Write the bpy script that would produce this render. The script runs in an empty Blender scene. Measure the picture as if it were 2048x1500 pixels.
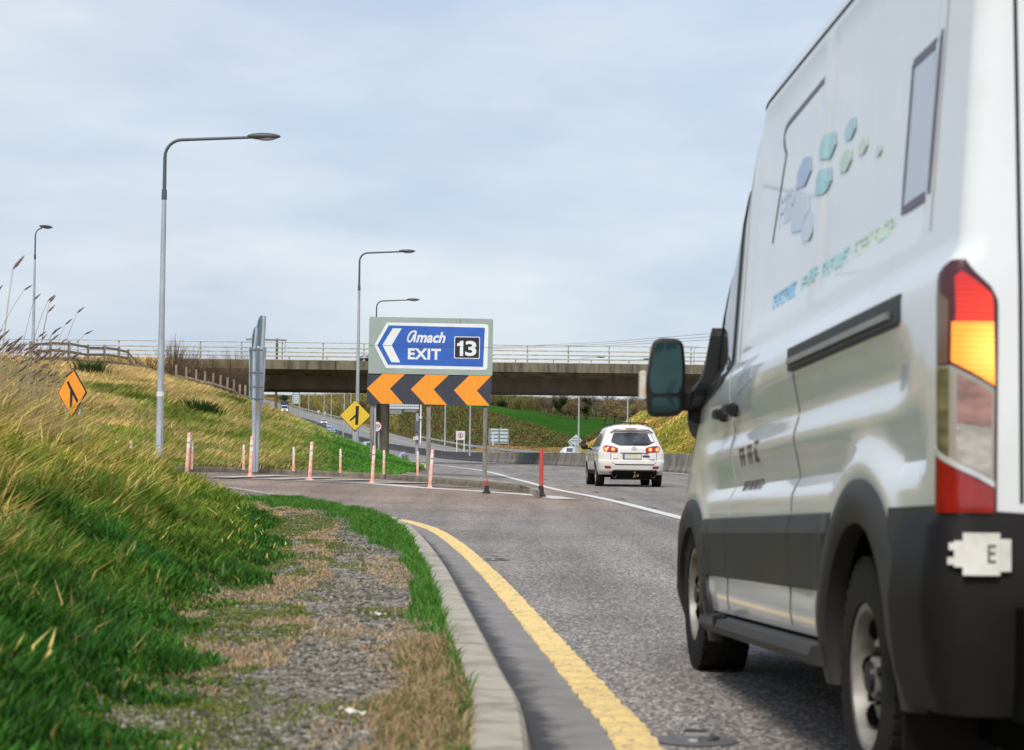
import bpy, math, random
import numpy as np
from mathutils import Vector, Matrix, noise as mnoise
random.seed(7); rng = np.random.default_rng(11)
PI = math.pi; rad = math.radians
S = bpy.context.scene
COL = S.collection
# ---------------------------------------------------------------- camera
F = 4000.0
ROLL = rad(0.7)
PITCH = math.atan(163/4000)
cd = bpy.data.cameras.new('camera'); cam = bpy.data.objects.new('camera', cd); COL.objects.link(cam)
CM = Matrix.Rotation(PI/2+PITCH, 3, 'X') @ Matrix.Rotation(ROLL, 3, 'Z')
cam.matrix_world = Matrix.Translation((0, 0, 1.0)) @ CM.to_4x4()
cd.sensor_width = 36; cd.sensor_fit = 'HORIZONTAL'; cd.lens = F/2048*36
cd.clip_start = 0.1; cd.clip_end = 6000
cd.dof.use_dof = True; cd.dof.focus_distance = 58; cd.dof.aperture_fstop = 5.8
S.camera = cam
# ---------------------------------------------------------------- world, sun
SUN_EL, SUN_AZ = rad(46), rad(196)      # azimuth clockwise from +Y : sun behind the camera, to the right
W = bpy.data.worlds.new('World'); S.world = W; W.use_nodes = True
nt = W.node_tree; N = nt.nodes; L = nt.links; N.clear()
out = N.new('ShaderNodeOutputWorld'); bg = N.new('ShaderNodeBackground'); bg.inputs[1].default_value = 0.12
sky = N.new('ShaderNodeTexSky'); sky.sky_type = 'NISHITA'; sky.sun_disc = False
sky.sun_elevation = SUN_EL; sky.sun_rotation = SUN_AZ; sky.air_density = 1.0; sky.dust_density = 1.2
tc = N.new('ShaderNodeTexCoord'); mp = N.new('ShaderNodeMapping'); mp.inputs['Scale'].default_value = (2.2, 2.2, 7)
mp.inputs['Location'].default_value = (0.4, 0.2, 0.3)
no = N.new('ShaderNodeTexNoise'); no.inputs['Scale'].default_value = 1.5; no.inputs['Detail'].default_value = 6; no.inputs['Roughness'].default_value = .52
rp = N.new('ShaderNodeValToRGB'); rp.color_ramp.elements[0].position = .34; rp.color_ramp.elements[1].position = .66
rp.color_ramp.elements[0].color = (.60, .60, .60, 1); rp.color_ramp.elements[1].color = (.97, .97, .97, 1)
no2 = N.new('ShaderNodeTexNoise'); no2.inputs['Scale'].default_value = 2.6; no2.inputs['Detail'].default_value = 5
rp2 = N.new('ShaderNodeValToRGB'); rp2.color_ramp.elements[0].position = .3; rp2.color_ramp.elements[1].position = .7
rp2.color_ramp.elements[0].color = (3.2, 3.9, 5.0, 1); rp2.color_ramp.elements[1].color = (5.3, 5.55, 5.9, 1)
mx = N.new('ShaderNodeMixRGB')
L.new(tc.outputs['Generated'], mp.inputs[0]); L.new(mp.outputs[0], no.inputs[0]); L.new(mp.outputs[0], no2.inputs[0])
L.new(no.outputs[0], rp.inputs[0]); L.new(no2.outputs[0], rp2.inputs[0])
L.new(rp.outputs[0], mx.inputs[0]); L.new(sky.outputs[0], mx.inputs[1]); L.new(rp2.outputs[0], mx.inputs[2])
L.new(mx.outputs[0], bg.inputs[0]); L.new(bg.outputs[0], out.inputs[0])
sd = bpy.data.lights.new('sun', 'SUN'); sd.energy = 2.4; sd.angle = rad(16); sd.color = (1, .95, .87)
so = bpy.data.objects.new('sun', sd); COL.objects.link(so)
dirv = Vector((math.sin(SUN_AZ)*math.cos(SUN_EL), math.cos(SUN_AZ)*math.cos(SUN_EL), math.sin(SUN_EL)))
so.rotation_euler = dirv.to_track_quat('Z', 'Y').to_euler(); so.location = (20, -40, 40)
S.view_settings.view_transform = 'Standard'; S.view_settings.look = 'None'; S.view_settings.gamma = 1
S.view_settings.exposure = 0.36
S.cycles.max_bounces = 6

# ---------------------------------------------------------------- helpers
def lin(c):
    if isinstance(c, str):
        c = [int(c[i:i+2], 16)/255 for i in (0, 2, 4)]
        c = [v/12.92 if v < .04045 else ((v+.055)/1.055)**2.4 for v in c]
    return tuple(c)
MATS = {}
def mat(name, col, rough=.6, metal=0., col2=None, scale=8., amt=1., detail=4, bump=0., bscale=None, coat=0., emit=None, es=0., stretch=None, lo=.35, hi=.65, coord='Object', spec=.5):
    if name in MATS: return MATS[name]
    m = bpy.data.materials.new(name); m.use_nodes = True; t = m.node_tree; p = t.nodes['Principled BSDF']
    col = lin(col); p.inputs['Base Color'].default_value = (*col, 1); p.inputs['Roughness'].default_value = rough
    p.inputs['Metallic'].default_value = metal; p.inputs['Coat Weight'].default_value = coat; p.inputs['Coat Roughness'].default_value = .06
    p.inputs['Specular IOR Level'].default_value = spec
    c = t.nodes.new('ShaderNodeTexCoord'); mm = t.nodes.new('ShaderNodeMapping'); t.links.new(c.outputs[coord], mm.inputs[0])
    if stretch: mm.inputs['Scale'].default_value = stretch
    if col2 is None: col2 = tuple(v*.82 for v in col)
    col2 = lin(col2)
    n = t.nodes.new('ShaderNodeTexNoise'); n.inputs['Scale'].default_value = scale; n.inputs['Detail'].default_value = detail
    n.inputs['Roughness'].default_value = .6
    t.links.new(mm.outputs[0], n.inputs[0])
    r = t.nodes.new('ShaderNodeMapRange'); r.inputs[1].default_value = lo; r.inputs[2].default_value = hi; r.inputs[4].default_value = amt
    t.links.new(n.outputs[0], r.inputs[0])
    x = t.nodes.new('ShaderNodeMixRGB'); x.inputs[1].default_value = (*col, 1); x.inputs[2].default_value = (*col2, 1)
    t.links.new(r.outputs[0], x.inputs[0]); t.links.new(x.outputs[0], p.inputs['Base Color'])
    if bump:
        n2 = t.nodes.new('ShaderNodeTexNoise'); n2.inputs['Scale'].default_value = bscale or scale*4; n2.inputs['Detail'].default_value = 3
        t.links.new(mm.outputs[0], n2.inputs[0])
        b = t.nodes.new('ShaderNodeBump'); b.inputs['Strength'].default_value = bump; b.inputs['Distance'].default_value = .01
        t.links.new(n2.outputs[0], b.inputs['Height']); t.links.new(b.outputs[0], p.inputs['Normal'])
    if emit:
        p.inputs['Emission Color'].default_value = (*lin(emit), 1); p.inputs['Emission Strength'].default_value = es
    MATS[name] = m
    return m
def nd(t, kind, **kw):
    n = t.nodes.new(kind)
    for k, v in kw.items():
        if k.startswith('i_'):
            k = k[2:]; n.inputs[int(k) if k.isdigit() else k.replace('_', ' ')].default_value = v
        else: setattr(n, k, v)
    return n

def tagg(o, label=None, cat=None, group=None, kind=None):
    if label: o['label'] = label
    if cat: o['category'] = cat
    if group: o['group'] = group
    if kind: o['kind'] = kind
    return o
def thing(name, label, cat, loc=(0, 0, 0), rotz=0, group=None):
    o = bpy.data.objects.new(name, None); COL.objects.link(o); o.empty_display_size = .3
    o.location = loc; o.rotation_euler = (0, 0, rotz)
    return tagg(o, label, cat, group)
def mkobj(name, verts, faces, mats, parent=None, mi=None, smooth=False, uv=None):
    me = bpy.data.meshes.new(name); me.from_pydata([tuple(v) for v in verts], [], faces)
    if not isinstance(mats, (list, tuple)): mats = [mats]
    for m in mats: me.materials.append(m)
    if mi is not None: me.polygons.foreach_set('material_index', mi)
    if smooth: me.polygons.foreach_set('use_smooth', [True]*len(me.polygons))
    if uv is not None:
        ul = me.uv_layers.new(name='UVMap')
        for lp in me.loops: ul.data[lp.index].uv = uv[lp.vertex_index]
    me.update()
    o = bpy.data.objects.new(name, me); COL.objects.link(o)
    if parent: o.parent = parent
    return o
class MB:
    def __init__(s): s.v = []; s.f = []; s.m = []; s.cur = 0; s.T = None
    def add(s, vs, fs):
        b = len(s.v)
        if s.T: vs = [s.T @ Vector(q) for q in vs]
        s.v += [tuple(q) for q in vs]; s.f += [tuple(b+i for i in f) for f in fs]; s.m += [s.cur]*len(fs); return s
    def box(s, c, d, rz=0, rx=0, ry=0):
        M = Matrix.Rotation(rz, 3, 'Z') @ Matrix.Rotation(ry, 3, 'Y') @ Matrix.Rotation(rx, 3, 'X')
        vs = [Vector(c) + M @ Vector((x*d[0]/2, y*d[1]/2, z*d[2]/2)) for x in (-1, 1) for y in (-1, 1) for z in (-1, 1)]
        return s.add(vs, [(0, 1, 3, 2), (4, 6, 7, 5), (0, 4, 5, 1), (2, 3, 7, 6), (0, 2, 6, 4), (1, 5, 7, 3)])
    def bbox(s, c, d, b=.01, **k):   # box with chamfered vertical/horizontal edges
        x, y, z = d[0]/2, d[1]/2, d[2]/2; b = min(b, x*.45, y*.45, z*.45)
        vs = []
        for zz, ins in ((-z, b), (-z+b, 0), (z-b, 0), (z, b)):
            X, Y = x-ins, y-ins
            vs += [(-X+b, -Y, zz), (X-b, -Y, zz), (X, -Y+b, zz), (X, Y-b, zz), (X-b, Y, zz), (-X+b, Y, zz), (-X, Y-b, zz), (-X, -Y+b, zz)]
        fs = [tuple(range(7, -1, -1)), tuple(range(24, 32))]
        for k0 in range(3):
            for i in range(8): fs.append((k0*8+i, k0*8+(i+1) % 8, k0*8+8+(i+1) % 8, k0*8+8+i))
        M = Matrix.Rotation(k.get('rz', 0), 3, 'Z') @ Matrix.Rotation(k.get('ry', 0), 3, 'Y') @ Matrix.Rotation(k.get('rx', 0), 3, 'X')
        return s.add([Vector(c)+M @ Vector(q) for q in vs], fs)
    def tube(s, p0, p1, r0, r1=None, n=8, cap=True):
        r1 = r0 if r1 is None else r1
        return s.path([p0, p1], [r0, r1], n, cap)
    def path(s, pts, r, n=8, cap=True):
        pts = [Vector(p) for p in pts]; k = len(pts)
        if not isinstance(r, (list, tuple)): r = [r]*k
        vs = []; prev = None
        for i, p in enumerate(pts):
            d = (pts[min(i+1, k-1)]-pts[max(i-1, 0)]).normalized()
            if prev is None:
                a = Vector((0, 0, 1)) if abs(d.z) < .9 else Vector((1, 0, 0)); x = d.cross(a).normalized()
            else: x = (prev - d*prev.dot(d)).normalized()
            prev = x; y = d.cross(x)
            vs += [p + (x*math.cos(t*2*PI/n)+y*math.sin(t*2*PI/n))*r[i] for t in range(n)]
        fs = [(i*n+j, i*n+(j+1) % n, (i+1)*n+(j+1) % n, (i+1)*n+j) for i in range(k-1) for j in range(n)]
        if cap: fs += [tuple(range(n-1, -1, -1)), tuple(range((k-1)*n, k*n))]
        return s.add(vs, fs)
    def prism(s, poly, y0, y1):      # polygon in (x,z), extruded along y (y0 = front)
        n = len(poly)
        vs = [(p[0], y0, p[1]) for p in poly]+[(p[0], y1, p[1]) for p in poly]
        fs = [tuple(range(n)), tuple(range(2*n-1, n-1, -1))]+[(i+n, (i+1) % n+n, (i+1) % n, i) for i in range(n)]
        return s.add(vs, fs)
    def lathe(s, prof, o=(0, 0, 0), axis='Z', n=24, a0=0, a1=2*PI):   # prof = [(r,h)...]
        full = abs(a1-a0-2*PI) < 1e-6; m = n if full else n+1
        vs = []
        for r, h in prof:
            for j in range(m):
                a = a0+(a1-a0)*j/n; c, q = r*math.cos(a), r*math.sin(a)
                v = {'Z': (c, q, h), 'X': (h, c, q), 'Y': (c, h, q)}[axis]
                vs.append((v[0]+o[0], v[1]+o[1], v[2]+o[2]))
        fs = []
        for i in range(len(prof)-1):
            for j in range(n):
                j2 = (j+1) % m if full else j+1
                fs.append((i*m+j, i*m+j2, (i+1)*m+j2, (i+1)*m+j))
        return s.add(vs, fs)
    def ell(s, c, r, n=12, k=8):
        prof = []
        vs = []; fs = []
        for i in range(k+1):
            t = PI*i/k
            for j in range(n):
                a = 2*PI*j/n; vs.append((c[0]+r[0]*math.sin(t)*math.cos(a), c[1]+r[1]*math.sin(t)*math.sin(a), c[2]+r[2]*math.cos(t)))
        for i in range(k):
            for j in range(n): fs.append((i*n+j, (i+1)*n+j, (i+1)*n+(j+1) % n, i*n+(j+1) % n))
        return s.add(vs, fs)
    def build(s, name, mats, parent=None, smooth=False, label=None):
        o = mkobj(name, s.v, s.f, mats, parent, s.m, smooth)
        if label: o['label'] = label
        return o
def autosmooth(o, ang=35):
    me = o.data; me.polygons.foreach_set('use_smooth', [True]*len(me.polygons))
    try: me.set_sharp_from_angle(angle=rad(ang))
    except Exception: pass
    return o
def copy_tree(o, parent=None):
    c = o.copy(); COL.objects.link(c)
    if parent: c.parent = parent
    for ch in o.children: copy_tree(ch, c)
    return c
def textmesh(txt, h, bold=0., shear=0., sx=1., spacing=1., depth=.002):
    """returns (verts2d list, faces) as flat outline mesh; h = cap height"""
    cu = bpy.data.curves.new('t', 'FONT'); cu.body = txt; cu.size = 1; cu.offset = bold; cu.shear = shear; cu.space_character = spacing
    cu.resolution_u = 4; cu.fill_mode = 'FRONT'
    o = bpy.data.objects.new('t', cu); COL.objects.link(o)
    dg = bpy.context.evaluated_depsgraph_get(); me = o.evaluated_get(dg).to_mesh()
    vs = [(v.co.x, v.co.y) for v in me.vertices]; fs = [tuple(p.vertices) for p in me.polygons]
    o.to_mesh_clear(); bpy.data.objects.remove(o); bpy.data.curves.remove(cu)
    k = h/.73
    vs = [(x*k*sx, y*k) for x, y in vs]
    return vs, fs
def fit_text(txt, x0, x1, z0, z1, bold=.02, shear=0., spacing=1., tall=None):
    vs, fs = textmesh(txt, 1, bold, shear, 1, spacing)
    xs = [v[0] for v in vs]; ys = [v[1] for v in vs]; a, b, c, d = min(xs), max(xs), min(ys), max(ys)
    return [(x0+(x-a)/(b-a)*(x1-x0), z0+(y-c)/(d-c)*(z1-z0)) for x, y in vs], fs
# pixel helpers -------------------------------------------------
def ray(px, py): return CM @ Vector(((px-1024)/F, (750-py)/F, -1))
def at(px, py, Y):
    d = ray(px, py); return Vector((d.x*Y/d.y, Y, 1.0+d.z*Y/d.y))
ss = lambda a, b, x: (lambda t: t*t*(3-2*t))(np.clip((np.asarray(x, float)-a)/(b-a), 0, 1))
ZY = [-50, 15, 30, 45, 57, 66, 80, 100, 150, 200, 240, 280, 320, 400, 550, 714, 900, 1300]
ZZ = [0, 0, .05, .14, .19, .22, .30, .38, .44, .5, .65, 1.2, 2.0, 4.4, 9.6, 16, 24, 40]
def Zr(x, y):
    x = np.asarray(x, float); y = np.asarray(y, float)
    t = .032*ss(28, 46, y)*(1-ss(72, 110, y))
    return np.interp(y, ZY, ZZ) + t*np.clip(1.2-x, 0, 14)
def gnd(px, py, dz=0.):
    d = ray(px, py); lo, hi = 3.0, 1500.0; prev = None
    # march
    Y = 4.0
    while Y < 1200:
        z = 1+d.z*Y/d.y
        if z < float(Zr(d.x*Y/d.y, Y))+dz: break
        Y *= 1.02
    lo, hi = Y/1.02, Y
    for _ in range(30):
        m = (lo+hi)/2; z = 1+d.z*m/d.y
        if z < float(Zr(d.x*m/d.y, m))+dz: hi = m
        else: lo = m
    return (d.x*hi/d.y, hi)
def interp_path(ctrl, step):
    pts = [Vector(p[:2]) for p in ctrl]; res = []
    # Catmull-Rom
    P = [pts[0]*2-pts[1]]+pts+[pts[-1]*2-pts[-2]]
    for i in range(1, len(P)-2):
        n = max(2, int((P[i+1]-P[i]).length/step))
        for k in range(n):
            t = k/n; a, b, c, d = P[i-1], P[i], P[i+1], P[i+2]
            res.append(.5*((2*b)+(c-a)*t+(2*a-5*b+4*c-d)*t*t+(3*b-a-3*c+d)*t**3))
    res.append(P[-2]); return res
def offset_path(pts, off):   # positive = to the left of travel
    res = []
    for i, p in enumerate(pts):
        d = (pts[min(i+1, len(pts)-1)]-pts[max(i-1, 0)]).normalized(); res.append(p+Vector((-d.y, d.x))*off)
    return res
def sweep(name, pts, prof, mats, zf=Zr, parent=None, mi=None, smooth=False, caps=True):
    """profile = [(offset_left, dz)...] swept over a ground path; uv = (offset index, metres along)"""
    n = len(prof); vs = []; uv = []; s = 0; fs = []; cols = [offset_path(pts, o) for o, _ in prof]
    for i, p in enumerate(pts):
        if i: s += (pts[i]-pts[i-1]).length
        for j, (o, dz) in enumerate(prof):
            q = cols[j][i]
            base = float(zf(p.x, p.y)); vs.append((q.x, q.y, base+(dz(s) if callable(dz) else dz))); uv.append((o, s))
    fm = []
    for i in range(len(pts)-1):
        for j in range(n-1):
            fs.append((i*n+j, (i+1)*n+j, (i+1)*n+j+1, i*n+j+1)); fm.append(mi[j] if mi else 0)
    if caps and n > 2:
        fs += [tuple(range(n)), tuple(range(len(vs)-1, len(vs)-n-1, -1))]; fm += [0, 0]
    return mkobj(name, vs, fs, mats, parent, fm, smooth, uv)
def grid(name, xs, ys, zf, m, smooth=True, keep=None):
    X, Y = np.meshgrid(xs, ys); Z = zf(X, Y); nx, ny = len(xs), len(ys)
    v = np.stack([X, Y, Z], -1).reshape(-1, 3)
    i = np.arange(nx*ny).reshape(ny, nx)
    f = np.stack([i[:-1, :-1], i[:-1, 1:], i[1:, 1:], i[1:, :-1]], -1).reshape(-1, 4)
    if keep is not None:
        k = keep(v[f].mean(1)); f = f[k]
    return npmesh(name, v, f, m, smooth)
def npmesh(name, v, f, m, smooth=False, cols=None, parent=None):
    me = bpy.data.meshes.new(name); k = f.shape[1]
    me.vertices.add(len(v)); me.vertices.foreach_set('co', np.ascontiguousarray(v, np.float32).ravel())
    me.loops.add(f.size); me.loops.foreach_set('vertex_index', np.ascontiguousarray(f, np.int32).ravel())
    me.polygons.add(len(f)); me.polygons.foreach_set('loop_start', np.arange(0, f.size, k, dtype=np.int32))
    me.polygons.foreach_set('loop_total', np.full(len(f), k, np.int32))
    if smooth: me.polygons.foreach_set('use_smooth', np.ones(len(f), bool))
    if cols is not None:
        a = me.color_attributes.new('Col', 'FLOAT_COLOR', 'POINT')
        a.data.foreach_set('color', np.concatenate([cols, np.ones((len(cols), 1))], 1).astype(np.float32).ravel())
    me.update(); me.validate(); me.materials.append(m)
    o = bpy.data.objects.new(name, me); COL.objects.link(o)
    if parent: o.parent = parent
    return o
_P = rng.random((256, 256))
def vn(x, y, s=1.):
    x = np.asarray(x)/s+1000.; y = np.asarray(y)/s+1000.
    xi = np.floor(x).astype(int); yi = np.floor(y).astype(int); fx = x-xi; fy = y-yi
    fx = fx*fx*(3-2*fx); fy = fy*fy*(3-2*fy); g = lambda a, b: _P[a % 256, b % 256]
    return (g(xi, yi)*(1-fx)+g(xi+1, yi)*fx)*(1-fy)+(g(xi, yi+1)*(1-fx)+g(xi+1, yi+1)*fx)*fy
def fbm(x, y, s):
    x, y = np.asarray(x, float), np.asarray(y, float); a = .8*x+.6*y; b = -.6*x+.8*y; c = .5*x-.866*y; d = .866*x+.5*y
    return (vn(a, b, s)+.55*vn(c+31, d, s/1.9)+.35*vn(b, a+57, s/3.7)+.2*vn(d, c+9, s/7.3))/2.1
def pathdist(x, y, pts):
    """signed distance to polyline, positive on the left of travel"""
    x = np.asarray(x, float); y = np.asarray(y, float); best = np.full(x.shape, 1e9); sg = np.ones(x.shape)
    for a, b in zip(pts[:-1], pts[1:]):
        dx, dy = b[0]-a[0], b[1]-a[1]; l2 = dx*dx+dy*dy
        t = np.clip(((x-a[0])*dx+(y-a[1])*dy)/l2, 0, 1); ex = x-a[0]-t*dx; ey = y-a[1]-t*dy; d = np.hypot(ex, ey)
        c = dx*(y-a[1])-dy*(x-a[0]); m = d < best-1e-9; best = np.where(m, d, best); sg = np.where(m, np.sign(c), sg)
    return best*sg
# ================================================================ SURFACE MATERIALS
def asphalt_mat():
    m = bpy.data.materials.new('asphalt'); m.use_nodes = True; t = m.node_tree; p = t.nodes['Principled BSDF']; l = t.links.new
    c = nd(t, 'ShaderNodeTexCoord')
    v = nd(t, 'ShaderNodeTexVoronoi', i_Scale=75.); l(c.outputs['Object'], v.inputs['Vector'])
    n1 = nd(t, 'ShaderNodeTexNoise', i_Scale=130., i_Detail=3.); l(c.outputs['Object'], n1.inputs['Vector'])
    r0 = nd(t, 'ShaderNodeValToRGB'); e = r0.color_ramp.elements
    e[0].position = .0; e[0].color = (.035, .034, .036, 1); e[1].position = 1.; e[1].color = (.50, .47, .44, 1)
    q = e.new(.42); q.color = (.10, .097, .10, 1); q = e.new(.75); q.color = (.19, .183, .185, 1)
    sep = nd(t, 'ShaderNodeSeparateColor'); l(v.outputs['Color'], sep.inputs[0]); l(sep.outputs[0], r0.inputs[0])
    n2 = nd(t, 'ShaderNodeTexNoise', i_Scale=.35, i_Detail=5.); l(c.outputs['Object'], n2.inputs['Vector'])
    r2 = nd(t, 'ShaderNodeMapRange', i_1=.3, i_2=.7, i_3=.80, i_4=1.16); l(n2.outputs[0], r2.inputs[0])
    mul = nd(t, 'ShaderNodeVectorMath', operation='MULTIPLY'); l(r0.outputs[0], mul.inputs[0]); l(r2.outputs[0], mul.inputs[1])
    # brown grit lying on the shoulder in front of the island
    pos = nd(t, 'ShaderNodeSeparateXYZ'); l(c.outputs['Object'], pos.inputs[0])
    ga = nd(t, 'ShaderNodeMapRange', i_1=30., i_2=40.); l(pos.outputs['Y'], ga.inputs[0])
    gb = nd(t, 'ShaderNodeMapRange', i_1=60., i_2=52.); l(pos.outputs['Y'], gb.inputs[0])
    gc = nd(t, 'ShaderNodeMapRange', i_1=2.6, i_2=1.2); l(pos.outputs['X'], gc.inputs[0])
    n3 = nd(t, 'ShaderNodeTexNoise', i_Scale=2.2, i_Detail=8., i_Roughness=.75); l(c.outputs['Object'], n3.inputs['Vector'])
    g3 = nd(t, 'ShaderNodeMapRange', i_1=.36, i_2=.58); l(n3.outputs[0], g3.inputs[0])
    m1 = nd(t, 'ShaderNodeMath', operation='MULTIPLY'); l(ga.outputs[0], m1.inputs[0]); l(gb.outputs[0], m1.inputs[1])
    m2 = nd(t, 'ShaderNodeMath', operation='MULTIPLY'); l(m1.outputs[0], m2.inputs[0]); l(gc.outputs[0], m2.inputs[1])
    m3 = nd(t, 'ShaderNodeMath', operation='MULTIPLY'); l(m2.outputs[0], m3.inputs[0]); l(g3.outputs[0], m3.inputs[1])
    mx = nd(t, 'ShaderNodeMixRGB', blend_type='MULTIPLY'); mx.inputs[2].default_value = (1.15, .86, .66, 1)
    l(m3.outputs[0], mx.inputs[0]); l(mul.outputs[0], mx.inputs[1])
    # scattered brown chips everywhere
    n4 = nd(t, 'ShaderNodeTexNoise', i_Scale=34., i_Detail=4.); l(c.outputs['Object'], n4.inputs['Vector'])
    g4 = nd(t, 'ShaderNodeMapRange', i_1=.55, i_2=.7, i_4=.75); l(n4.outputs[0], g4.inputs[0])
    mx2 = nd(t, 'ShaderNodeMixRGB', blend_type='MULTIPLY'); mx2.inputs[2].default_value = (1.5, 1.15, .8, 1)
    l(g4.outputs[0], mx2.inputs[0]); l(mx.outputs[0], mx2.inputs[1])
    mt_ = nd(t, 'ShaderNodeMapping'); mt_.inputs['Scale'].default_value = (1.3, .06, 1); l(c.outputs['Object'], mt_.inputs[0])
    nt_ = nd(t, 'ShaderNodeTexNoise', i_Scale=1.4, i_Detail=4.); l(mt_.outputs[0], nt_.inputs['Vector'])
    gt_ = nd(t, 'ShaderNodeMapRange', i_1=.35, i_2=.65, i_3=.80, i_4=1.14); l(nt_.outputs[0], gt_.inputs[0])
    mw = nd(t, 'ShaderNodeVectorMath', operation='MULTIPLY'); l(mx2.outputs[0], mw.inputs[0]); l(gt_.outputs[0], mw.inputs[1])
    wm = nd(t, 'ShaderNodeVectorMath', operation='MULTIPLY'); wm.inputs[1].default_value = (1.05, 1.0, .935); l(mw.outputs[0], wm.inputs[0]); mx2 = wm
    ns = nd(t, 'ShaderNodeTexNoise', i_Scale=38., i_Detail=7., i_Roughness=.85); l(c.outputs['Object'], ns.inputs['Vector'])
    rs_ = nd(t, 'ShaderNodeMapRange', i_1=.36, i_2=.66, i_3=.70, i_4=2.1); l(ns.outputs[0], rs_.inputs[0])
    ml = nd(t, 'ShaderNodeVectorMath', operation='MULTIPLY'); l(mx2.outputs[0], ml.inputs[0]); l(rs_.outputs[0], ml.inputs[1])
    l(ml.outputs[0], p.inputs['Base Color'])
    p.inputs['Roughness'].default_value = .78; p.inputs['Specular IOR Level'].default_value = .35
    b = nd(t, 'ShaderNodeBump', i_Strength=.7, i_Distance=.006); l(v.outputs['Distance'], b.inputs['Height']); l(b.outputs[0], p.inputs['Normal'])
    return m
M_ASPH = asphalt_mat()
def uvmat(name, c1, c2, edge=None, joints=0, nscale=6., jcol=(.06, .055, .05), rough=.85, bump=.4, mottle=(.3, .7)):
    """path-swept surface: uv.x = offset, uv.y = metres along"""
    m = bpy.data.materials.new(name); m.use_nodes = True; t = m.node_tree; p = t.nodes['Principled BSDF']; l = t.links.new
    c = nd(t, 'ShaderNodeTexCoord'); n = nd(t, 'ShaderNodeTexNoise', i_Scale=nscale, i_Detail=6., i_Roughness=.65); l(c.outputs['Object'], n.inputs['Vector'])
    r = nd(t, 'ShaderNodeMapRange', i_1=mottle[0], i_2=mottle[1]); l(n.outputs[0], r.inputs[0])
    x = nd(t, 'ShaderNodeMixRGB'); x.inputs[1].default_value = (*lin(c1), 1); x.inputs[2].default_value = (*lin(c2), 1); l(r.outputs[0], x.inputs[0])
    last = x.outputs[0]; sp = nd(t, 'ShaderNodeSeparateXYZ'); l(c.outputs['UV'], sp.inputs[0])
    if edge:   # (offset start, offset end, colour): dirt gathered against an edge, its limit broken by noise
        a, bb, ec = edge
        n5 = nd(t, 'ShaderNodeTexNoise', i_Scale=5., i_Detail=8., i_Roughness=.7); l(c.outputs['Object'], n5.inputs['Vector'])
        ad = nd(t, 'ShaderNodeMath', operation='MULTIPLY_ADD'); ad.inputs[1].default_value = .22; l(n5.outputs[0], ad.inputs[0]); l(sp.outputs['X'], ad.inputs[2])
        rr = nd(t, 'ShaderNodeMapRange', i_1=a, i_2=bb); l(ad.outputs[0], rr.inputs[0])
        xx = nd(t, 'ShaderNodeMixRGB'); xx.inputs[2].default_value = (*lin(ec), 1); l(rr.outputs[0], xx.inputs[0]); l(last, xx.inputs[1]); last = xx.outputs[0]
    if joints:
        md = nd(t, 'ShaderNodeMath', operation='MODULO'); md.inputs[1].default_value = joints; l(sp.outputs['Y'], md.inputs[0])
        lt = nd(t, 'ShaderNodeMath', operation='LESS_THAN'); lt.inputs[1].default_value = .013; l(md.outputs[0], lt.inputs[0])
        xx = nd(t, 'ShaderNodeMixRGB'); xx.inputs[2].default_value = (*jcol, 1); l(lt.outputs[0], xx.inputs[0]); l(last, xx.inputs[1]); last = xx.outputs[0]
    l(last, p.inputs['Base Color']); p.inputs['Roughness'].default_value = rough
    n6 = nd(t, 'ShaderNodeTexNoise', i_Scale=70., i_Detail=4.); l(c.outputs['Object'], n6.inputs['Vector'])
    b = nd(t, 'ShaderNodeBump', i_Strength=bump, i_Distance=.004); l(n6.outputs[0], b.inputs['Height']); l(b.outputs[0], p.inputs['Normal'])
    return m
M_KERB = uvmat('kerb_concrete', (.42, .375, .305), (.19, .165, .125), joints=.915, nscale=4.5, mottle=(.46, .72))
M_IKERB = uvmat('mossy_kerb_concrete', (.23, .20, .15), (.075, .065, .04), joints=.915, nscale=3.5)
M_CHAN = uvmat('channel_concrete', (.27, .25, .235), (.17, .155, .145), edge=(-.03, .055, (.045, .044, .048)), nscale=5.)
# worn white and yellow paint
def paint(name, c, wear, thr=.62, sc=9.):
    m = bpy.data.materials.new(name); m.use_nodes = True; t = m.node_tree; p = t.nodes['Principled BSDF']; l = t.links.new
    co = nd(t, 'ShaderNodeTexCoord'); n = nd(t, 'ShaderNodeTexNoise', i_Scale=sc, i_Detail=9., i_Roughness=.8); l(co.outputs['Object'], n.inputs['Vector'])
    r = nd(t, 'ShaderNodeMapRange', i_1=thr-.05, i_2=thr+.04); l(n.outputs[0], r.inputs[0])
    n2 = nd(t, 'ShaderNodeTexNoise', i_Scale=2.5, i_Detail=5.); l(co.outputs['Object'], n2.inputs['Vector'])
    x0 = nd(t, 'ShaderNodeMixRGB'); x0.inputs[1].default_value = (*lin(c), 1); x0.inputs[2].default_value = (*[v*.8 for v in lin(c)], 1); l(n2.outputs[0], x0.inputs[0])
    x = nd(t, 'ShaderNodeMixRGB'); x.inputs[2].default_value = (*wear, 1); l(r.outputs[0], x.inputs[0]); l(x0.outputs[0], x.inputs[1]); l(x.outputs[0], p.inputs['Base Color'])
    p.inputs['Roughness'].default_value = .65
    b = nd(t, 'ShaderNodeBump', i_Strength=.35, i_Distance=.004); l(n.outputs[0], b.inputs['Height']); l(b.outputs[0], p.inputs['Normal'])
    return m
M_YEL = paint('yellow_line_paint', (.86, .62, .24), (.36, .27, .15), .565, 26.)
M_WHT = paint('white_line_paint', (.72, .71, .68), (.16, .15, .15), .62)
M_WHT2 = paint('worn_white_line_paint', (.66, .63, .58), (.20, .18, .16), .60)
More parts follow.
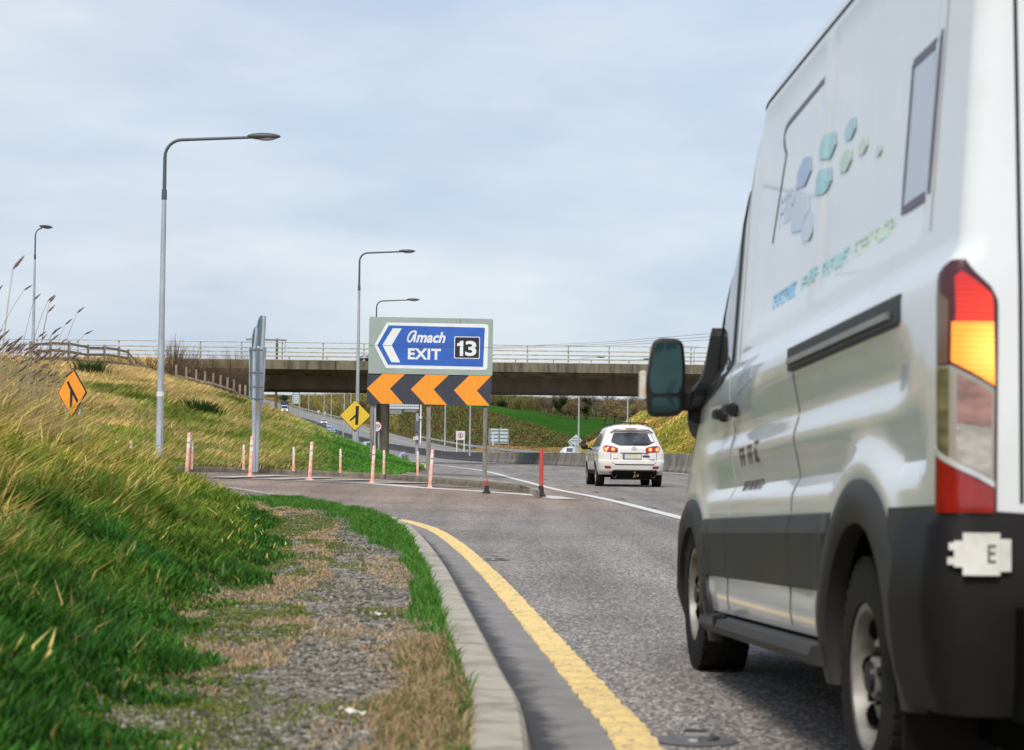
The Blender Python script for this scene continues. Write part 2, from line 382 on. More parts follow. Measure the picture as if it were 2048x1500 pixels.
def soil_mat():
    m = bpy.data.materials.new('stony_soil'); m.use_nodes = True; t = m.node_tree; p = t.nodes['Principled BSDF']; l = t.links.new
    c = nd(t, 'ShaderNodeTexCoord')
    v = nd(t, 'ShaderNodeTexVoronoi', i_Scale=42.); l(c.outputs['Object'], v.inputs['Vector'])
    sp = nd(t, 'ShaderNodeSeparateColor'); l(v.outputs['Color'], sp.inputs[0])
    r = nd(t, 'ShaderNodeValToRGB'); e = r.color_ramp.elements; e[0].color = (.07, .06, .045, 1); e[1].color = (.46, .42, .355, 1)
    q = e.new(.5); q.color = (.19, .17, .138, 1); l(sp.outputs[0], r.inputs[0])
    mq = nd(t, 'ShaderNodeMapping'); mq.inputs['Scale'].default_value = (1, .35, 1); l(c.outputs['Object'], mq.inputs[0])
    n = nd(t, 'ShaderNodeTexNoise', i_Scale=2.6, i_Detail=9., i_Roughness=.78); l(mq.outputs[0], n.inputs['Vector'])
    a = nd(t, 'ShaderNodeMapRange', i_1=.53, i_2=.66, i_4=.8); l(n.outputs[0], a.inputs[0])
    x = nd(t, 'ShaderNodeMixRGB'); x.inputs[2].default_value = (.20, .115, .045, 1); l(a.outputs[0], x.inputs[0]); l(r.outputs[0], x.inputs[1])
    n2 = nd(t, 'ShaderNodeTexNoise', i_Scale=2.7, i_Detail=8., i_Roughness=.75); mp = nd(t, 'ShaderNodeMapping'); mp.inputs['Location'].default_value = (7, 3, 1); mp.inputs['Scale'].default_value = (1, .35, 1)
    l(c.outputs['Object'], mp.inputs[0]); l(mp.outputs[0], n2.inputs['Vector'])
    a2 = nd(t, 'ShaderNodeMapRange', i_1=.56, i_2=.68, i_4=.8); l(n2.outputs[0], a2.inputs[0])
    x2 = nd(t, 'ShaderNodeMixRGB'); x2.inputs[2].default_value = (.085, .10, .02, 1); l(a2.outputs[0], x2.inputs[0]); l(x.outputs[0], x2.inputs[1])
    l(x2.outputs[0], p.inputs['Base Color']); p.inputs['Roughness'].default_value = .95
    b = nd(t, 'ShaderNodeBump', i_Strength=.9, i_Distance=.02); l(v.outputs['Distance'], b.inputs['Height']); l(b.outputs[0], p.inputs['Normal'])
    return m
M_SOIL = soil_mat()
M_TURF = mat('turf_soil', (.10, .11, .03), .95, col2=(.16, .12, .05), scale=.8)
def leafmat(name, trans=.35, mult=1.):
    m = bpy.data.materials.new(name); m.use_nodes = True; t = m.node_tree; t.nodes.clear(); l = t.links.new
    o = nd(t, 'ShaderNodeOutputMaterial'); a = nd(t, 'ShaderNodeAttribute', attribute_name='Col')
    d = nd(t, 'ShaderNodeBsdfPrincipled', i_Roughness=.6); d.inputs['Specular IOR Level'].default_value = .25
    tr = nd(t, 'ShaderNodeBsdfTranslucent'); mx = nd(t, 'ShaderNodeMixShader', i_0=trans)
    l(a.outputs['Color'], d.inputs['Base Color']); l(a.outputs['Color'], tr.inputs[0]); l(d.outputs[0], mx.inputs[1]); l(tr.outputs[0], mx.inputs[2]); l(mx.outputs[0], o.inputs[0])
    return m
M_BLADE = leafmat('grass_blades')
def blades(name, x, y, z, h, w, lean, cols, label, cat, tipcol=None, azb=None):
    """each blade: two quads' worth of triangles, bending over with the wind (towards +x)"""
    n = len(x); a = rng.random(n)*2*PI
    if azb is None: azb = rng.normal(0, .9, n)
    lx = np.cos(azb)*lean*h; ly = np.sin(azb)*lean*h
    dx = np.cos(a)*w/2; dy = np.sin(a)*w/2
    b = np.stack([x, y, z], 1); side = np.stack([dx, dy, 0*dx], 1)
    mid = b+np.stack([lx*.35, ly*.35, h*.6], 1); tip = b+np.stack([lx, ly, h*np.sqrt(np.clip(1-.5*lean**2, .2, 1))], 1)
    v = np.stack([b-side, b+side, mid-side*.75, mid+side*.75, tip], 1).reshape(-1, 3)
    i = np.arange(n)[:, None]*5
    f = np.concatenate([i+np.array([0, 1, 3]), i+np.array([0, 3, 2]), i+np.array([2, 3, 4])], 1).reshape(-1, 3)
    c = np.repeat(cols[:, None, :], 5, 1)
    if tipcol is not None: c[:, 4] = tipcol; c[:, 2:4] = (c[:, 2:4]+tipcol[:, None, :])/2
    o = npmesh(name, v, f, M_BLADE, False, c.reshape(-1, 3))
    return tagg(o, label, cat, None, 'stuff')
def mixc(a, b, t): return np.asarray(a)[None, :]*(1-t[:, None])+np.asarray(b)[None, :]*t[:, None]

# ================================================================ GROUND, ROADS
BY = [-12, 0, 20, 57, 90, 120, 148, 180, 240, 270, 320, 400, 550, 714, 900, 1300]
BX = [14, 13.2, 12.2, 10.2, 8.2, 5.2, 2.0, -1.9, -8.0, -11.6, -19.8, -33, -55.5, -85, -118, -190]
LY = [-12, 6, 20, 32, 41, 52, 66, 81, 115, 150, 180, 240, 320]
LX = [5.2, 4.2, 3.4, 2.66, 2.08, 1.1, .15, -.9, -3.6, -6.8, -10.6, -16.8, -28.6]
Bx = lambda y: np.interp(y, BY, BX)
Lx = lambda y: np.interp(y, LY, LX)
KCT = [(.12, -8), (.11, 0), (.1, 4), (.0856, 6.87), (0, 8.42), (-.19, 11.5), (-.52, 16.6), (-.99, 22.4), (-1.42, 26.3), (-2.0, 29.3), (-2.9, 32.6), (-4.2, 36), (-6.2, 40), (-9, 44), (-13, 48), (-19, 52), (-30, 57)]
KP = interp_path(KCT, .35)
KCOARSE = interp_path(KCT, 1.2)
# base ground far out
o = grid('ground', np.linspace(-4000, 4000, 9), np.linspace(-600, 5000, 9), lambda X, Y: X*0-2.5, M_TURF); tagg(o, kind='structure')
xs = np.concatenate([np.arange(-46, -12, 2.), np.arange(-12, 14, .5), np.arange(14, 40, 2.)]); ys = np.concatenate([np.arange(-12, 30, 1.), np.arange(30, 80, .5), np.arange(80, 170, 2.5)])
o = grid('road', xs, ys, lambda X, Y: Zr(X, Y), M_ASPH); tagg(o, kind='structure')
yf = np.concatenate([np.arange(165, 330, 5.), np.arange(330, 1300, 15.)])
vs = []; fs = []
M_FAR = mat('distant_road', (.25, .245, .235), .8, col2=(.18, .175, .17), scale=.5)
for i, y in enumerate(yf):
    b = float(Bx(y)); z = float(Zr(b, y))
    vs += [(b-12.5, y, z+.004), (b, y, z+.004), (b+12.5, y, z+.004)]
    if i: k = i*3; fs += [(k-3, k-2, k+1, k), (k-2, k-1, k+2, k+1)]
o = mkobj('distant_road', vs, fs, M_FAR); tagg(o, kind='structure')

# kerb, channel, yellow line (foreground)
o = sweep('kerb', KP, [(0, -.02), (.006, .02), (.03, .105), (.05, .124), (.215, .126), (.215, -.1)], M_KERB); tagg(o, kind='structure')
o = sweep('road_channel', KP, [(.0, .006), (-.285, .006)], M_CHAN, caps=False); tagg(o, kind='structure')
for lp in o.data.loops:
    pass
KF = interp_path(KCT[1:-3], .05)
def ribz(s): return .011 + (.009 if (s % .26) < .06 else 0)
o = sweep('yellow_edge_line', KF, [(-.285, .004), (-.29, ribz), (-.37, ribz), (-.44, ribz), (-.446, .004)], M_YEL, caps=False); tagg(o, kind='structure')
for v_ in o.data.vertices:
    if v_.index % 5 in (0, 1, 3, 4):
        q_ = v_.co; v_.co.x += .012*(mnoise.noise(Vector((q_.x*3+(v_.index % 5)*9, q_.y*9, 0)))+.6*mnoise.noise(Vector((q_.x, q_.y*31+(v_.index % 5)*5, 2))))
# mainline left solid line, with a slight break pattern
def strip(name, pts, w, m, dz=.01, z=Zr):
    return tagg(sweep(name, pts, [(w/2, dz), (-w/2, dz)], m, z, caps=False), kind='structure')
Lpath = interp_path([(float(Lx(y)), y) for y in (4, 12, 20, 32, 41, 52, 66, 81, 98, 115, 132, 150, 165)], .8)
strip('white_edge_line', Lpath, .22, M_WHT)
Rpath = interp_path([(float(Bx(y))-.95, y) for y in (4, 20, 40, 57, 75, 90, 120, 148, 165)], 1.)
strip('white_edge_line', Rpath, .16, M_WHT)
def lane_dashes(off, y0, y1, name='white_lane_dash', per=12., ln=4.):
    y = y0; k = 0; vs = []; fs = []
    while y < y1:
        x0, x1 = float(Bx(y))+off, float(Bx(y+ln))+off
        b = len(vs)
        for (x, yy) in ((x0, y), (x1, y+ln)):
            z = float(Zr(x, yy))+.010
            vs += [(x-.08, yy, z), (x+.08, yy, z)]
        fs.append((b, b+1, b+3, b+2)); y += per
    o = mkobj(name, vs, fs, M_WHT); tagg(o, kind='structure')
lane_dashes(-4.7, 8, 320); lane_dashes(4.9, 60, 900)
Opath = interp_path([(float(Bx(y))+1.4, y) for y in (120, 180, 240, 320, 400, 550, 700)], 6.)
strip('white_edge_line', Opath, .2, M_WHT, .02); 
Opath = interp_path([(float(Bx(y))+8.4, y) for y in (120, 180, 240, 320, 400, 550, 700)], 6.)
strip('yellow_shoulder_line', Opath, .2, M_YEL, .02)
Lp2 = interp_path([(float(Bx(y))-8.7, y) for y in (165, 200, 240, 320, 400, 550)], 4.)
strip('white_edge_line', Lp2, .2, M_WHT, .02)
# hatching in front of the island
G = gnd
HL = [(374, 955), (500, 958), (620, 963), (741, 968), (855, 977), (975, 984.5), (1078, 992), (1131, 999)]
strip('hatch_border_line', interp_path([G(*p) for p in HL], .5), .55, M_WHT2, .014)
for a, b in [((640, 962), (737, 960.5)), ((735, 967), (860, 966.5)), ((800, 971.6), (962, 976)), ((540, 959), (650, 956)), ((440, 956), (560, 952)), ((930, 981), (1040, 984))]:
    strip('hatch_stroke', [Vector(G(*a)), Vector(G(*b))], .55, M_WHT2, .018)
# thin dark sealing joints across the slip road
M_TAR = mat('tar', (.02, .02, .02), .5)
tarp = [Vector(G(x, y)) for x, y in [(860, 1018), (900, 1021), (950, 1026), (1010, 1030), (1120, 1031), (1250, 1034)]]
strip('tar_joint', tarp, .035, M_TAR, .005)

# island front kerb + paved nose
IB = [(250, 944.5), (388, 944), (500, 946.7), (620, 951), (720, 956), (800, 961), (863, 966), (930, 972), (973, 976), (1027, 982), (1070, 987)]
IPc = [G(*p) for p in IB]; IPc = [(IPc[0][0]-26, IPc[0][1]+4), (IPc[0][0]-10, IPc[0][1]+1)]+IPc
IPP = interp_path(IPc, .5)
o = sweep('island_kerb', IPP, [(-.0, -.03), (.02, .10), (.05, .15), (.20, .153), (.20, -.1)], M_IKERB); tagg(o, kind='structure')
# paved nose: between the kerb back edge and the mainline side
Nf = [v for v in offset_path(IPP, .2) if v.x > G(700, 950)[0]]
Jb = [G(*p, .15) for p in [(1078, 982), (1055, 974), (1027, 966), (973, 957), (920, 952.5), (863, 950), (840, 946.5), (800, 943)]]
poly = Nf+[Vector(p) for p in Jb]
me_v = [(p.x, p.y, float(Zr(p.x, p.y))+.148) for p in poly]+[(p.x, p.y, float(Zr(p.x, p.y))-.1) for p in poly]; n = len(poly)
M_NOSE = mat('paved_nose_concrete', (.34, .30, .24), .9, col2=(.15, .125, .085), scale=1.3, detail=8, bump=.5, bscale=20, lo=.42, hi=.6)
bmv = MB(); bmv.add(me_v, [(i, (i+1) % n, (i+1) % n+n, i+n) for i in range(n)])
# fan triangulation strip between front and back
import bisect
from mathutils.geometry import tessellate_polygon
tri = tessellate_polygon([[Vector((p.x, p.y, 0)) for p in poly]])
bmv.f += [tuple(t) for t in tri]; bmv.m += [0]*len(tri)
o = bmv.build('paved_island', M_NOSE); tagg(o, kind='structure')

# ---------------------------------------------------------------- near verge and bank
def Zv(x, y):
    d = pathdist(x, y, KCOARSE)
    toe = 1.26+.30*vn(x*0+3, y, 2.2)+np.interp(y, [6, 10, 17, 28], [-.12, -.06, .04, .35])
    h = .125+np.clip(d-.2, 0, 1)*.0
    e = np.clip(d-toe, 0, 40)
    h = h+np.where(e < 4.2, e*.30, 4.2*.30+(1-np.exp(-(e-4.2)/3))*.5)*ss(0, .4, e)
    h = h+.10*(vn(x, y, .9)-.5)*ss(.1, 1, e)+.035*(vn(x, y, .28)-.5)*ss(.25, .5, d)
    h = h+.25*(vn(x, y, 3.1)-.5)*ss(1, 3, e)
    return np.where(d < .19, -.3, h)+Zr(x, y)
xs = np.concatenate([np.arange(-42, -14, 1.), np.arange(-14, -4, .2), np.arange(-4, .35, .06)]); ys = np.concatenate([np.arange(-8, 3, .5), np.arange(3, 16, .06), np.arange(16, 62, .25)])
def vkeep(c): d_ = pathdist(c[:, 0], c[:, 1], KCOARSE); return (d_ > .14) & (d_ <= 2.0)
o = grid('verge', xs, ys, Zv, M_SOIL, keep=vkeep); tagg(o, kind='structure')
o = grid('bank', xs, ys, Zv, M_TURF, keep=lambda c: pathdist(c[:, 0], c[:, 1], KCOARSE) > 2.0); tagg(o, kind='structure')

# ---------------------------------------------------------------- hill behind the island, bridge embankments
TY = [40, 66, 72, 76, 80, 115, 150, 175]
TX = [-3.0, -3.0, -3.1, -3.2, -4.0, -6.6, -10, -13.2]
ISL = [tuple(p) for p in offset_path(interp_path(IPc, 2.), .2)]
def Zh(x, y):
    dI = pathdist(x, y, ISL); dT = np.interp(y, TY, TX)-x
    n = .5*(fbm(x, y, 9)-.5)+.25*(vn(x, y, 2.2)-.5)
    a = np.clip(dI-1.0, 0, 99)*.145; b = np.clip(dT-.3, 0, 99)*np.interp(y, [70, 90, 110, 128, 150], [.32, .33, .31, .30, .28])
    cap = np.interp(y, [60, 88, 100, 125, 138, 170], [3.7, 3.9, 4.2, 4.9, 5.2, 5.0])
    h = -np.log(np.exp(-a*1.6)+np.exp(-b*1.6)+np.exp(-(cap+0*a)*1.6)+1e-12)/1.6
    h = np.maximum(h+.0, 0)+n*ss(.3, 2.5, np.minimum(a, b))
    pl = 6.9-np.clip(np.abs(y-146)-7, 0, 99)*.55-np.clip(x+24, 0, 99)*.55-.25
    h = np.maximum(h, pl)+.17
    return np.where((dI < 0.02) | (dT < 0), -.4, h)+Zr(x, y)
def hkeep(c):
    return (pathdist(c[:, 0], c[:, 1], ISL) > -.5) & (np.interp(c[:, 1], TY, TX)-c[:, 0] > -.4)
M_HILL = mat('dry_grass_soil', (.17, .13, .05), .95, col2=(.08, .09, .02), scale=.5, detail=8)
xs = np.concatenate([np.arange(-120, -30, 3.), np.arange(-30, -2.4, .3)]); ys = np.concatenate([np.arange(50, 82, .35), np.arange(82, 172, .8)])
o = grid('embankment', xs, ys, Zh, M_HILL, keep=hkeep); tagg(o, kind='structure')

# far terrain ----------------------------------------------------
TU = [-2500, 400, 600, 700, 777, 850, 950, 1050, 1150, 1250, 1400, 2100, 5000]
TR = [150, 250, 350, 450, 600, 800, 1200, 2500]
TT = np.array([
 [6, 6, 3, 1.5, .2, .2, .2, .2, .25, .3, 1, 5, 5],
 [6, 6, 4, 2, .8, .7, .9, 1.0, 1.2, 4, 6.5, 7, 7],
 [8, 8, 6, 3.5, 2.6, 3.6, 3.6, 3, 3.0, 6, 7.5, 8, 8],
 [12, 12, 8, 7, 7.5, 10.2, 9.8, 8.0, 6.0, 7.5, 8.5, 9, 9],
 [18, 18, 13, 12, 14.5, 17.2, 16.6, 15.0, 12.8, 12, 12, 12, 12],
 [26, 26, 21, 21, 22, 22, 21, 20.5, 20, 20, 19, 18, 18],
 [40, 40, 36, 34, 32, 30, 28, 27, 26, 26, 26, 25, 25],
 [70, 60, 55, 50, 40, 30, 22, 18, 16, 16, 16, 16, 16.]])
def Zf(x, y):
    u = 1024+4000*x/y; iu = np.clip(np.searchsorted(TU, u)-1, 0, len(TU)-2); ir = np.clip(np.searchsorted(TR, y)-1, 0, len(TR)-2)
    TUa, TRa = np.array(TU), np.array(TR)
    fu = np.clip((u-TUa[iu])/(TUa[iu+1]-TUa[iu]), 0, 1); fr = np.clip((y-TRa[ir])/(TRa[ir+1]-TRa[ir]), 0, 1)
    fu = fu*fu*(3-2*fu)
    z = (TT[ir, iu]*(1-fu)+TT[ir, iu+1]*fu)*(1-fr)+(TT[ir+1, iu]*(1-fu)+TT[ir+1, iu+1]*fu)*fr
    z = z+(fbm(x, y, 38)-.5)*2.2*ss(250, 420, y)
    b = Bx(y); d = np.abs(x-b-0); r = Zr(b, y)-.25
    w = ss(13.5, 40, d+0*x); w = np.where(y < 330, ss(13.5, 19, d), w)
    z = np.where(x < b, np.minimum(z, r+.6*np.clip(d-14, 0, 60)+0), z)
    z = r*(1-w)+z*w
    # right-hand cutting slope
    toe = b+np.interp(y, [150, 200, 260, 300], [13.2, 10.2, 17, 30])
    e = np.clip(x-toe, 0, 100)
    k = ss(146, 168, y)*(1-ss(245, 285, y))
    e2 = np.interp(e, [0, 8.5, 14, 40, 100], [0, 5.4, 6.2, 6.8, 7])+.5*(vn(x, y, 4)-.5)*ss(0, 2, e)
    z = np.where(k > 0, np.maximum(z*(1-k*(x > toe-1)), np.where(x > toe, r+e2*k+.2, -9)), z)
    return z
def farmat():
    m = bpy.data.materials.new('far_land'); m.use_nodes = True; t = m.node_tree; p = t.nodes['Principled BSDF']; l = t.links.new
    c = nd(t, 'ShaderNodeTexCoord'); a = nd(t, 'ShaderNodeAttribute', attribute_name='Col')
    n = nd(t, 'ShaderNodeTexNoise', i_Scale=.7, i_Detail=8., i_Roughness=.75); l(c.outputs['Object'], n.inputs['Vector'])
    r = nd(t, 'ShaderNodeMapRange', i_1=.3, i_2=.7, i_3=.6, i_4=1.4); l(n.outputs[0], r.inputs[0])
    mm = nd(t, 'ShaderNodeVectorMath', operation='MULTIPLY'); l(a.outputs['Color'], mm.inputs[0]); l(r.outputs[0], mm.inputs[1])
    l(mm.outputs[0], p.inputs['Base Color']); p.inputs['Roughness'].default_value = 1.; p.inputs['Specular IOR Level'].default_value = 0.
    return m
us = np.concatenate([np.arange(-2400, 500, 60.), np.arange(500, 1500, 7.), np.arange(1500, 4500, 60.)]); rs = np.concatenate([np.arange(153, 300, 1.6), np.arange(300, 700, 4.), np.geomspace(700, 2600, 50)])
U, R = np.meshgrid(us, rs); X = (U-1024)/4000*R; Z = Zf(X, R); nx, ny = len(us), len(rs)
v = np.stack([X, R, Z], -1).reshape(-1, 3); i = np.arange(nx*ny).reshape(ny, nx)
f = np.stack([i[:-1, :-1], i[:-1, 1:], i[1:, 1:], i[1:, :-1]], -1).reshape(-1, 4)
def landcol(x, y):
    u = 1024+4000*x/y; g = np.array([.055, .16, .022]); n1 = fbm(x, y, 25); n2 = fbm(x+90, y, 9)
    scrub = mixc((.050, .060, .016), (.12, .085, .038), n2); gold = mixc((.34, .21, .07), (.22, .16, .05), n1)
    green = mixc((.022, .080, .012), (.055, .125, .022), np.clip((n1-.3)*2.2, 0, 1)*.6+.4*n2); verge = mixc((.07, .22, .02), (.12, .24, .04), n2)
    c = scrub.copy()
    # bands by distance, broken by noise
    yy = y+(n1-.5)*30
    m = (u > 700) & (yy < 268); c[m] = verge[m]
    m = (u > 700) & (yy >= 268) & (yy < 330); c[m] = gold[m]
    fld = np.clip(530-(u-950)*.62, 400, 600)
    m = (u > 925) & (u < 1330) & (yy > fld); c[m] = green[m]
    m = (u > 700) & (y > 640+(n2-.5)*40); c[m] = scrub[m]*np.array([1.5, 1.1, 1.1])
    m = (x > Bx(y)+np.interp(y, [150, 200, 260, 300], [13.2, 10.2, 17, 30])-1.5) & (y < 285); c[m] = gold[m]
    m = (u <= 760) & (n2 > .45); c[m] = (gold[m]*.7+scrub[m]*.5)
    return c
o = npmesh('far_hillside', v, f, farmat(), True, landcol(v[:, 0], v[:, 1])); tagg(o, kind='structure')
# ================================================================ BRIDGE
M_FAS = mat('stained_fascia_concrete', (.19, .165, .11), .9, col2=(.065, .055, .035), scale=1.0, detail=9, stretch=(2.2, 1, .35), lo=.4, hi=.66, bump=.3)
M_WEB = mat('beam_concrete', (.135, .105, .075), .9, col2=(.085, .065, .045), scale=.8, detail=6, stretch=(1, 1, .3))
M_RAIL = mat('weathered_parapet_rail', (.52, .49, .42), .6, metal=.2, col2=(.33, .29, .22), scale=2.5)
M_GALV = mat('galvanised_steel', (.50, .53, .56), .5, metal=.35, col2=(.34, .37, .40), scale=5., stretch=(1, 1, .3), detail=6)
M_GALVD = mat('dull_galvanised_steel', (.30, .32, .33), .5, metal=.5, col2=(.19, .20, .21), scale=6.)
br = thing('road_bridge', 'long stained concrete bridge carrying a road over the motorway', 'bridge', (-4, 146, .44))
def bl(x): return x+4
def bpart(name, mb, m, lab=None, par=None):
    o = mb.build(name, m, par or br, label=lab); return o
def bb(x0, x1, y0, y1, z0, z1): mb = MB(); mb.box(((x0+x1)/2+4, (y0+y1)/2-146, (z0+z1)/2-.44), (x1-x0, y1-y0, z1-z0)); return mb
# deck section swept along x
sec = [(140, 7.56), (140, 6.93), (140.4, 6.86), (142.0, 6.58), (142.25, 5.60), (149.75, 5.60), (150, 6.58), (151.6, 6.86), (152, 6.93), (152, 7.56), (151.6, 7.56), (151.6, 7.40), (140.4, 7.40), (140.4, 7.56)]
def swx(x0, x1, s, name, m):
    mb = MB(); n = len(s); k = 24; vs = []
    for i in range(k+1):
        x = x0+(x1-x0)*i/k+4; vs += [(x, y-146, z-.44) for y, z in s]
    fs = [(i*n+j, (i+1)*n+j, (i+1)*n+(j+1) % n, i*n+(j+1) % n) for i in range(k) for j in range(n)]+[tuple(range(n-1, -1, -1)), tuple(range(k*n, k*n+n))]
    mb.add(vs, fs); return bpart(name, mb, m)
swx(-62, 50, sec[3:7]+[(149.98, 6.9), (142.02, 6.9)], 'main_beam', M_WEB)
swx(-62, 50, [(140, 7.56), (140, 6.93), (140.4, 6.86), (142.0, 6.58), (142.0, 6.9), (150, 6.9), (150, 6.58), (151.6, 6.86), (152, 6.93), (152, 7.56), (151.6, 7.56), (151.6, 7.40), (140.4, 7.40), (140.4, 7.56)], 'deck', M_FAS)
for k in range(14):   # movement joints in the fascia
    x = -28+k*5.2
    bpart('fascia_joint', bb(x, x+.05, 139.985, 140.0, 6.95, 7.54), M_TAR)
for y, z0 in ((140.2, 7.56), (151.8, 7.56)):
    front = y < 145
    hs = [1.24, .86, .56, .27] if front else [.86, .56, .27]
    for h in hs:
        mb = MB(); mb.box((-6+4, y-146, z0+h-.44), (112, .06 if h > 1 else .09, .055 if h > 1 else .085)); bpart('parapet_rail', mb, M_RAIL)
    for k in range(28):
        x = -60+k*2.87+(.8 if front else 0)
        if x > 34: break
        mb = MB(); hh = 1.27 if front else .9
        mb.box((x+4, y-146+.07, z0+hh/2-.44), (.09, .06, hh)); mb.box((x+4, y-146+.07, z0+.02-.44), (.24, .2, .04)); bpart('parapet_post', mb, M_RAIL)
M_PIER = mat('pier_concrete', (.30, .27, .20), .9, col2=(.13, .115, .075), scale=1.2, stretch=(3, 3, .35), detail=8, lo=.4, hi=.62)
for x, y in ((-9.25, 145.0), (-10.05, 148.2)):
    mb = MB(); z = float(Zr(x, y))
    mb.lathe([(.40, z-.6-.44), (.40, 5.3-.44), (.52, 5.62-.44)], (x+4, y-146, 0), n=12); mb.f.append(tuple(range(24, 36))); mb.m.append(0)
    autosmooth(bpart('pier', mb, M_PIER), 50)
# abutments hidden in the banks
bpart('abutment', bb(-20.5, -19, 141, 151, 0, 5.6), M_PIER); bpart('abutment', bb(19, 20.5, 141, 151, 0, 5.6), M_PIER)
# approach bank on the right of the motorway
xs = np.arange(14, 60, 1.5); ys = np.arange(124, 172, 1.5)
def Zab(x, y):
    h = np.minimum(7.3-np.clip(np.abs(y-146)-7.5, 0, 99)*.55, np.clip(x-(Bx(y)+13), 0, 99)*.6)
    return Zr(x, y)+np.where(h > 0, h, -.3)+.2*(vn(x, y, 3)-.5)
o = grid('approach_bank', xs, ys, Zab, M_HILL); tagg(o, kind='structure')

# ================================================================ CONCRETE BARRIERS
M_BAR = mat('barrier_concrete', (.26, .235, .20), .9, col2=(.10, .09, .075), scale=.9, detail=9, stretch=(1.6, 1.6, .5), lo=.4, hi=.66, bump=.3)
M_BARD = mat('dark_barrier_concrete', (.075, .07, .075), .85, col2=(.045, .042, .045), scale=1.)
prof = [(.32, -.05), (.32, .10), (.22, .30), (.12, .86), (.10, .88), (-.10, .88), (-.12, .86), (-.22, .30), (-.32, .10), (-.32, -.05)]
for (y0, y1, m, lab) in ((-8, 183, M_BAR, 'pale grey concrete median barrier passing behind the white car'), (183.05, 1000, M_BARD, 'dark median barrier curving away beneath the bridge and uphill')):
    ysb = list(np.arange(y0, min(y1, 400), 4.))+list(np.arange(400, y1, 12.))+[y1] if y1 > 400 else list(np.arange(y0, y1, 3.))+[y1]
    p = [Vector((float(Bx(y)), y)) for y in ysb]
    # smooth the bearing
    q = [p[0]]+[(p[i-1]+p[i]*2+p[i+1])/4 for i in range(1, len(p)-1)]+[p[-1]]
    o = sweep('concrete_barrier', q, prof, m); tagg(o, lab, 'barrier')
    if y0 < 0:
        mb = MB()
M_REFL = mat('reflector_white', (.75, .75, .72), .3)

# ================================================================ STREET LAMPS
M_POLE = M_GALV
M_LANT = mat('lantern_grey', (.10, .11, .125), .5, col2=(.075, .08, .09), scale=3)
def lamp(px, pyb, Y, H, arm, label, ang=0., z=None, r=.085, joint=.83, tilt=0., group='street lamps'):
    p = at(px, pyb, Y); t = thing('street_lamp', label, 'street lamp', (p.x, Y, p.z if z is None else z), ang, group)
    t.rotation_euler[1] = tilt
    mb = MB(); J = H*joint
    mb.path([(0, 0, -.5), (0, 0, .1), (0, 0, J*.35), (0, 0, J)], [r*1.12, r*1.12, r*.92, r*.62], 12)
    autosmooth(mb.build('pole', M_POLE, t), 60)
    mb = MB(); mb.tube((0, 0, J-.12), (0, 0, J+.12), r*.78, r*.72, 12); mb.build('joint_sleeve', M_LANT, t)
    mb = MB(); mb.path([(0, 0, J+.1), (0, 0, H-.45)]+[(.42*(1-math.cos(a)), 0, H-.42+.42*math.sin(a)) for a in np.linspace(.2, 1.48, 6)]+[(arm, 0, H+.08)], [r*.55, r*.5]+[r*.45]*6+[r*.4], 8)
    autosmooth(mb.build('bracket_arm', M_LANT if Y < 140 else M_POLE, t), 60)
    mb = MB(); mb.ell((arm+.30, 0, H+.11), (.42, .16, .085), 12, 8); l = autosmooth(mb.build('lantern', M_LANT, t), 60)
    mb = MB(); mb.ell((arm+.36, 0, H+.06), (.24, .12, .06), 10, 6); mb.build('lens', mat('lantern_lens', (.5, .5, .48), .25), l)
    if Y < 70:
        mb = MB(); mb.tube((0, 0, 1.66), (0, 0, 1.78), r*1.06, r*1.05, 12); mb.build('white_band', M_REFL, t)
        mb = MB(); mb.bbox((0, -r*1.13, .7), (.10, .02, .45), .005); mb.build('access_door', M_POLE, t)
    return t
_g = G(318, 937, .15); lamp(318, 930, _g[1]+.6, 9.6*_g[1]/58, 2.1, 'nearest tall grey lamp column rising from the grass left of the leaning signs', r=.088)
lamp(713, 921, 97, 10.1, 2.0, 'grey lamp column behind the yellow diamond sign, its arm reaching right', r=.095)
lamp(748.5, 925, 126, 10.2, 2.0, 'lamp behind the blue exit sign, only its arm showing above', r=.09)
lamp(66, 690, 100, 5.9, .35, 'slender lamp on the far left horizon among bare twigs', ang=.9, r=.075, joint=.75)
far = [(889.6, 893, 215, 9.5), (939.5, 901, 190, 9.), (1157, 893, 178, 7.9), (1255, 862, 205, 7.3), (617, 849, 560, 12), (648, 833, 600, 12), (662, 846, 520, 12), (688, 854, 440, 10), (701, 864, 400, 10), (599, 840, 610, 12)]
labs = ['thin lamp column left of the square pedestrian sign in the distance', 'thin lamp column between the square white sign and the sign back', 'pale lamp column directly left of the white car',
        'lamp column rising above the roof of the white car', 'thin far lamp column nearest the lorry, right of the grid sign', 'thin far lamp column just left of the oncoming silver car', 'thin far lamp column over the blue route sign',
        'thin far lamp column close left of the yellow diamond', 'thin far lamp column touching the left corner of the yellow diamond', 'thin far lamp column in front of the tall grey sign back']
for (px, py, Y, H), lb in zip(far, labs):
    lamp(px, py, Y, H, 1.6, lb, r=.085 if Y < 300 else .13, group='far lamp columns beyond the bridge')
lamp(1386, 950, 170, 10.9, -1.9, 'lamp column glimpsed between the bridge rails and the van mirror', r=.07, joint=.85)

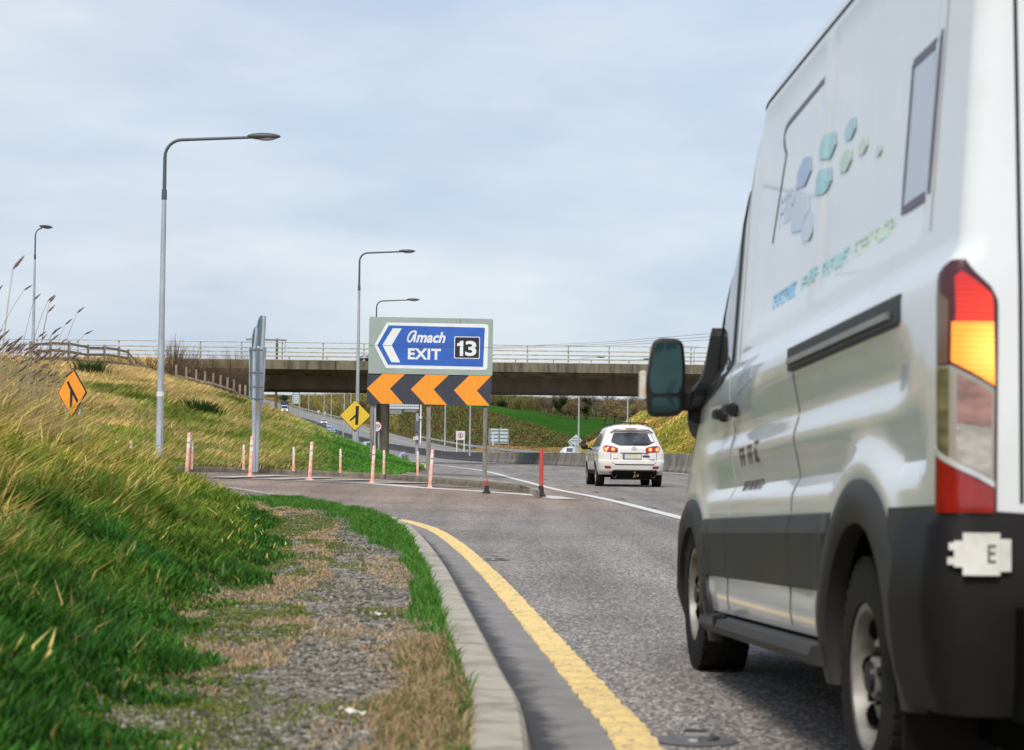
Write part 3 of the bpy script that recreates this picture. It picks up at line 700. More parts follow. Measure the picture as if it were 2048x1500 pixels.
# ================================================================ EXIT SIGN
M_SGREY = mat('sign_grey_green', (.34, .40, .36), .5, col2=(.28, .34, .305), scale=1.1, detail=8)
M_SBLUE = mat('sign_blue', (.030, .125, .50), .45, col2=(.024, .10, .43), scale=1.5)
M_SWH = mat('sign_white', (.80, .82, .82), .45, col2=(.72, .74, .74), scale=3)
M_SBLK = mat('sign_black', (.012, .012, .016), .5)
M_SDARK = mat('chevron_dark', (.030, .031, .048), .55, col2=(.045, .046, .065), scale=3., stretch=(5, 1, .5))
M_SOR = mat('chevron_orange', (.90, .33, .02), .5, col2=(.82, .28, .02), scale=3., stretch=(5, 1, .5))
M_POST = mat('sign_post_steel', (.33, .31, .27), .6, metal=.3, col2=(.14, .12, .09), scale=3., stretch=(2, 2, .4), detail=8)
SY = 66.0; P0 = at(738.7, 633.3, SY); P1 = at(987.5, 638.0, SY)
sc = 4.1/933
tilt = math.atan2(P1.z-P0.z, P1.x-P0.x)
es = thing('exit_sign', 'large blue Amach EXIT 13 sign over orange and black chevrons', 'road sign', (P0.x+2.05, SY, float(Zr(P0.x+2.05, SY))+.1))
org = P0-Vector(es.location)
RT = Matrix.Rotation(-tilt, 3, 'Y')
def uc(x, y):   # zoom pixel -> board coordinates in metres
    return ((x-367)*sc, -(y-650-(x-367)*.0185)*sc)
def board(polys, y0, y1, name, m, par, label=None, raw=False, edge=False):
    mb = MB()
    for pl in polys:
        pts = pl if raw else [uc(*q) for q in pl]
        n = len(pts); 
        vs = [(u, y0, v) for u, v in pts]+[(u, y1, v) for u, v in pts]
        fs = [tuple(range(n)), tuple(range(2*n-1, n-1, -1))]+[(i+n, (i+1) % n+n, (i+1) % n, i) for i in range(n)]
        mb.add([org+RT @ Vector(q) for q in vs], fs)
    return mb.build(name, m, par, label=label)
def rrect(x0, x1, z0, z1, r, n=5):
    p = []
    for cx, cz, a0 in ((x1-r, z1-r, 0), (x0+r, z1-r, 90), (x0+r, z0+r, 180), (x1-r, z0+r, 270)):
        p += [(cx+r*math.cos(rad(a0+90*k/n)), cz+r*math.sin(rad(a0+90*k/n))) for k in range(n+1)]
    return p
def roundpoly(pts, r, n=4):
    res = []; k = len(pts)
    for i in range(k):
        a, b, c = Vector(pts[i-1]), Vector(pts[i]), Vector(pts[(i+1) % k]); d1 = (a-b).normalized(); d2 = (c-b).normalized(); rr = r[i] if isinstance(r, (list, tuple)) else r
        p, q = b+d1*rr, b+d2*rr
        for j in range(n+1): t = j/n; res.append(tuple((1-t)**2*p+2*t*(1-t)*b+t*t*q))
    return res
bd = board([rrect(0, 4.1, -1.905, 0, .07)], 0, .06, 'direction_board', M_SGREY, es, raw=True)
A = roundpoly([uc(*q) for q in [(408, 865), (500, 694), (1266, 706), (1262, 1052), (500, 1037)]], [.05, .05, .12, .12, .05])
B = roundpoly([uc(*q) for q in [(432, 864), (515, 715), (1238, 733), (1230, 1028), (515, 1012)]], [.01, .01, .03, .03, .01])
board([A], -.004, 0, 'white_border', M_SWH, bd, raw=True); board([B], -.008, -.004, 'blue_panel', M_SBLUE, bd, raw=True)
board([[(545, 738), (612, 739), (540, 865), (607, 995), (540, 993), (470, 863)]], -.012, -.008, 'white_chevron', M_SWH, bd)
def text_on(txt, x0, x1, ytop, ybot, m, name, par, yo, bold=.02, shear=0., spacing=1.):
    a, b = uc(x0, ybot), uc(x1, ytop)
    vs, fs = fit_text(txt, a[0], uc(x1, ybot)[0], a[1], uc(x0, ytop)[1], bold, shear, spacing)
    mb = MB(); mb.add([org+RT @ Vector((u, yo, v)) for u, v in vs], fs)
    return mb.build(name, m, par)
# 'Amach' in the Irish lettering: tall script a for the capital
def stroke(pts, w):
    pts = [Vector(p) for p in pts]; l = offset_path(pts, w/2); r = offset_path(pts, -w/2); return [tuple(p) for p in l+r[::-1]]
def cap_a(x0, x1, yt, yb):
    def q(u, v): u2 = u; return uc(x0+(x1-x0)*u2, yb+(yt-yb)*v)
    mb = MB()
    def add(pts, w, yo):
        P = [Vector(q(*p)) for p in pts]; l = offset_path(P, w/2); r = offset_path(P, -w/2)
        for i in range(len(P)-1):
            mb.add([org+RT @ Vector((v[0], yo, v[1])) for v in (l[i], l[i+1], r[i+1], r[i])], [(3, 2, 1, 0)])
    cp = [tuple(p) for p in interp_path([(.97, .955), (.68, .955), (.42, .84), (.20, .56), (.11, .26), (.20, .05), (.40, .06), (.60, .28), (.80, .66)], .06)]
    add(cp, .052, -.012); add([(.99, .985), (.80, .0)], .056, -.0125)
    return mb
cap_a(652, 722, 757, 842).build('lettering', M_SWH, bd)
text_on('mach', 722, 944, 762, 845, M_SWH, 'lettering', bd, -.012, .03, .28, 1.0)
text_on('EXIT', 663, 911, 888, 971, M_SWH, 'lettering', bd, -.012, .035, 0., 1.08)
board([rrect(*[uc(1010, 0)[0], uc(1203, 0)[0]], uc(1105, 966)[1], uc(1105, 800)[1], .04)], -.012, -.008, 'number_panel_border', M_SWH, bd, raw=True)
board([rrect(*[uc(1016, 0)[0], uc(1197, 0)[0]], uc(1105, 960)[1], uc(1105, 806)[1], .035)], -.016, -.012, 'number_panel', M_SBLK, bd, raw=True)
text_on('3', 1094, 1178, 832, 946, M_SWH, 'lettering', bd, -.020, .03)
board([[(1056, 832), (1078, 832), (1078, 946), (1053, 946), (1053, 868), (1032, 872), (1032, 852), (1048, 846)]], -.020, -.016, 'lettering', M_SWH, bd)
board([[(367, 863), (1300, 880), (1300, 881.6), (367, 864.6)], [(1051, 662), (1053, 662), (1053, 704), (1051, 704)]], -.0225, -.021, 'panel_seam', mat('seam_dark', (.09, .11, .12), .7), bd)  # dark joint lines between the board panels
cb = board([[(362, 1077), (1298, 1094), (1292, 1322), (360, 1305)]], .0, .06, 'chevron_board', M_SDARK, es)
board([[(360, 1190), (475, 1081), (643, 1084), (533, 1192), (637, 1308), (468, 1305)], [(690, 1196), (800, 1087), (972, 1090), (862, 1198), (965, 1314), (797, 1310)], [(1015, 1204), (1127, 1093), (1292, 1096), (1187, 1207), (1286, 1320), (1117, 1317)]], -.004, 0, 'orange_chevron', M_SOR, cb)
def vpost(par, px, pyt, pyb, Y, w, m, name='post', n=0):
    a = at(px, pyt, Y); zb = at(px, pyb, Y).z; l = Vector(par.location); mb = MB()
    x = at(px, (pyt+pyb)/2, Y).x
    mb.bbox((x-l.x, Y-l.y, (a.z+zb-.3)/2-l.z), (w, w*1.6, a.z-zb+.3), .012); return mb.build(name, m, par)
for px, pb in ((745, 942), (858, 951), (971, 962)):
    vpost(es, px, 640, pb, SY+.18, .14 if px > 800 else .12, M_POST)
for px in (750.5,): vpost(es, px, 640, 944, SY+.18, .07, M_GALV)
for zy in (660, 830, 1010, 1120, 1260): board([[(385, zy-6), (1280, zy-6+17), (1280, zy+6+17), (385, zy+6)]], .06, .09, 'back_rail', M_GALV, es)

# ================================================================ DIAMOND SIGNS
M_SYEL = mat('sign_yellow', (.78, .53, .035), .5, col2=(.70, .46, .03), scale=2)
M_SORA = mat('sign_orange', (.98, .36, .02), .55, col2=(.85, .30, .03), scale=1.5, detail=8)
def dsign(name, label, cat, c, Y, half, m, strokes, postpx, yaw=0., base=None, hz=None, skew=0.):
    P = at(*c, Y); t = thing(name, label, cat, (P.x, Y, float(base)), yaw)
    hz = hz or half; z0 = P.z-base; mb = MB()
    def place(pts, y0, y1): 
        mb.prism([(x, z+z0+skew*x) for x, z in pts], y0, y1)
    sh = lambda s, k: roundpoly([(-s, 0), (0, -k), (s, 0), (0, k)], .05*s/half)
    place(sh(half, hz), 0, .03); p = mb.build('plate', M_SBLK, t)
    mb = MB(); mb.prism([(x, z+z0+skew*x) for x, z in sh(half*.95, hz*.95)], -.004, 0); mb.build('coloured_face', m, p)
    mb = MB()
    for k, s in enumerate(strokes): mb.prism([(x, z+z0+skew*x) for x, z in s][::-1], -.008-.001*k, -.004-.0002*k)
    mb.build('symbol', M_SBLK, p)
    for dx in postpx:
        mb = MB(); mb.tube((dx, .07, -.4), (dx, .07, z0+.25), .045, n=10); mb.build('post', M_GALV, t)
    return t
# yellow merge sign : coordinates read off the zoom (4.655 px per px), scaled to metres at Y=76
Yd = 76.0; k = Yd/4000
def zp(x, y, cx=709.9, cy=831.2, ox=640, oy=760, s=4.655): return ((ox+x/s-cx)*k, -(oy+y/s-cy)*k)
st = [[zp(330, 242), zp(360, 243), zp(354, 418), zp(326, 417)], [zp(332, 318), zp(332, 345), zp(281, 385), zp(273, 374)]]
dsign('merge_sign', 'yellow diamond merge sign on steel posts left of the exit sign', 'road sign', (710.4, 831), Yd, 32*k, M_SYEL, st, (-.05, .03), base=at(710, 920, Yd).z)
t2 = bpy.data.objects['merge_sign']
mb = MB(); mb.tube((-.55+.1, .1, -.3), (-.55+.1, .1, 1.2), .03, n=8); mb.build('side_post', M_GALV, t2)
Yo = 50.0; k = Yo/4000
def zo(x, y): return ((90+x/8.33-144)*k, -(720+y/8.33-785)*k)
Y_ = 1/math.cos(rad(52))
st = [[(a*Y_, b) for a, b in s] for s in ([zo(362, 375), zo(388, 338), zo(420, 410), zo(560, 670), zo(540, 720), zo(420, 500)], [zo(424, 500), zo(462, 560), zo(460, 800), zo(420, 800)])]
dsign('roadworks_sign', 'orange diamond merge sign half sunk in long grass at left', 'road sign', (144, 785), Yo, .585, M_SORA, st, (-.3, .22), yaw=rad(-41), base=.55, hz=.63, skew=.0)

# ================================================================ LEANING TWIN POSTS WITH SIGN BACKS
def twin():
    Y = G(510, 938, .15)[1]+.5; b0 = at(506, 940, Y)
    t = thing('sign_seen_edge_on', 'pair of leaning grey posts carrying sign backs seen edge-on', 'road sign', (b0.x, Y, b0.z))
    l = Vector(t.location); P = lambda px, py, dy=0.: at(px, py, Y+dy)-l
    def post(a, b, dy, w0, w1):
        mb = MB(); mb.path([P(*a, dy), P(*b, dy)], [w0, w1], 12); autosmooth(mb.build('post', M_GALV, t), 60)
    post((507.5, 944), (508.5, 700), 0, .065, .05); post((508.5, 700), (513.5, 655), 0, .05, .045)
    post((511.5, 944), (528.5, 632), .9, .07, .055)
    post((524, 800), (530.5, 695), 1.5, .04, .04)
    mb_ = mat('sign_back_alloy', (.30, .42, .50), .5, col2=(.22, .31, .38), scale=3.)
    def panel(c0, c1, dy0, dy1, name='sign_panel'):   # c = (px, top, bottom)
        a, b, c, d = P(c0[0], c0[1], dy0), P(c1[0], c1[1], dy1), P(c1[0], c1[2], dy1), P(c0[0], c0[2], dy0)
        nn = (b-a).cross(d-a).normalized()*.012; mb = MB()
        mb.add([a-nn, b-nn, c-nn, d-nn, a+nn, b+nn, c+nn, d+nn], [(0, 1, 2, 3), (7, 6, 5, 4), (0, 4, 5, 1), (1, 5, 6, 2), (2, 6, 7, 3), (3, 7, 4, 0)])
        return mb.build(name, mb_, t)
    panel((498.8, 695, 797), (506.5, 694, 797), .10, .75); panel((512, 696, 797), (519.5, 697, 796), .99, 1.8)
    def disc(px, py, ry, rx, dy, a):
        mb = MB(); c = P(px, py, dy); n = 20; lean = (P(528.5, 632, dy)-P(511.5, 940, dy)).normalized() if px > 515 else Vector((.05, 0, 1)).normalized()
        r = ry*Y/4000; wv = Vector((rx*Y/4000, math.sqrt(max(r*r-(rx*Y/4000)**2, 0)), 0))
        ring = [c+lean*r*math.cos(2*PI*i/n)+wv*math.sin(2*PI*i/n) for i in range(n)]; nv = lean.cross(wv).normalized()*.012
        mb.add([q-nv for q in ring]+[q+nv for q in ring], [tuple(range(n)), tuple(range(2*n-1, n-1, -1))]+[(i, i+n, (i+1) % n+n, (i+1) % n) for i in range(n)])
        mb.build('round_plate', mb_, t)
    disc(521.5, 662, 32, 5, 1.15, 0); disc(510, 677, 24, 3.4, .2, 0)
    mbc = MB()
    for y in (699, 745, 773, 797):
        mbc.path([P(499, y, .05), P(510, y, -.08)], .024, 6); mbc.path([P(511, y+1, -.05), P(525, y+1, .80)], .024, 6)
    mbc.build('clamp', M_GALVD, t)
twin()

# ================================================================ BOLLARDS
M_PINK = mat('faded_red_plastic', (.72, .27, .19), .6, col2=(.84, .56, .48), scale=9., detail=6)
M_RED = mat('red_plastic', (.55, .06, .035), .5, col2=(.42, .045, .03), scale=5.)
M_BAND = mat('reflective_band', (.90, .88, .82), .4, col2=(.6, .5, .42), scale=12)
M_RUB = mat('black_rubber', (.02, .02, .02), .7)
def bollard(kind):
    t = thing('flexible_bollard', 'x', 'bollard', (0, 0, 0), 0, 'flexible bollards around the island')
    r = .040 if kind != 'red' else .036; H = {'near': .93, 'far': .78, 'red': .90}[kind]; body = M_RED if kind == 'red' else M_PINK
    mb = MB(); mb.path([(0, 0, .03), (0, 0, H-.02), (0, 0, H)], [r*1.1, r, r*.8], 12); autosmooth(mb.build('tube', body, t), 50)
    if kind == 'red':
        mb = MB(); mb.lathe([(.10, 0), (.10, .02), (.055, .06), (.045, .20), (.037, .21)], n=14); mb.build('base', M_RUB, t)
    else:
        mb = MB(); mb.lathe([(.12, 0), (.12, .015), (.06, .035), (.05, .07), (.042, .08)] if kind == 'near' else [(.05, 0), (.045, .02)], n=14); mb.build('base', body, t)
        for z0, z1 in (((H-.2, H-.1), (H-.34, H-.24)) if kind == 'near' else ((H-.13, H-.02), (H-.3, H-.17))):
            mb = MB(); mb.tube((0, 0, z0), (0, 0, z1), r*1.035, n=12); mb.build('reflective_band', M_BAND, t)
        mb = MB(); mb.box((0, -r*1.02, H-.22), (.02, .015, .02)); mb.build('stud', M_RUB, t)
    return t
BP = {k: bollard(k) for k in ('near', 'far', 'red')}; used = set()
def place_b(kind, px, py, label, s=1., dz=0., lean=(0, 0)):
    x, y = G(px, py, dz); o = BP[kind] if kind not in used else copy_tree(BP[kind]); used.add(kind)
    o.location = (x, y, float(Zr(x, y))+dz); o.scale = (s, s, s); o['label'] = label; o.rotation_euler = (lean[0], lean[1], random.random()*.6-.3)
place_b('near', 373, 950, 'faded pink bollard on the hatching, closest to the tall lamp column', 1.12, lean=(0, .05))
place_b('near', 500, 955, 'faded pink bollard in front of the leaning twin sign posts', 1.10, lean=(0, .04))
place_b('near', 619, 960, 'faded pink bollard alone on the hatching left of the yellow diamond sign', 1.02, lean=(0, .05))
place_b('near', 744, 967, 'faded pink bollard in front of the left leg of the exit sign', .99, lean=(0, .05))
place_b('near', 859.5, 977, 'faded pink bollard in front of the middle leg of the exit sign', .97, lean=(0, .06))
place_b('red', 1082, 994, 'bright red bollard with black base standing alone at the island tip', 1.15)
place_b('far', 231.5, 930, 'pale pink bollard beside the blue-capped marker in the grass', .8, .15)
place_b('far', 261, 934, 'pale pink bollard half hidden in grass left of the tall lamp column', .82, .15)
place_b('far', 383, 938, 'thin pink bollard standing behind the kerb next to a nearer one', .9, .15)
place_b('far', 487, 939, 'thin pink bollard behind the kerb just left of the leaning twin posts', .83, .15)
place_b('far', 587, 942, 'thin pink bollard behind the kerb right of the leaning twin posts', .82, .15)
place_b('far', 680.5, 945, 'thin pink bollard behind the kerb left of the yellow diamond sign posts', .82, .15)
place_b('far', 767.5, 948, 'thin pink bollard at the foot of the bridge pier', .84, .15)
place_b('far', 835, 950, 'thin pink bollard between the rail end and the middle sign leg', .85, .15)
# the broken one
x, y = G(973, 987); t = thing('bollard_stub', 'broken red bollard stump under the right leg of the exit sign', 'bollard', (x, y, float(Zr(x, y))))
mb = MB(); mb.lathe([(.10, 0), (.10, .02), (.055, .06), (.045, .17), (.03, .18)], n=14); mb.build('base', M_RUB, t)
mb = MB(); mb.path([(0, 0, .15), (0, 0, .27), (.01, 0, .33)], [.036, .034, .012], 10); mb.build('torn_tube', M_RED, t)
# blue-capped marker
x, y = G(215, 925); P = at(215, 920, 52); t = thing('marker_post', 'short white marker with a blue face deep in the left grass', 'marker post', (P.x, 52, P.z-.2))
mb = MB(); mb.bbox((0, 0, .25), (.11, .05, .62), .01); b_ = mb.build('post', M_SWH, t)
mb = MB(); mb.box((0, -.028, .44), (.10, .006, .15)); mb.build('blue_face', mat('marker_blue', (.03, .28, .6), .5), b_)
P = at(591, 880, 95); t = thing('marker_post', 'tiny blue marker on the grass slope below the route sign', 'marker post', (P.x, 95, P.z-.4))
mb = MB(); mb.bbox((0, 0, .4), (.06, .04, .75), .01); mb.build('post', mat('marker_blue', (.03, .28, .6), .5), t)

# ================================================================ OTHER SIGNS
def rsign(c, Y, r, base):
    P = at(*c, Y); t = thing('speed_limit_sign', 'round red-rimmed 120 speed limit sign in front of the pier', 'road sign', (P.x, Y, base)); z = P.z-base
    circ = lambda q: [(q*math.cos(2*PI*i/28), z+q*math.sin(2*PI*i/28)) for i in range(28)]
    mb = MB(); mb.prism(circ(r), 0, .03); p = mb.build('plate', mat('sign_red', (.42, .012, .02), .5), t)
    mb = MB(); mb.prism(circ(r*.80), -.004, 0); mb.build('white_face', M_SWH, p)
    vs, fs = fit_text('120', -r*.62, r*.60, z-.05*r, z+r*.5-.0, .02); mb = MB(); mb.add([(a, -.009, b-.12*r) for a, b in vs], fs); mb.build('number', M_SBLK, p)
    vs, fs = fit_text('km/h', -r*.32, r*.32, z-.52*r, z-.3*r, .0); mb = MB(); mb.add([(a, -.009, b) for a, b in vs], fs); mb.build('unit_lettering', M_SBLK, p)
    mb = MB(); mb.tube((.12, .06, -.3), (.12, .06, z), .045, n=10); mb.build('post', M_GALV, t)
rsign((752.6, 853), 100, .30, at(756, 926, 100).z)
# pedestrian prohibition sign
def psign():
    Y = 250; P = at(921, 862, Y); w = 20*Y/4000; k = Y/4000
    t = thing('pedestrian_prohibition_sign', 'white square sign with a red no-pedestrians ring beyond the barrier', 'road sign', (P.x, Y, at(921, 901, Y).z)); zt = P.z-t.location.z
    mb = MB(); mb.bbox((0, 0, zt-9*k), (18*k, .05, 18*k), .02); p = mb.build('plate', mat('sign_offwhite', (.66, .68, .70), .5), t)
    mb = MB(); n = 20; R0, R1 = 5.2*k, 4.*k
    vs = [(R*math.cos(2*PI*i/n), -.04, zt-9*k+R*math.sin(2*PI*i/n)) for R in (R0, R1) for i in range(n)]
    mb.add(vs, [(i, i+n, (i+1) % n+n, (i+1) % n) for i in range(n)]); mb.add([(-3.2*k, -.042, zt-9*k+3.0*k), (-2.6*k, -.042, zt-9*k+3.4*k), (3.2*k, -.042, zt-9*k-3.0*k), (2.6*k, -.042, zt-9*k-3.4*k)], [(0, 1, 2, 3)])
    mb.build('red_ring', mat('sign_red', (.42, .012, .02), .5), p)
    mb = MB(); mb.ell((0, -.045, zt-9*k+2.3*k), (.7*k, .01, .7*k), 8, 6); mb.path([(0, -.045, zt-9*k+1.5*k), (0, -.045, zt-9*k-.6*k)], .9*k, 6); mb.path([(0, -.045, zt-9.6*k), (-.9*k, -.045, zt-12*k)], .4*k, 5); mb.path([(0, -.045, zt-9.6*k), (.9*k, -.045, zt-12*k)], .4*k, 5)
    mb.build('walking_figure_symbol', M_SBLK, p)
    for dx in (-7*k, 7.5*k): mb = MB(); mb.tube((dx, .05, -.3), (dx, .05, zt-2*k), .06, n=8); mb.build('post', M_SWH, t)
psign()
M_BACK = mat('sign_back_pale', (.50, .60, .60), .6, col2=(.42, .51, .52), scale=1.)
def back_sign(x0, x1, yt, yb, ybase, Y, label, posts, ribs=4, m=M_BACK, name='panel_sign', grp=None):
    k = Y/4000; P = at((x0+x1)/2, yt, Y); t = thing(name, label, 'road sign', (P.x, Y, at((x0+x1)/2, ybase, Y).z), 0, grp); zt = P.z-t.location.z; w = (x1-x0)*k; h = (yb-yt)*k
    mb = MB(); mb.bbox((0, .1, zt-h/2), (w, .06, h), .02); mb.build('plate', m, t)
    for i in range(ribs): mb = MB(); mb.box((0, .04, zt-h*(i+.5)/ribs), (w*.98, .06, .09)); mb.build('stiffening_rib', M_GALVD, t)
    for f in posts: mb = MB(); mb.bbox(((f-.5)*w, -.04, (zt-.3)/2), (.13, .08, zt+.3), .01); mb.build('post', M_GALVD, t)
back_sign(977.5, 1018.5, 857.5, 887, 905, 210, 'large pale back of a panel sign right of the exit sign leg', (.04, .5, .96))
back_sign(584.5, 600, 778, 807.5, 838, 560, 'tall grey grid-like sign back under the bridge near the lorry', (.1, .9), 7)
def dia_back(px, py, s, Y, label, sq=None):
    k = Y/4000; P = at(px, py, Y); t = thing('diamond_sign', label, 'road sign', (P.x, Y, at(px, 907, Y).z), 0); z = P.z-t.location.z
    mb = MB(); mb.prism([(-s*k, z), (0, z-s*k), (s*k, z), (0, z+s*k)], .04, .08); mb.build('plate', M_BACK, t)
    mb = MB(); mb.box((0, .02, z), (s*k*1.7, .05, .05)); mb.box((0, .02, z+s*k*.4), (s*k*1.0, .05, .05)); mb.build('stiffening_rib', M_GALVD, t)
    if sq: mb = MB(); mb.bbox((0, .06, z-s*k-.45), (sq*k, .04, .95), .01); mb.build('supplementary_plate', M_BACK, t)
    mb = MB(); mb.tube((0, 0, -.2), (0, 0, z), .05, n=8); mb.build('post', M_GALV, t)
dia_back(1152, 881, 12.5, 190, 'larger grey diamond sign back left of the white car', 13)
dia_back(1142.5, 884, 7.5, 205, 'smaller grey diamond sign back half behind the larger one', 9)
# narrow edge-on sign beside the panel back
P = at(985.5, 862, 190); t = thing('narrow_sign', 'narrow sign seen edge-on in front of the pale sign back', 'road sign', (P.x, 190, at(985, 905, 190).z)); z = P.z-t.location.z
mb = MB(); mb.prism([(-.03, z-1.4), (.10, z-1.4), (.10, z-.5), (.03, z), (-.03, z-.5)], 0, .9); mb.build('plate', M_BACK, t)
mb = MB(); mb.tube((.02, .4, -.2), (.02, .4, z-1.), .05, n=8); mb.build('post', M_GALV, t)
# route sign M18
def m18():
    Y = 140; k = Y/4000; P = at(660, 852, Y); t = thing('route_sign', 'small blue M18 sign with destination strip above the slope', 'road sign', (P.x, Y, at(660, 872, Y).z)); z = P.z-t.location.z
    o_ = mat('route_blue', (.02, .13, .36), .5)
    def rr(c, w, h, y, m, nm, par): mb = MB(); mb.prism(rrect(c[0]-w/2, c[0]+w/2, c[1]-h/2, c[1]+h/2, .08), y, y+.03); return mb.build(nm, m, par)
    a = rr((0, z), 14.*k, 8.4*k, 0, M_SWH, 'plate', t); rr((0, z), 13*k, 7.4*k, -.034, o_, 'blue_face', a)
    vs, fs = fit_text('M18', -5.4*k, 5.0*k, z-2.6*k, z+2.5*k, .03); mb = MB(); mb.add([(q, -.04, w) for q, w in vs], fs); mb.build('lettering', M_SWH, a)
    b = rr((-.02, z-9.2*k), 33*k, 9*k, 0, M_SWH, 'destination_plate', t); rr((-.02, z-9.2*k), 32*k, 8*k, -.034, o_, 'blue_face', b)
    mb = MB()
    for r0 in (-6.9, -10.3):
        x = -13
        while x < 12: w = random.choice([1, 1.2, 1.6]); mb.box((x*k, -.04, z+r0*k), (w*k*.8, .01, random.choice([1.8, 2.4])*k)); x += w+.8
    mb.build('lettering', M_SWH, b)
    for dx in (-9, 9): mb = MB(); mb.tube((dx*k, .06, -.5), (dx*k, .06, z-8*k), .06, n=8); mb.build('post', M_GALV, t)
m18()
# small far roadside signs
for px, py, lab in ((637, 823, 'small pale sign left of the oncoming silver car'), (649.5, 826, 'small pale sign just behind the oncoming silver car')):
    Y = 640; k = Y/4000; P = at(px, py, Y); t = thing('roadside_sign', lab, 'road sign', (P.x, Y, at(px, py+9, Y).z)); z = P.z-t.location.z
    mb = MB(); mb.bbox((0, 0, z), (4*k, .1, 5*k), .02); mb.build('plate', M_BACK, t); mb = MB(); mb.tube((0, .1, -.5), (0, .1, z), .12, n=6); mb.build('post', M_GALV, t)

# gantry ---------------------------------------------------------
def gantry():
    Y = 262; k = Y/4000; l = at(834, 884, Y); t = thing('sign_gantry', 'grey steel overhead gantry with a cabinet on its leg beyond the pier', 'gantry', (l.x, Y, l.z)); lz = l.z
    Z = lambda y: at(834, y, Y).z-lz
    mb = MB(); mb.bbox((0, 0, Z(848)/2-.2), (6*k, .5, Z(812)+.8), .05); mb.build('leg', mat('gantry_grey', (.33, .34, .40), .5, col2=(.27, .28, .33)), t)
    mb = MB(); w = 92*k
    for z in (Z(810), Z(816)): mb.box((-w/2+3*k, 0, z), (w, .12, .25))
    for i in range(22): mb.box((-w/2+3*k-w/2+w*(i+.5)/22, 0, Z(813)), (.1, .1, .45))
    mb.build('truss_beam', mat('gantry_pale', (.58, .62, .66), .5), t)
    mb = MB(); mb.bbox((-14*k, .2, Z(821)), (26*k, .3, 7*k), .04); mb.bbox((-46*k, .2, Z(823)), (30*k, .3, 12*k), .04); mb.build('sign_panel_back', M_GALVD, t)
    mb = MB(); mb.bbox((0, -.4, Z(853)), (9*k, .5, 23*k), .04); mb.build('cabinet', mat('cabinet_dark', (.10, .11, .13), .6), t)
    mb = MB(); mb.bbox((-2*k, -.3, Z(877)), (11*k, .9, 7*k), .04); mb.build('plinth', mat('plinth_pale', (.62, .60, .53), .8), t)
gantry()
Y = 255; P = at(841, 882, Y); t = thing('camera_pole', 'slim white pole with a small camera box beside the gantry leg', 'pole', (P.x, Y, P.z)); z = at(840, 790, Y).z-P.z
mb = MB(); mb.tube((0, 0, -.3), (0, 0, z), .10, .07, 8); mb.build('pole', M_SWH, t)
zb = at(840, 835.5, Y).z-P.z; mb = MB(); mb.bbox((.0, -.15, zb), (6*Y/4000, .3, 5*Y/4000), .03); mb.build('camera_box', M_BACK, t)
# wooden pole with cross arm
M_WOOD = mat('weathered_wood', (.17, .12, .08), .9, col2=(.08, .055, .04), scale=3, stretch=(6, 6, .6), bump=.3)
Y = 158; k = Y/4000; P = at(551.5, 833, Y); t = thing('wooden_pole', 'brown wooden utility pole with a long cross arm behind the bridge', 'utility pole', (P.x, Y, P.z)); z = at(551.5, 677, Y).z-P.z
mb = MB(); mb.tube((0, 0, -.5), (0, 0, z), .11, .10, 10); mb.build('pole', M_WOOD, t)
mb = MB(); mb.box((-21*k, -.12, z-.12), (81*k, .1, .14), ry=.012); mb.build('cross_arm', M_GALVD, t)
mb = MB(); mb.tube((17*k, -.12, z-.1), (17*k, -.12, z-1.1), .05, n=8); mb.build('insulator', M_BACK, t)
# overhead wires
def wires():
    t = thing('overhead_wires', 'three thin overhead wires sloping up to the right above the bridge', 'cable', tuple(at(990, 695, 210)))
    l = Vector(t.location); mt = mat('wire', (.10, .11, .13), .5)
    for (a, b) in (((985, 694), (1500, 661)), ((985, 695.5), (1500, 668)), ((985, 697), (1500, 675))):
        p, q = at(*a, 260), at(*b, 170); m = (p+q)/2-Vector((0, 0, .25)); mb = MB(); mb.path([p-l, m-l, q-l], .018, 5); mb.build('wire', mt, t)
wires()
# guard rails
def guard(label, pts, Y=None, h=.75, zf=Zr, beam=.3):
    p = [Vector(q) for q in pts]; o0 = Vector((p[0].x, p[0].y, float(zf(p[0].x, p[0].y)))); t = thing('guard_rail', label, 'guard rail', tuple(o0))
    P = interp_path([tuple(q) for q in p], 4.); mb = MB(); pr = [(0, -.15), (.04, -.09), (.0, 0), (.04, .09), (0, .15), (-.02, .15), (-.02, -.15)]
    vs = []
    for i, q in enumerate(P):
        d = (P[min(i+1, len(P)-1)]-P[max(i-1, 0)]).normalized(); nn = Vector((-d.y, d.x)); z = float(zf(q.x, q.y))+h
        vs += [Vector((q.x+nn.x*o, q.y+nn.y*o, z+dz))-o0 for o, dz in pr]
    n = len(pr); mb.add(vs, [(i*n+j, (i+1)*n+j, (i+1)*n+(j+1) % n, i*n+(j+1) % n) for i in range(len(P)-1) for j in range(n)]); mb.build('beam', M_GALV, t)
    for q in P[::2]: mb = MB(); mb.box(Vector((q.x+.08, q.y, float(zf(q.x, q.y))+h/2-.1))-o0, (.1, .1, h+.2)); mb.build('post', M_GALVD, t)
guard('curved guard rail at the far road edge behind the gantry', [(float(Bx(y))+12.3, y) for y in (232, 260, 300, 340, 380)], zf=lambda x, y: Zr(x, y))
guard('guard rail along the climbing road behind the oncoming lorry', [(float(Bx(y))+12.3, y) for y in (560, 620, 680, 740, 800)])
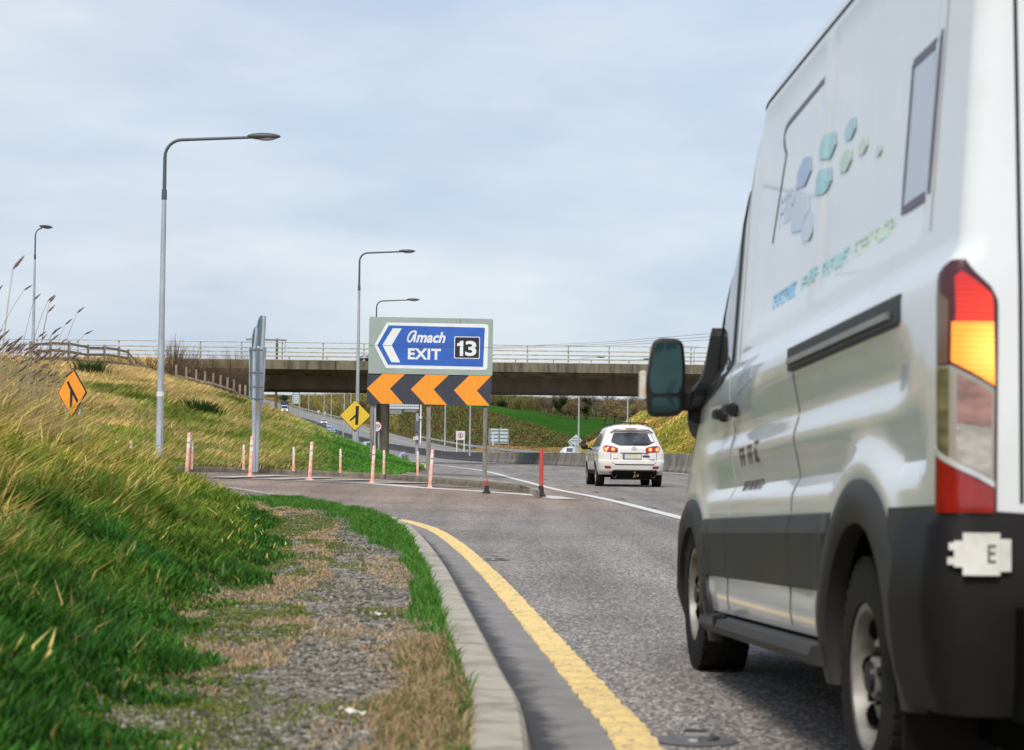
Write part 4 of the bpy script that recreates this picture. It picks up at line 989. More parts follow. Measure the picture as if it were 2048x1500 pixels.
# turned-down rail end near the island
def rail_end():
    Y = 78; t = thing('rail_terminal', 'short turned-down steel guard rail end on the grass tip', 'guard rail', (at(796, 932, Y).x, Y, at(796, 934, Y).z)); l = Vector(t.location)
    path = [at(789, 938, Y-2)-l, at(794, 924, Y-.8)-l, at(800, 914, Y+.4)-l, at(807, 911, Y+3)-l, at(810, 911, Y+8)-l]
    mb = MB(); P = []
    for a, b in zip(path[:-1], path[1:]): P += [a.lerp(b, i/4) for i in range(4)]
    P.append(path[-1]); pr = [(0, -.16), (.05, -.1), (0, 0), (.05, .1), (0, .16), (-.025, .16), (-.025, -.16)]; vs = []
    for i, q in enumerate(P):
        d = (P[min(i+1, len(P)-1)]-P[max(i-1, 0)]); nn = Vector((d.y, -d.x, 0)).normalized() if abs(d.x)+abs(d.y) > 1e-4 else Vector((1, 0, 0)); tw = .5*(1-i/(len(P)-1))
        up = Vector((0, 0, 1)) @ Matrix.Identity(3); vs += [q+nn*(o*math.cos(tw)+dz*math.sin(tw))+Vector((0, 0, dz*math.cos(tw))) for o, dz in pr]
    n = len(pr); mb.add(vs, [(i*n+j, (i+1)*n+j, (i+1)*n+(j+1) % n, i*n+(j+1) % n) for i in range(len(P)-1) for j in range(n)]); mb.build('beam', mat('bright_steel', (.62, .64, .66), .4, metal=.4), t)
    for q in (P[9], P[14]): mb = MB(); mb.box((q.x+.12, q.y+.05, q.z/2-.05), (.12, .12, q.z+.2)); mb.build('post', M_GALVD, t)
rail_end()
tagg(strip('yellow_edge_line', interp_path([G(*p) for p in [(824, 947), (840, 944), (851, 936), (849, 930), (838, 925), (812, 921)]], .4), .22, M_YEL, .012))
# post-and-rail fence along the ridge
M_FENCE = mat('fence_timber', (.30, .26, .19), .9, col2=(.15, .12, .085), scale=2., stretch=(4, 4, .7))
def fence(label, posts, h=1.25, rails=4, w=.11):
    p = [(x, y, float(Zh(np.array([x]), np.array([y]))[0])) for x, y in posts]; o0 = Vector(p[0]); t = thing('timber_fence', label, 'fence', tuple(o0))
    for x, y, z in p: mb = MB(); mb.box(Vector((x, y, z+h/2-.15))-o0, (w, w, h+.3), rz=random.random()*.3, rx=random.uniform(-.03, .03)); mb.build('post', M_FENCE, t)
    for a, b in zip(p[:-1], p[1:]):
        for i in range(rails):
            z = .22+i*.30; mb = MB(); a_ = Vector(a)-o0+Vector((0, -.07, z+random.uniform(-.02, .02))); b_ = Vector(b)-o0+Vector((0, -.07, z+random.uniform(-.02, .02)))
            d = b_-a_; s = Vector((0, .02, 0)); u = Vector((0, 0, .05)); mb.add([a_-s-u, b_-s-u, b_-s+u, a_-s+u, a_+s-u, b_+s-u, b_+s+u, a_+s+u], [(0, 1, 2, 3), (7, 6, 5, 4), (0, 4, 5, 1), (3, 2, 6, 7)]); mb.build('rail', M_FENCE, t)
fp = [(60, 78), (100, 80), (137, 81), (175, 83), (208, 85), (237, 88), (256, 92), (271, 97), (284, 102), (297, 107), (313, 112), (333, 117)]
fence('weathered post and rail fence along the top of the grassy bank', [(at(px, 740, Y).x, Y) for px, Y in fp])
def sil(px, y0=60, y1=136):
    Y = np.arange(y0, y1, .5); x = np.array([at(px, 780, q).x for q in Y]); z = Zh(x, Y); e = (z-1)/Y
    k = int(np.argmax(e)); return float(Y[k])
fpx = [352, 372, 392, 410, 426, 441, 455, 468, 480, 491, 501, 511, 520]
prev = 70; fp = []
for px in fpx: Y = sil(px)+.6; fp.append((px, Y))
# keep the line of the fence smooth
Ys = np.convolve(np.pad([q[1] for q in fp], 2, 'edge'), np.ones(5)/5, 'valid'); fp = [(p[0], float(y)) for p, y in zip(fp, Ys)]
print('fence', [(a, round(b)) for a, b in fp])
fence('timber fence running down the bank towards the bridge', [(at(px, 760, Y).x, Y) for px, Y in fp], 1.0, 2, .09)
# field-edge fence far right side
P0_ = at(870, 893, 262)
# small marker posts on the far verge
for i, px in enumerate((951, 962.5, 1013, 1035, 1080)):
    Y = 196; P = at(px, 905, Y); t = thing('verge_post', 'tiny %s post on the green verge, %s' % (['orange', 'pale', 'pale', 'pale', 'orange'][i], ['left of the sign leg', 'hard against the sign leg', 'under the pale sign back', 'right of the pale sign back', 'halfway to the white car'][i]), 'marker post', (P.x, Y, float(Zr(P.x, Y))-.1), 0, 'small posts on the far verge')
    mb = MB(); mb.tube((0, 0, -.2), (0, 0, .95), .06, .05, 8); mb.ell((0, 0, .95), (.05, .05, .04), 8, 4); mb.build('post', [M_SORA, M_SWH][0 if i in (0, 4) else 1], t)
# road studs
M_STUD = mat('stud_casting', (.20, .20, .21), .5, metal=.5, col2=(.08, .08, .08), scale=20)
def stud(px, py, label, s=1., first=[None]):
    x, y = G(px, py)
    if first[0] is None:
        t = thing('road_stud', label, 'road stud', (x, y, float(Zr(x, y))), 0, 'reflective road studs')
        mb = MB(); mb.lathe([(.15, .004), (.12, .008), (.0, .009)], n=20); mb.build('bedding', mat('stud_bedding', (.13, .125, .12), .6), t)
        mb = MB(); mb.lathe([(.085, .005), (.08, .018), (.055, .022), (.0, .022)], n=16); mb.build('casting', M_STUD, t)
        mb = MB(); mb.bbox((0, 0, .026), (.085, .06, .024), .006); b = mb.build('rubber_insert', M_RUB, t)
        mb = MB(); mb.bbox((0, -.034, .026), (.09, .02, .016), .003); mb.build('reflector', mat('stud_reflector', (.30, .30, .29), .3), b)
        first[0] = t; return
    o = copy_tree(first[0]); o.location = (x, y, float(Zr(x, y))); o['label'] = label
stud(990, 1120, 'road stud beside the yellow line level with the van front wheel')
stud(1392, 1482, 'blurred road stud at the bottom edge right of the yellow line')
stud(797, 1041, 'road stud where the yellow line curves out of view')
for i, (px, py) in enumerate([(1302, 1017), (1240, 999), (1152, 974), (1090, 960), (1190, 986)]):
    stud(px, py, 'road stud on the solid white line, %s' % ['nearest to the van', 'second back from the van', 'midway under the white car', 'farthest towards the exit sign', 'just left of the white car rear wheel'][i])
# litter
M_LIT = mat('litter_paper', (.70, .66, .60), .7, col2=(.55, .5, .42), scale=30)
for px, py, lab, a in ((757, 1231, 'crumpled white litter scrap on the brown grass by the kerb', .3), (700, 1434, 'small white litter scrap on the gravel near the bottom edge', -.4)):
    x, y = G(px, py, .14); mb = MB(); n = 7
    vs = [(.045*(i-3)/3, .012*j+.004*math.sin(i*2.1+j), .008+.007*math.sin(i*1.7+j*2)) for j in range(3) for i in range(n)]
    mb.add(vs+[(q[0], q[1], q[2]-.004) for q in vs], [(j*n+i, j*n+i+1, (j+1)*n+i+1, (j+1)*n+i) for j in range(2) for i in range(n-1)]+[((j+1)*n+i+21, (j+1)*n+i+22, j*n+i+22, j*n+i+21) for j in range(2) for i in range(n-1)])
    o = mb.build('litter', M_LIT); o.location = (x, y, float(Zv(np.array([x]), np.array([y]))[0])+.012); o.rotation_euler = (.1, .15, a); tagg(o, lab, 'litter')
# ================================================================ VEHICLES
def paintmat(name, c, dirt=(.35, .31, .25), rough=.32, lowdirt=None):
    m = bpy.data.materials.new(name); m.use_nodes = True; t = m.node_tree; p = t.nodes['Principled BSDF']; l = t.links.new
    co = nd(t, 'ShaderNodeTexCoord'); n = nd(t, 'ShaderNodeTexNoise', i_Scale=1.6, i_Detail=7., i_Roughness=.65); l(co.outputs['Object'], n.inputs['Vector'])
    r = nd(t, 'ShaderNodeMapRange', i_1=.45, i_2=.8, i_4=.35); l(n.outputs[0], r.inputs[0])
    x = nd(t, 'ShaderNodeMixRGB'); x.inputs[1].default_value = (*lin(c), 1); x.inputs[2].default_value = (*dirt, 1); l(r.outputs[0], x.inputs[0]); last = x.outputs[0]
    if lowdirt:
        s = nd(t, 'ShaderNodeSeparateXYZ'); l(co.outputs['Object'], s.inputs[0]); rr = nd(t, 'ShaderNodeMapRange', i_1=lowdirt[0], i_2=lowdirt[1], i_3=.5, i_4=0.)
        l(s.outputs['Z'], rr.inputs[0]); mm = nd(t, 'ShaderNodeMath', operation='MULTIPLY'); l(rr.outputs[0], mm.inputs[0]); l(n.outputs[0], mm.inputs[1])
        xx = nd(t, 'ShaderNodeMixRGB'); xx.inputs[2].default_value = (*dirt, 1); l(mm.outputs[0], xx.inputs[0]); l(last, xx.inputs[1]); last = xx.outputs[0]
    l(last, p.inputs['Base Color']); p.inputs['Roughness'].default_value = rough; p.inputs['Coat Weight'].default_value = .85; p.inputs['Coat Roughness'].default_value = .05; p.inputs['Specular IOR Level'].default_value = .3
    return m
M_VAN = paintmat('van_white_paint', (.72, .745, .75), (.46, .44, .38), .3, (.3, 1.1))
M_CLAD = mat('grey_plastic_cladding', (.022, .023, .026), .5, col2=(.040, .038, .034), scale=2.5, detail=7, bump=.15, bscale=200, spec=.3)
M_DARKP = mat('dark_bumper_plastic', (.006, .006, .007), .6, col2=(.014, .012, .010), scale=2.5, detail=7, spec=.14)
M_TYRE = mat('tyre_rubber', (.010, .010, .010), .9, col2=(.022, .020, .018), scale=6, bump=.2, spec=.2)
M_RIM = mat('wheel_steel_silver', (.33, .32, .30), .5, metal=.3, col2=(.18, .16, .13), scale=9, detail=6)
M_GLASS = mat('dark_window_glass', (.012, .014, .016), .06, col2=(.018, .02, .022), scale=2, coat=.6)
M_BLK = mat('matt_black', (.003, .003, .003), .95, spec=.1)
M_TRIM = mat('black_trim', (.010, .010, .011), .45, spec=.35)
M_SEAM = mat('panel_gap', (.09, .09, .095), .8); M_SOFT = mat('soft_panel_gap', (.33, .34, .35), .7)
M_LRED = mat('red_lens', (.30, .006, .006), .12, coat=.8, col2=(.2, .004, .004), scale=30)
def litlens(name, c, e, s):
    m = mat(name, c, .15, coat=.6, col2=tuple(v*.8 for v in c), scale=25, emit=e, es=s)
    return m
def bulblens(name, base, centre, r0, r1, c0, c1, s0, s1):
    """moulded lens lit from a bulb behind it: brightest in front of the bulb, ribbed across"""
    m = bpy.data.materials.new(name); m.use_nodes = True; t = m.node_tree; p = t.nodes['Principled BSDF']; l = t.links.new
    p.inputs['Base Color'].default_value = (*base, 1); p.inputs['Roughness'].default_value = .12; p.inputs['Coat Weight'].default_value = .7
    c = nd(t, 'ShaderNodeTexCoord'); v = nd(t, 'ShaderNodeVectorMath', operation='DISTANCE'); v.inputs[1].default_value = centre; l(c.outputs['Object'], v.inputs[0])
    r = nd(t, 'ShaderNodeMapRange', i_1=r0, i_2=r1); l(v.outputs['Value'], r.inputs[0]); mx = nd(t, 'ShaderNodeMixRGB'); mx.inputs[1].default_value = (*c0, 1); mx.inputs[2].default_value = (*c1, 1)
    l(r.outputs[0], mx.inputs[0]); sp = nd(t, 'ShaderNodeSeparateXYZ'); l(c.outputs['Object'], sp.inputs[0])
    mu = nd(t, 'ShaderNodeMath', operation='MULTIPLY'); mu.inputs[1].default_value = 2*PI/.0145; l(sp.outputs['Z'], mu.inputs[0]); si = nd(t, 'ShaderNodeMath', operation='SINE'); l(mu.outputs[0], si.inputs[0])
    rr = nd(t, 'ShaderNodeMapRange', i_1=-1., i_2=1., i_3=.72, i_4=1.1); l(si.outputs[0], rr.inputs[0]); st = nd(t, 'ShaderNodeMapRange', i_1=r0, i_2=r1, i_3=s0, i_4=s1); l(v.outputs['Value'], st.inputs[0])
    mm = nd(t, 'ShaderNodeMath', operation='MULTIPLY'); l(rr.outputs[0], mm.inputs[0]); l(st.outputs[0], mm.inputs[1]); l(mx.outputs[0], p.inputs['Emission Color']); l(mm.outputs[0], p.inputs['Emission Strength'])
    b = nd(t, 'ShaderNodeBump', i_Strength=.15, i_Distance=.002); l(si.outputs[0], b.inputs['Height']); l(b.outputs[0], p.inputs['Normal'])
    return m
M_LITR = bulblens('lit_red_lens', (.35, .008, .006), (.12, -1.02, 1.345), .0, .16, (1, .07, .010), (.62, .010, .005), 1.0, .5)
M_LITA = bulblens('lit_amber_lens', (.6, .2, .02), (.125, -1.02, 1.285), .02, .11, (1, .80, .16), (1, .26, .012), 1.2, 1.0)
M_CLEAR = mat('clear_grey_lens', (.30, .275, .225), .1, coat=.9, col2=(.42, .20, .16), scale=6, lo=.54, hi=.70, stretch=(1, 1, 1.2), detail=2)

class Body:
    def __init__(s, w, sr, sf, W, rr, rf, rfw, cr, top, mapf, ns=150):
        s.w = w; s.sr = sr; s.sf = sf; s.W = W; s.rr = rr; s.rf = rf; s.rfw = rfw; s.cr = cr; s.top = top; s.map = mapf; s.ns = ns
    def left(s, y, z, off=0.):
        sr, sf = s.sr(z), s.sf(z); x = s.W(y, z)
        rr = s.rr(z) if callable(s.rr) else s.rr
        if y < sr+rr: t = min(1, (sr+rr-y)/rr); x += rr*(1-math.sqrt(max(0, 1-t*t)))
        rf = s.rf
        if y > sf-rf: t = min(1, (y-sf+rf)/rf); x += s.rfw*(1-math.sqrt(max(0, 1-t*t)))
        return x-off
    def L(s, y, z, off=0.): return s.map(s.left(y, z, off), y, z)
    def R(s, x, z, off=0.):     # rear face
        sr = s.sr(z); rr = s.rr(z) if callable(s.rr) else s.rr; x0 = s.W(sr, z); hw = s.w/2-x0; t = (x-s.w/2)/hw
        y = sr+s.cr*t*t
        d = abs(x-s.w/2)-(hw-rr)
        if d > 0: q = min(1, d/rr); y += rr*(1-math.sqrt(max(0, 1-q*q)))
        return s.map(x, y-off, z)
    def outline(s, z):
        sr, sf = s.sr(z), s.sf(z); rr = s.rr(z) if callable(s.rr) else s.rr; pts = []
        ys = [sr+rr*(1-math.cos(a)) for a in np.linspace(PI/2*.0, PI/2, 8)[:-1]]
        ys = [sr+rr*(1-math.cos(a)) for a in np.linspace(0, PI/2, 8)[:-1]]
        ys += list(np.linspace(sr+rr, sf-s.rf, s.ns)); ys += [sf-s.rf+s.rf*math.sin(a) for a in np.linspace(0, PI/2, 10)[1:]]
        left = [(s.left(y, z), y) for y in ys]
        # rear crown : shift rear corner points
        x0 = s.W(sr, z); hw = s.w/2-x0; L = []
        for x, y in left:
            if y < sr+rr: t = (x-s.w/2)/hw; y = y+s.cr*t*t*(1-(y-sr)/rr)
            L.append((x, y))
        xa = L[0][0]; back = [(x, sr+s.cr*((x-s.w/2)/hw)**2) for x in np.linspace(xa, s.w-xa, 14)[1:-1]]
        xb = L[-1][0]; fr = [(x, sf) for x in np.linspace(xb, s.w-xb, 10)[1:-1]]
        Rr = [(s.w-x, y) for x, y in L]
        return L+fr+Rr[::-1]+back[::-1]
    def mesh(s, zs, keep=None):
        mb = MB(); n = None; vs = []
        for z in zs:
            o = s.outline(z); n = len(o); vs += [(x, y, z) for x, y in o]
        fs = []; mi = []
        for i in range(len(zs)-1):
            for j in range(n):
                a = (i*n+j, (i+1)*n+j, (i+1)*n+(j+1) % n, i*n+(j+1) % n)
                c = [sum(vs[k][q] for k in a)/4 for q in range(3)]
                if keep and not keep(*c): continue
                fs.append(a)
        k = len(zs)-1; b = len(vs); o = s.outline(zs[-1]); cx, cy = s.w/2, sum(p[1] for p in o)/n
        r1 = [(cx+(x-cx)*.55, cy+(y-cy)*.6, zs[-1]+s.top*.8) for x, y in o]; vs += r1+[(cx, cy, zs[-1]+s.top)]
        for j in range(n): fs.append((k*n+j, b+j, b+(j+1) % n, k*n+(j+1) % n)); fs.append((b+j, b+n, b+(j+1) % n))
        mb.add([s.map(*v) for v in vs], fs); return mb
    def patch(s, poly, off, fn='L', thick=.012, res=10):
        """polygon in (y,z) (or (x,z) on the rear) laid on the surface, with real thickness; poly = 4 corners bl, br, tr, tl"""
        f = s.L if fn == 'L' else s.R; a, b, c, d = [Vector(p) for p in poly]; mb = MB(); nu = nv = res; vs = []
        for o in (off, off-thick):
            for j in range(nv+1):
                for i in range(nu+1):
                    u, v = i/nu, j/nv; p = (a*(1-u)+b*u)*(1-v)+(d*(1-u)+c*u)*v; vs.append(f(p.x, p.y, o))
        n = nu+1; m = n*(nv+1); fs = [(j*n+i, j*n+i+1, (j+1)*n+i+1, (j+1)*n+i) for j in range(nv) for i in range(nu)]
        ring = [i for i in range(nu)]+[j*n+nu for j in range(nv)]+[nv*n+i for i in range(nu, 0, -1)]+[j*n for j in range(nv, 0, -1)]
        fs += [(ring[k], ring[k]+m, ring[(k+1) % len(ring)]+m, ring[(k+1) % len(ring)]) for k in range(len(ring))]
        mb.add(vs, fs); return mb
    def line(s, pts, w, off, fn='L', step=.08, th=.006):
        """thin band following a polyline on the surface"""
        P = [Vector(p) for p in pts]; Q = []
        for a, b in zip(P[:-1], P[1:]):
            k = max(1, int((b-a).length/step)); Q += [a.lerp(b, i/k) for i in range(k)]
        Q.append(P[-1]); l = offset_path(Q, w/2); r = offset_path(Q, -w/2); f = s.L if fn == 'L' else s.R; mb = MB(); n = len(Q)
        vs = [f(p.x, p.y, off) for p in l]+[f(p.x, p.y, off) for p in r]+[f(p.x, p.y, off-th) for p in l]+[f(p.x, p.y, off-th) for p in r]
        fs = []
        for i in range(n-1): fs += [(i, i+1, n+i+1, n+i), (2*n+i, 2*n+i+1, i+1, i), (n+i, n+i+1, 3*n+i+1, 3*n+i)]
        mb.add(vs, fs); return mb
    def fill(s, outline, off, fn='L', th=.008, sub=.05):
        """general polygon filled on the surface (grid sampled then fanned)"""
        f = s.L if fn == 'L' else s.R; P = [Vector(p) for p in outline]; Q = []
        for a, b in zip(P, P[1:]+P[:1]):
            k = max(1, int((b-a).length/sub)); Q += [a.lerp(b, i/k) for i in range(k)]
        c = sum(Q, Vector((0, 0)))/len(Q); rings = [Q]+[[q.lerp(c, t) for q in Q] for t in (.25, .5, .75)]; n = len(Q); vs = []; mb = MB()
        for r in rings: vs += [f(p.x, p.y, off) for p in r]
        vs.append(f(c.x, c.y, off)); vs += [f(p.x, p.y, off-th) for p in Q]; fs = []
        for k in range(3):
            for i in range(n): fs.append((k*n+i, k*n+(i+1) % n, (k+1)*n+(i+1) % n, (k+1)*n+i))
        for i in range(n): fs.append((3*n+i, 3*n+(i+1) % n, 4*n)); fs.append((4*n+1+i, 4*n+1+(i+1) % n, (i+1) % n, i))
        mb.add(vs, fs); return mb
def wheel(par, c, r, w, rimr, style, side=-1, rot=0.):
    """side -1: outer face towards -x"""
    t = MB(); s = side; hw = w/2
    prof = [(rimr, s*hw*.78), (rimr*1.04, s*hw*.98), (r*.86, s*hw), (r*.96, s*hw*.93), (r, s*hw*.72), (r, s*hw*.1), (r*.988, s*hw*.08), (r*.988, 0), (r, -s*hw*.02), (r, -s*hw*.72), (r*.96, -s*hw*.93), (r*.86, -s*hw), (rimr, -s*hw*.9)]
    t.lathe(prof, c, 'X', 40)
    for i in range(44):   # tread blocks
        a = 2*PI*i/44
        for q in (-.78, .78): t.box((c[0]+q*hw, c[1]+r*.985*math.cos(a), c[2]+r*.985*math.sin(a)), (hw*.3, r*.085, .016), rx=a-PI/2)
    ty = autosmooth(t.build('tyre', M_TYRE, par), 40)
    m = MB(); x0 = c[0]+s*hw
    m.lathe([(rimr*1.03, s*hw*.80), (rimr*1.02, s*hw*.92), (rimr*.93, s*hw*.90), (rimr*.88, s*hw*.55), (rimr*.86, s*hw*-.6)], c, 'X', 40)
    rim = autosmooth(m.build('rim', M_RIM, ty), 40)
    m = MB()
    if style == 'van':
        m.lathe([(rimr*.87, s*hw*.42), (rimr*.72, s*hw*.36), (rimr*.6, s*hw*.55), (rimr*.42, s*hw*.62), (rimr*.30, s*hw*.45), (rimr*.28, s*hw*.75), (rimr*.18, s*hw*.80), (0, s*hw*.80)], c, 'X', 40)
        d = autosmooth(m.build('wheel_disc', M_RIM, ty), 40); h = MB()
        for i in range(6):
            a = 2*PI*i/6+rot; h = MB(); h.ell((c[0]+s*hw*.50, c[1]+rimr*.70*math.cos(a), c[2]+rimr*.70*math.sin(a)), (.030, .036, .036), 10, 6); h.build('vent_hole', M_BLK, d)
        h = MB()
        for i in range(5):
            a = 2*PI*i/5+.3; h.tube((c[0]+s*hw*.58, c[1]+rimr*.36*math.cos(a), c[2]+rimr*.36*math.sin(a)), (c[0]+s*hw*.78, c[1]+rimr*.36*math.cos(a), c[2]+rimr*.36*math.sin(a)), .016, n=6)
        h.lathe([(rimr*.22, s*hw*.79), (rimr*.20, s*hw*.9), (0, s*hw*.92)], c, 'X', 20); h.build('hub_cap', M_TRIM, d)
    else:
        for i in range(5):
            a = 2*PI*i/5+.3; m.box((c[0]+s*hw*.7, c[1]+rimr*.5*math.cos(a), c[2]+rimr*.5*math.sin(a)), (.03, rimr*.85, rimr*.26), rx=a)
        m.lathe([(rimr*.25, s*hw*.8), (0, s*hw*.85)], c, 'X', 16); m.build('spokes', M_RIM, ty)
        h = MB(); h.lathe([(rimr*.87, s*hw*.2), (0, s*hw*.2)], c, 'X', 20); h.build('brake_disc', M_BLK, ty)
# ---------------------------------------------------------------- VAN
RAKE = .039
van = thing('panel_van', 'tall white panel van with lit tail lamp, cropped close at the right', 'van', (1.05, 5.99, 0), math.atan2(.17, 3.58))
vm = lambda x, y, z: (x, y, z-RAKE*y)
st1 = lambda a, b, x: (lambda t: t*t*(3-2*t))(min(1, max(0, (x-a)/(b-a))))
WB = 3.60
def vW(y, z):
    x = 0.
    if z < .5: x += .03*(.5-z)/.15
    d = min(math.hypot(y, z-.36), math.hypot(y-WB, z-.36))
    if .86 < z < 1.40:
        k = st1(.64, .76, d)*st1(-.78, -.62, y)*(1-st1(3.0, 3.3, y)); k2 = st1(-.62, -.30, y)*(1-st1(3.0, 3.5, y)); x += float(np.interp(z, [.86, .925, .985, 1.13, 1.36], [0, .003, .036, .004, 0]))*k+float(np.interp(z, [1.10, 1.14, 1.21, 1.37], [0, .004, .028, 0]))*k2
        x += .010*st1(1.22, 1.05, z)*0
    # flare running up and over each wheel arch
    x -= .012*math.exp(-((d-.62)/.05)**2)*(1 if z > .5 else 0)
    x += .045*st1(1.44, 1.53, z)+max(0, z-1.53)*.072
    if z > 1.56:   # pressed side panels
        for a, b in ((-.52, 1.02), (1.10, 2.50)):
            x += .014*st1(a, a+.06, y)*(1-st1(b-.06, b, y))*st1(1.60, 1.67, z)*(1-st1(2.50, 2.57, z))
    if z > 2.56: t = min(1, (z-2.56)/.28); x += .34*(1-math.sqrt(max(0, 1-t*t)))
    return x
vsr = lambda z: float(np.interp(z, [.3, .5, .85, 1.4, 2.3, 2.6, 2.76, 2.84], [-.99, -1.0, -1.0, -.985, -.93, -.90, -.82, -.70]))
vsf = lambda z: float(np.interp(z, [.3, .5, .8, 1.0, 1.12, 1.25, 1.40, 1.9, 2.3, 2.56, 2.70, 2.80, 2.84], [4.42, 4.52, 4.50, 4.42, 4.30, 4.10, 3.95, 3.50, 3.12, 2.95, 2.80, 2.5, 2.2]))
vb = Body(2.06, vsr, vsf, vW, .085, .62, .42, .03, .03, vm, 200)
def vkeep_(x, y, z):
    if z < .90 and (math.hypot(y, z-.36) < .475 or math.hypot(y-WB, z-.36) < .475): return False
    return True
zs = sorted(set([round(v, 4) for v in np.concatenate([np.arange(.44, 1.6, .03), np.arange(1.6, 2.56, .05), 2.56+.28*np.sin(np.linspace(0, PI/2*.97, 10))])]))
body = vb.mesh(zs, vkeep_).build('body', M_VAN, van); autosmooth(body, 30)
# wheel wells and underside
def well(par, y0, wdt=2.06, r=.49, zc=.36, mp_=vm, inset=.03):
    for s0, s1 in ((inset, .62), (wdt-.62, wdt-inset)):
        mb = MB(); n = 24; vs = []
        for x in (s0, s1): vs += [mp_(x, y0+r*math.cos(PI*i/n), zc+r*math.sin(PI*i/n)) for i in range(n+1)]+[mp_(x, y0-r, .30), mp_(x, y0+r, .30)]
        k = n+3; fs = [(i, i+1, k+i+1, k+i) for i in range(n)]; xin = 1 if s0 == inset else 0
        fs.append(tuple(range(k*xin, k*xin+n+1)) if True else ())
        mb.add(vs, fs); mb.build('wheel_well', M_BLK, par)
well(van, 0); well(van, WB)
mb = MB(); mb.box((1.03, 1.55, .40), (1.75, 5.3, .28), rx=-RAKE); mb.box((1.03, -.62, .34), (1.6, .5, .2)); mb.box((1.05, 0, .30), (1.3, .5, .22)); mb.box((.45, .75, .33), (.35, .9, .16)); mb.box((1.5, 1.7, .32), (.5, 1.2, .14)); mb.tube((1.0, -.8, .34), (1.0, 3.4, .30), .04, n=8); mb.tube((.2, 0, .36), (1.86, 0, .36), .06, n=10)  # underbody boxes hung low to deepen the shade under the van
mb.build('chassis', M_BLK, van)
for y, x, s in ((0, .125, -1), (WB, .115, -1), (0, 2.06-.125, 1), (WB, 2.06-.115, 1)):
    wheel(van, (x, y, .356), .356, .235, .215, 'van', s, .35 if y else .1)
# grey cladding between arches; arch rings
def clad(y0, y1, z0, z1, name='side_cladding', m=M_CLAD, off=.012, res=8):
    return autosmooth(vb.patch([(y0, z0), (y1, z0), (y1, z1), (y0, z1)], off, 'L', .03, res).build(name, m, van), 40)
def clad3(y0, y1):
    mb = MB(); n = 24; rows = [(.595, .004), (.600, .012), (.765, .017), (.785, .020), (.845, .007), (.857, -.006)]; vs = []
    for z, o in rows: vs += [vb.L(y0+(y1-y0)*i/n, z, o) for i in range(n+1)]
    k = n+1; fs = [(j*k+i, j*k+i+1, (j+1)*k+i+1, (j+1)*k+i) for j in range(len(rows)-1) for i in range(n)]
    fs += [tuple(j*k for j in range(len(rows)-1, -1, -1)), tuple(j*k+n for j in range(len(rows)))]
    mb.add(vs, fs); return autosmooth(mb.build('side_cladding', M_CLAD, van), 20)
clad3(.40, 1.115); clad3(1.125, 2.545); clad3(2.555, 3.18)
clad(-.985, -.42, .352, .855, 'rear_quarter_cladding', M_CLAD, .012, 10)
def arch(yc, par):
    mb = MB(); n = 44; a0, a1 = rad(-14), rad(194); rows = [(.455, -.04), (.455, .022), (.475, .034), (.555, .030), (.585, .012), (.59, -.012)]; vs = []
    for r, off in rows:
        for i in range(n+1):
            a = a0+(a1-a0)*i/n; y = yc+r*math.cos(a); z = .36+r*math.sin(a); z2 = max(z, .30); vs.append(vb.L(min(max(y, -.99), 4.3), z2, off))
    k = n+1; mb.add(vs, [(j*k+i, j*k+i+1, (j+1)*k+i+1, (j+1)*k+i) for j in range(len(rows)-1) for i in range(n)]); return autosmooth(mb.build('wheel_arch_trim', M_CLAD, par), 50)
arch(0, van); arch(WB, van)
# sill step
mb = MB(); mb.T = None
pts = [(.50, .40), (3.02, .40)]
vs = []
for y, z in pts:
    for x, dz in ((.06, .03), (-.05, .02), (-.06, -.01), (-.03, -.045), (.10, -.06)): vs.append(vm(x, y, z+dz))
mb.add(vs, [(i, i+5, (i+1) % 5+5, (i+1) % 5) for i in range(5)]+[(4, 3, 2, 1, 0), (5, 6, 7, 8, 9)]); mb.build('side_step', M_CLAD, van)
mb = MB()
for y in (.7, 1.6, 2.6): mb.box(vm(.1, y, .37), (.2, .06, .05))
mb.build('step_bracket', M_BLK, van)
mb = MB(); mb.bbox(vm(-.035, 2.55, .415), (.06, .05, .06), .01); mb.build('step_clamp', M_TRIM, van)
# white lower sill panel in front of the rear wheel is body itself ; door gaps
def gap(pts, w=.010, par=van, fn='L', off=.003, m=M_SEAM, nm='panel_gap'): return vb.line(pts, w, off, fn, step=.02).build(nm, m, par)
gap([(2.55, .46), (2.55, .60)]); gap([(2.55, .86), (2.55, 1.52), (2.60, 2.50)], .008, m=M_SOFT); gap([(1.12, .46), (1.12, .60)]); gap([(1.12, .86), (1.12, 1.35)], .008, m=M_SEAM); 

gap([(-.60, 1.60), (-.62, 2.35)], .004, m=M_SOFT); gap([(1.14, 1.36), (-.45, 1.36)], .006)
gap([(2.70, 2.585), (1.3, 2.59), (-.5, 2.59)], .008)
# fuel/door rail
rl = vb.patch([(-.47, 1.365), (1.20, 1.365), (1.20, 1.445), (-.47, 1.445)], .004, 'L', .02).build('sliding_door_rail', M_TRIM, van)
vb.patch([(-.36, 1.385), (1.16, 1.385), (1.16, 1.405), (-.36, 1.405)], .016, 'L', .012).build('rail_strip', mat('rail_alloy', (.28, .29, .27), .35, metal=.5), rl)
# side glazing and print frames
WIN = [(2.74, 1.50), (3.72, 1.38), (3.05, 2.20), (2.76, 2.24)]
sw = vb.fill(roundpoly(WIN, .05), .004, 'L').build('side_window', M_GLASS, van)
q = roundpoly([(2.71, 1.465), (3.80, 1.33), (3.08, 2.25), (2.72, 2.28)], .06); vb.line(q+[q[0]], .04, .008).build('window_rubber', M_TRIM, sw)
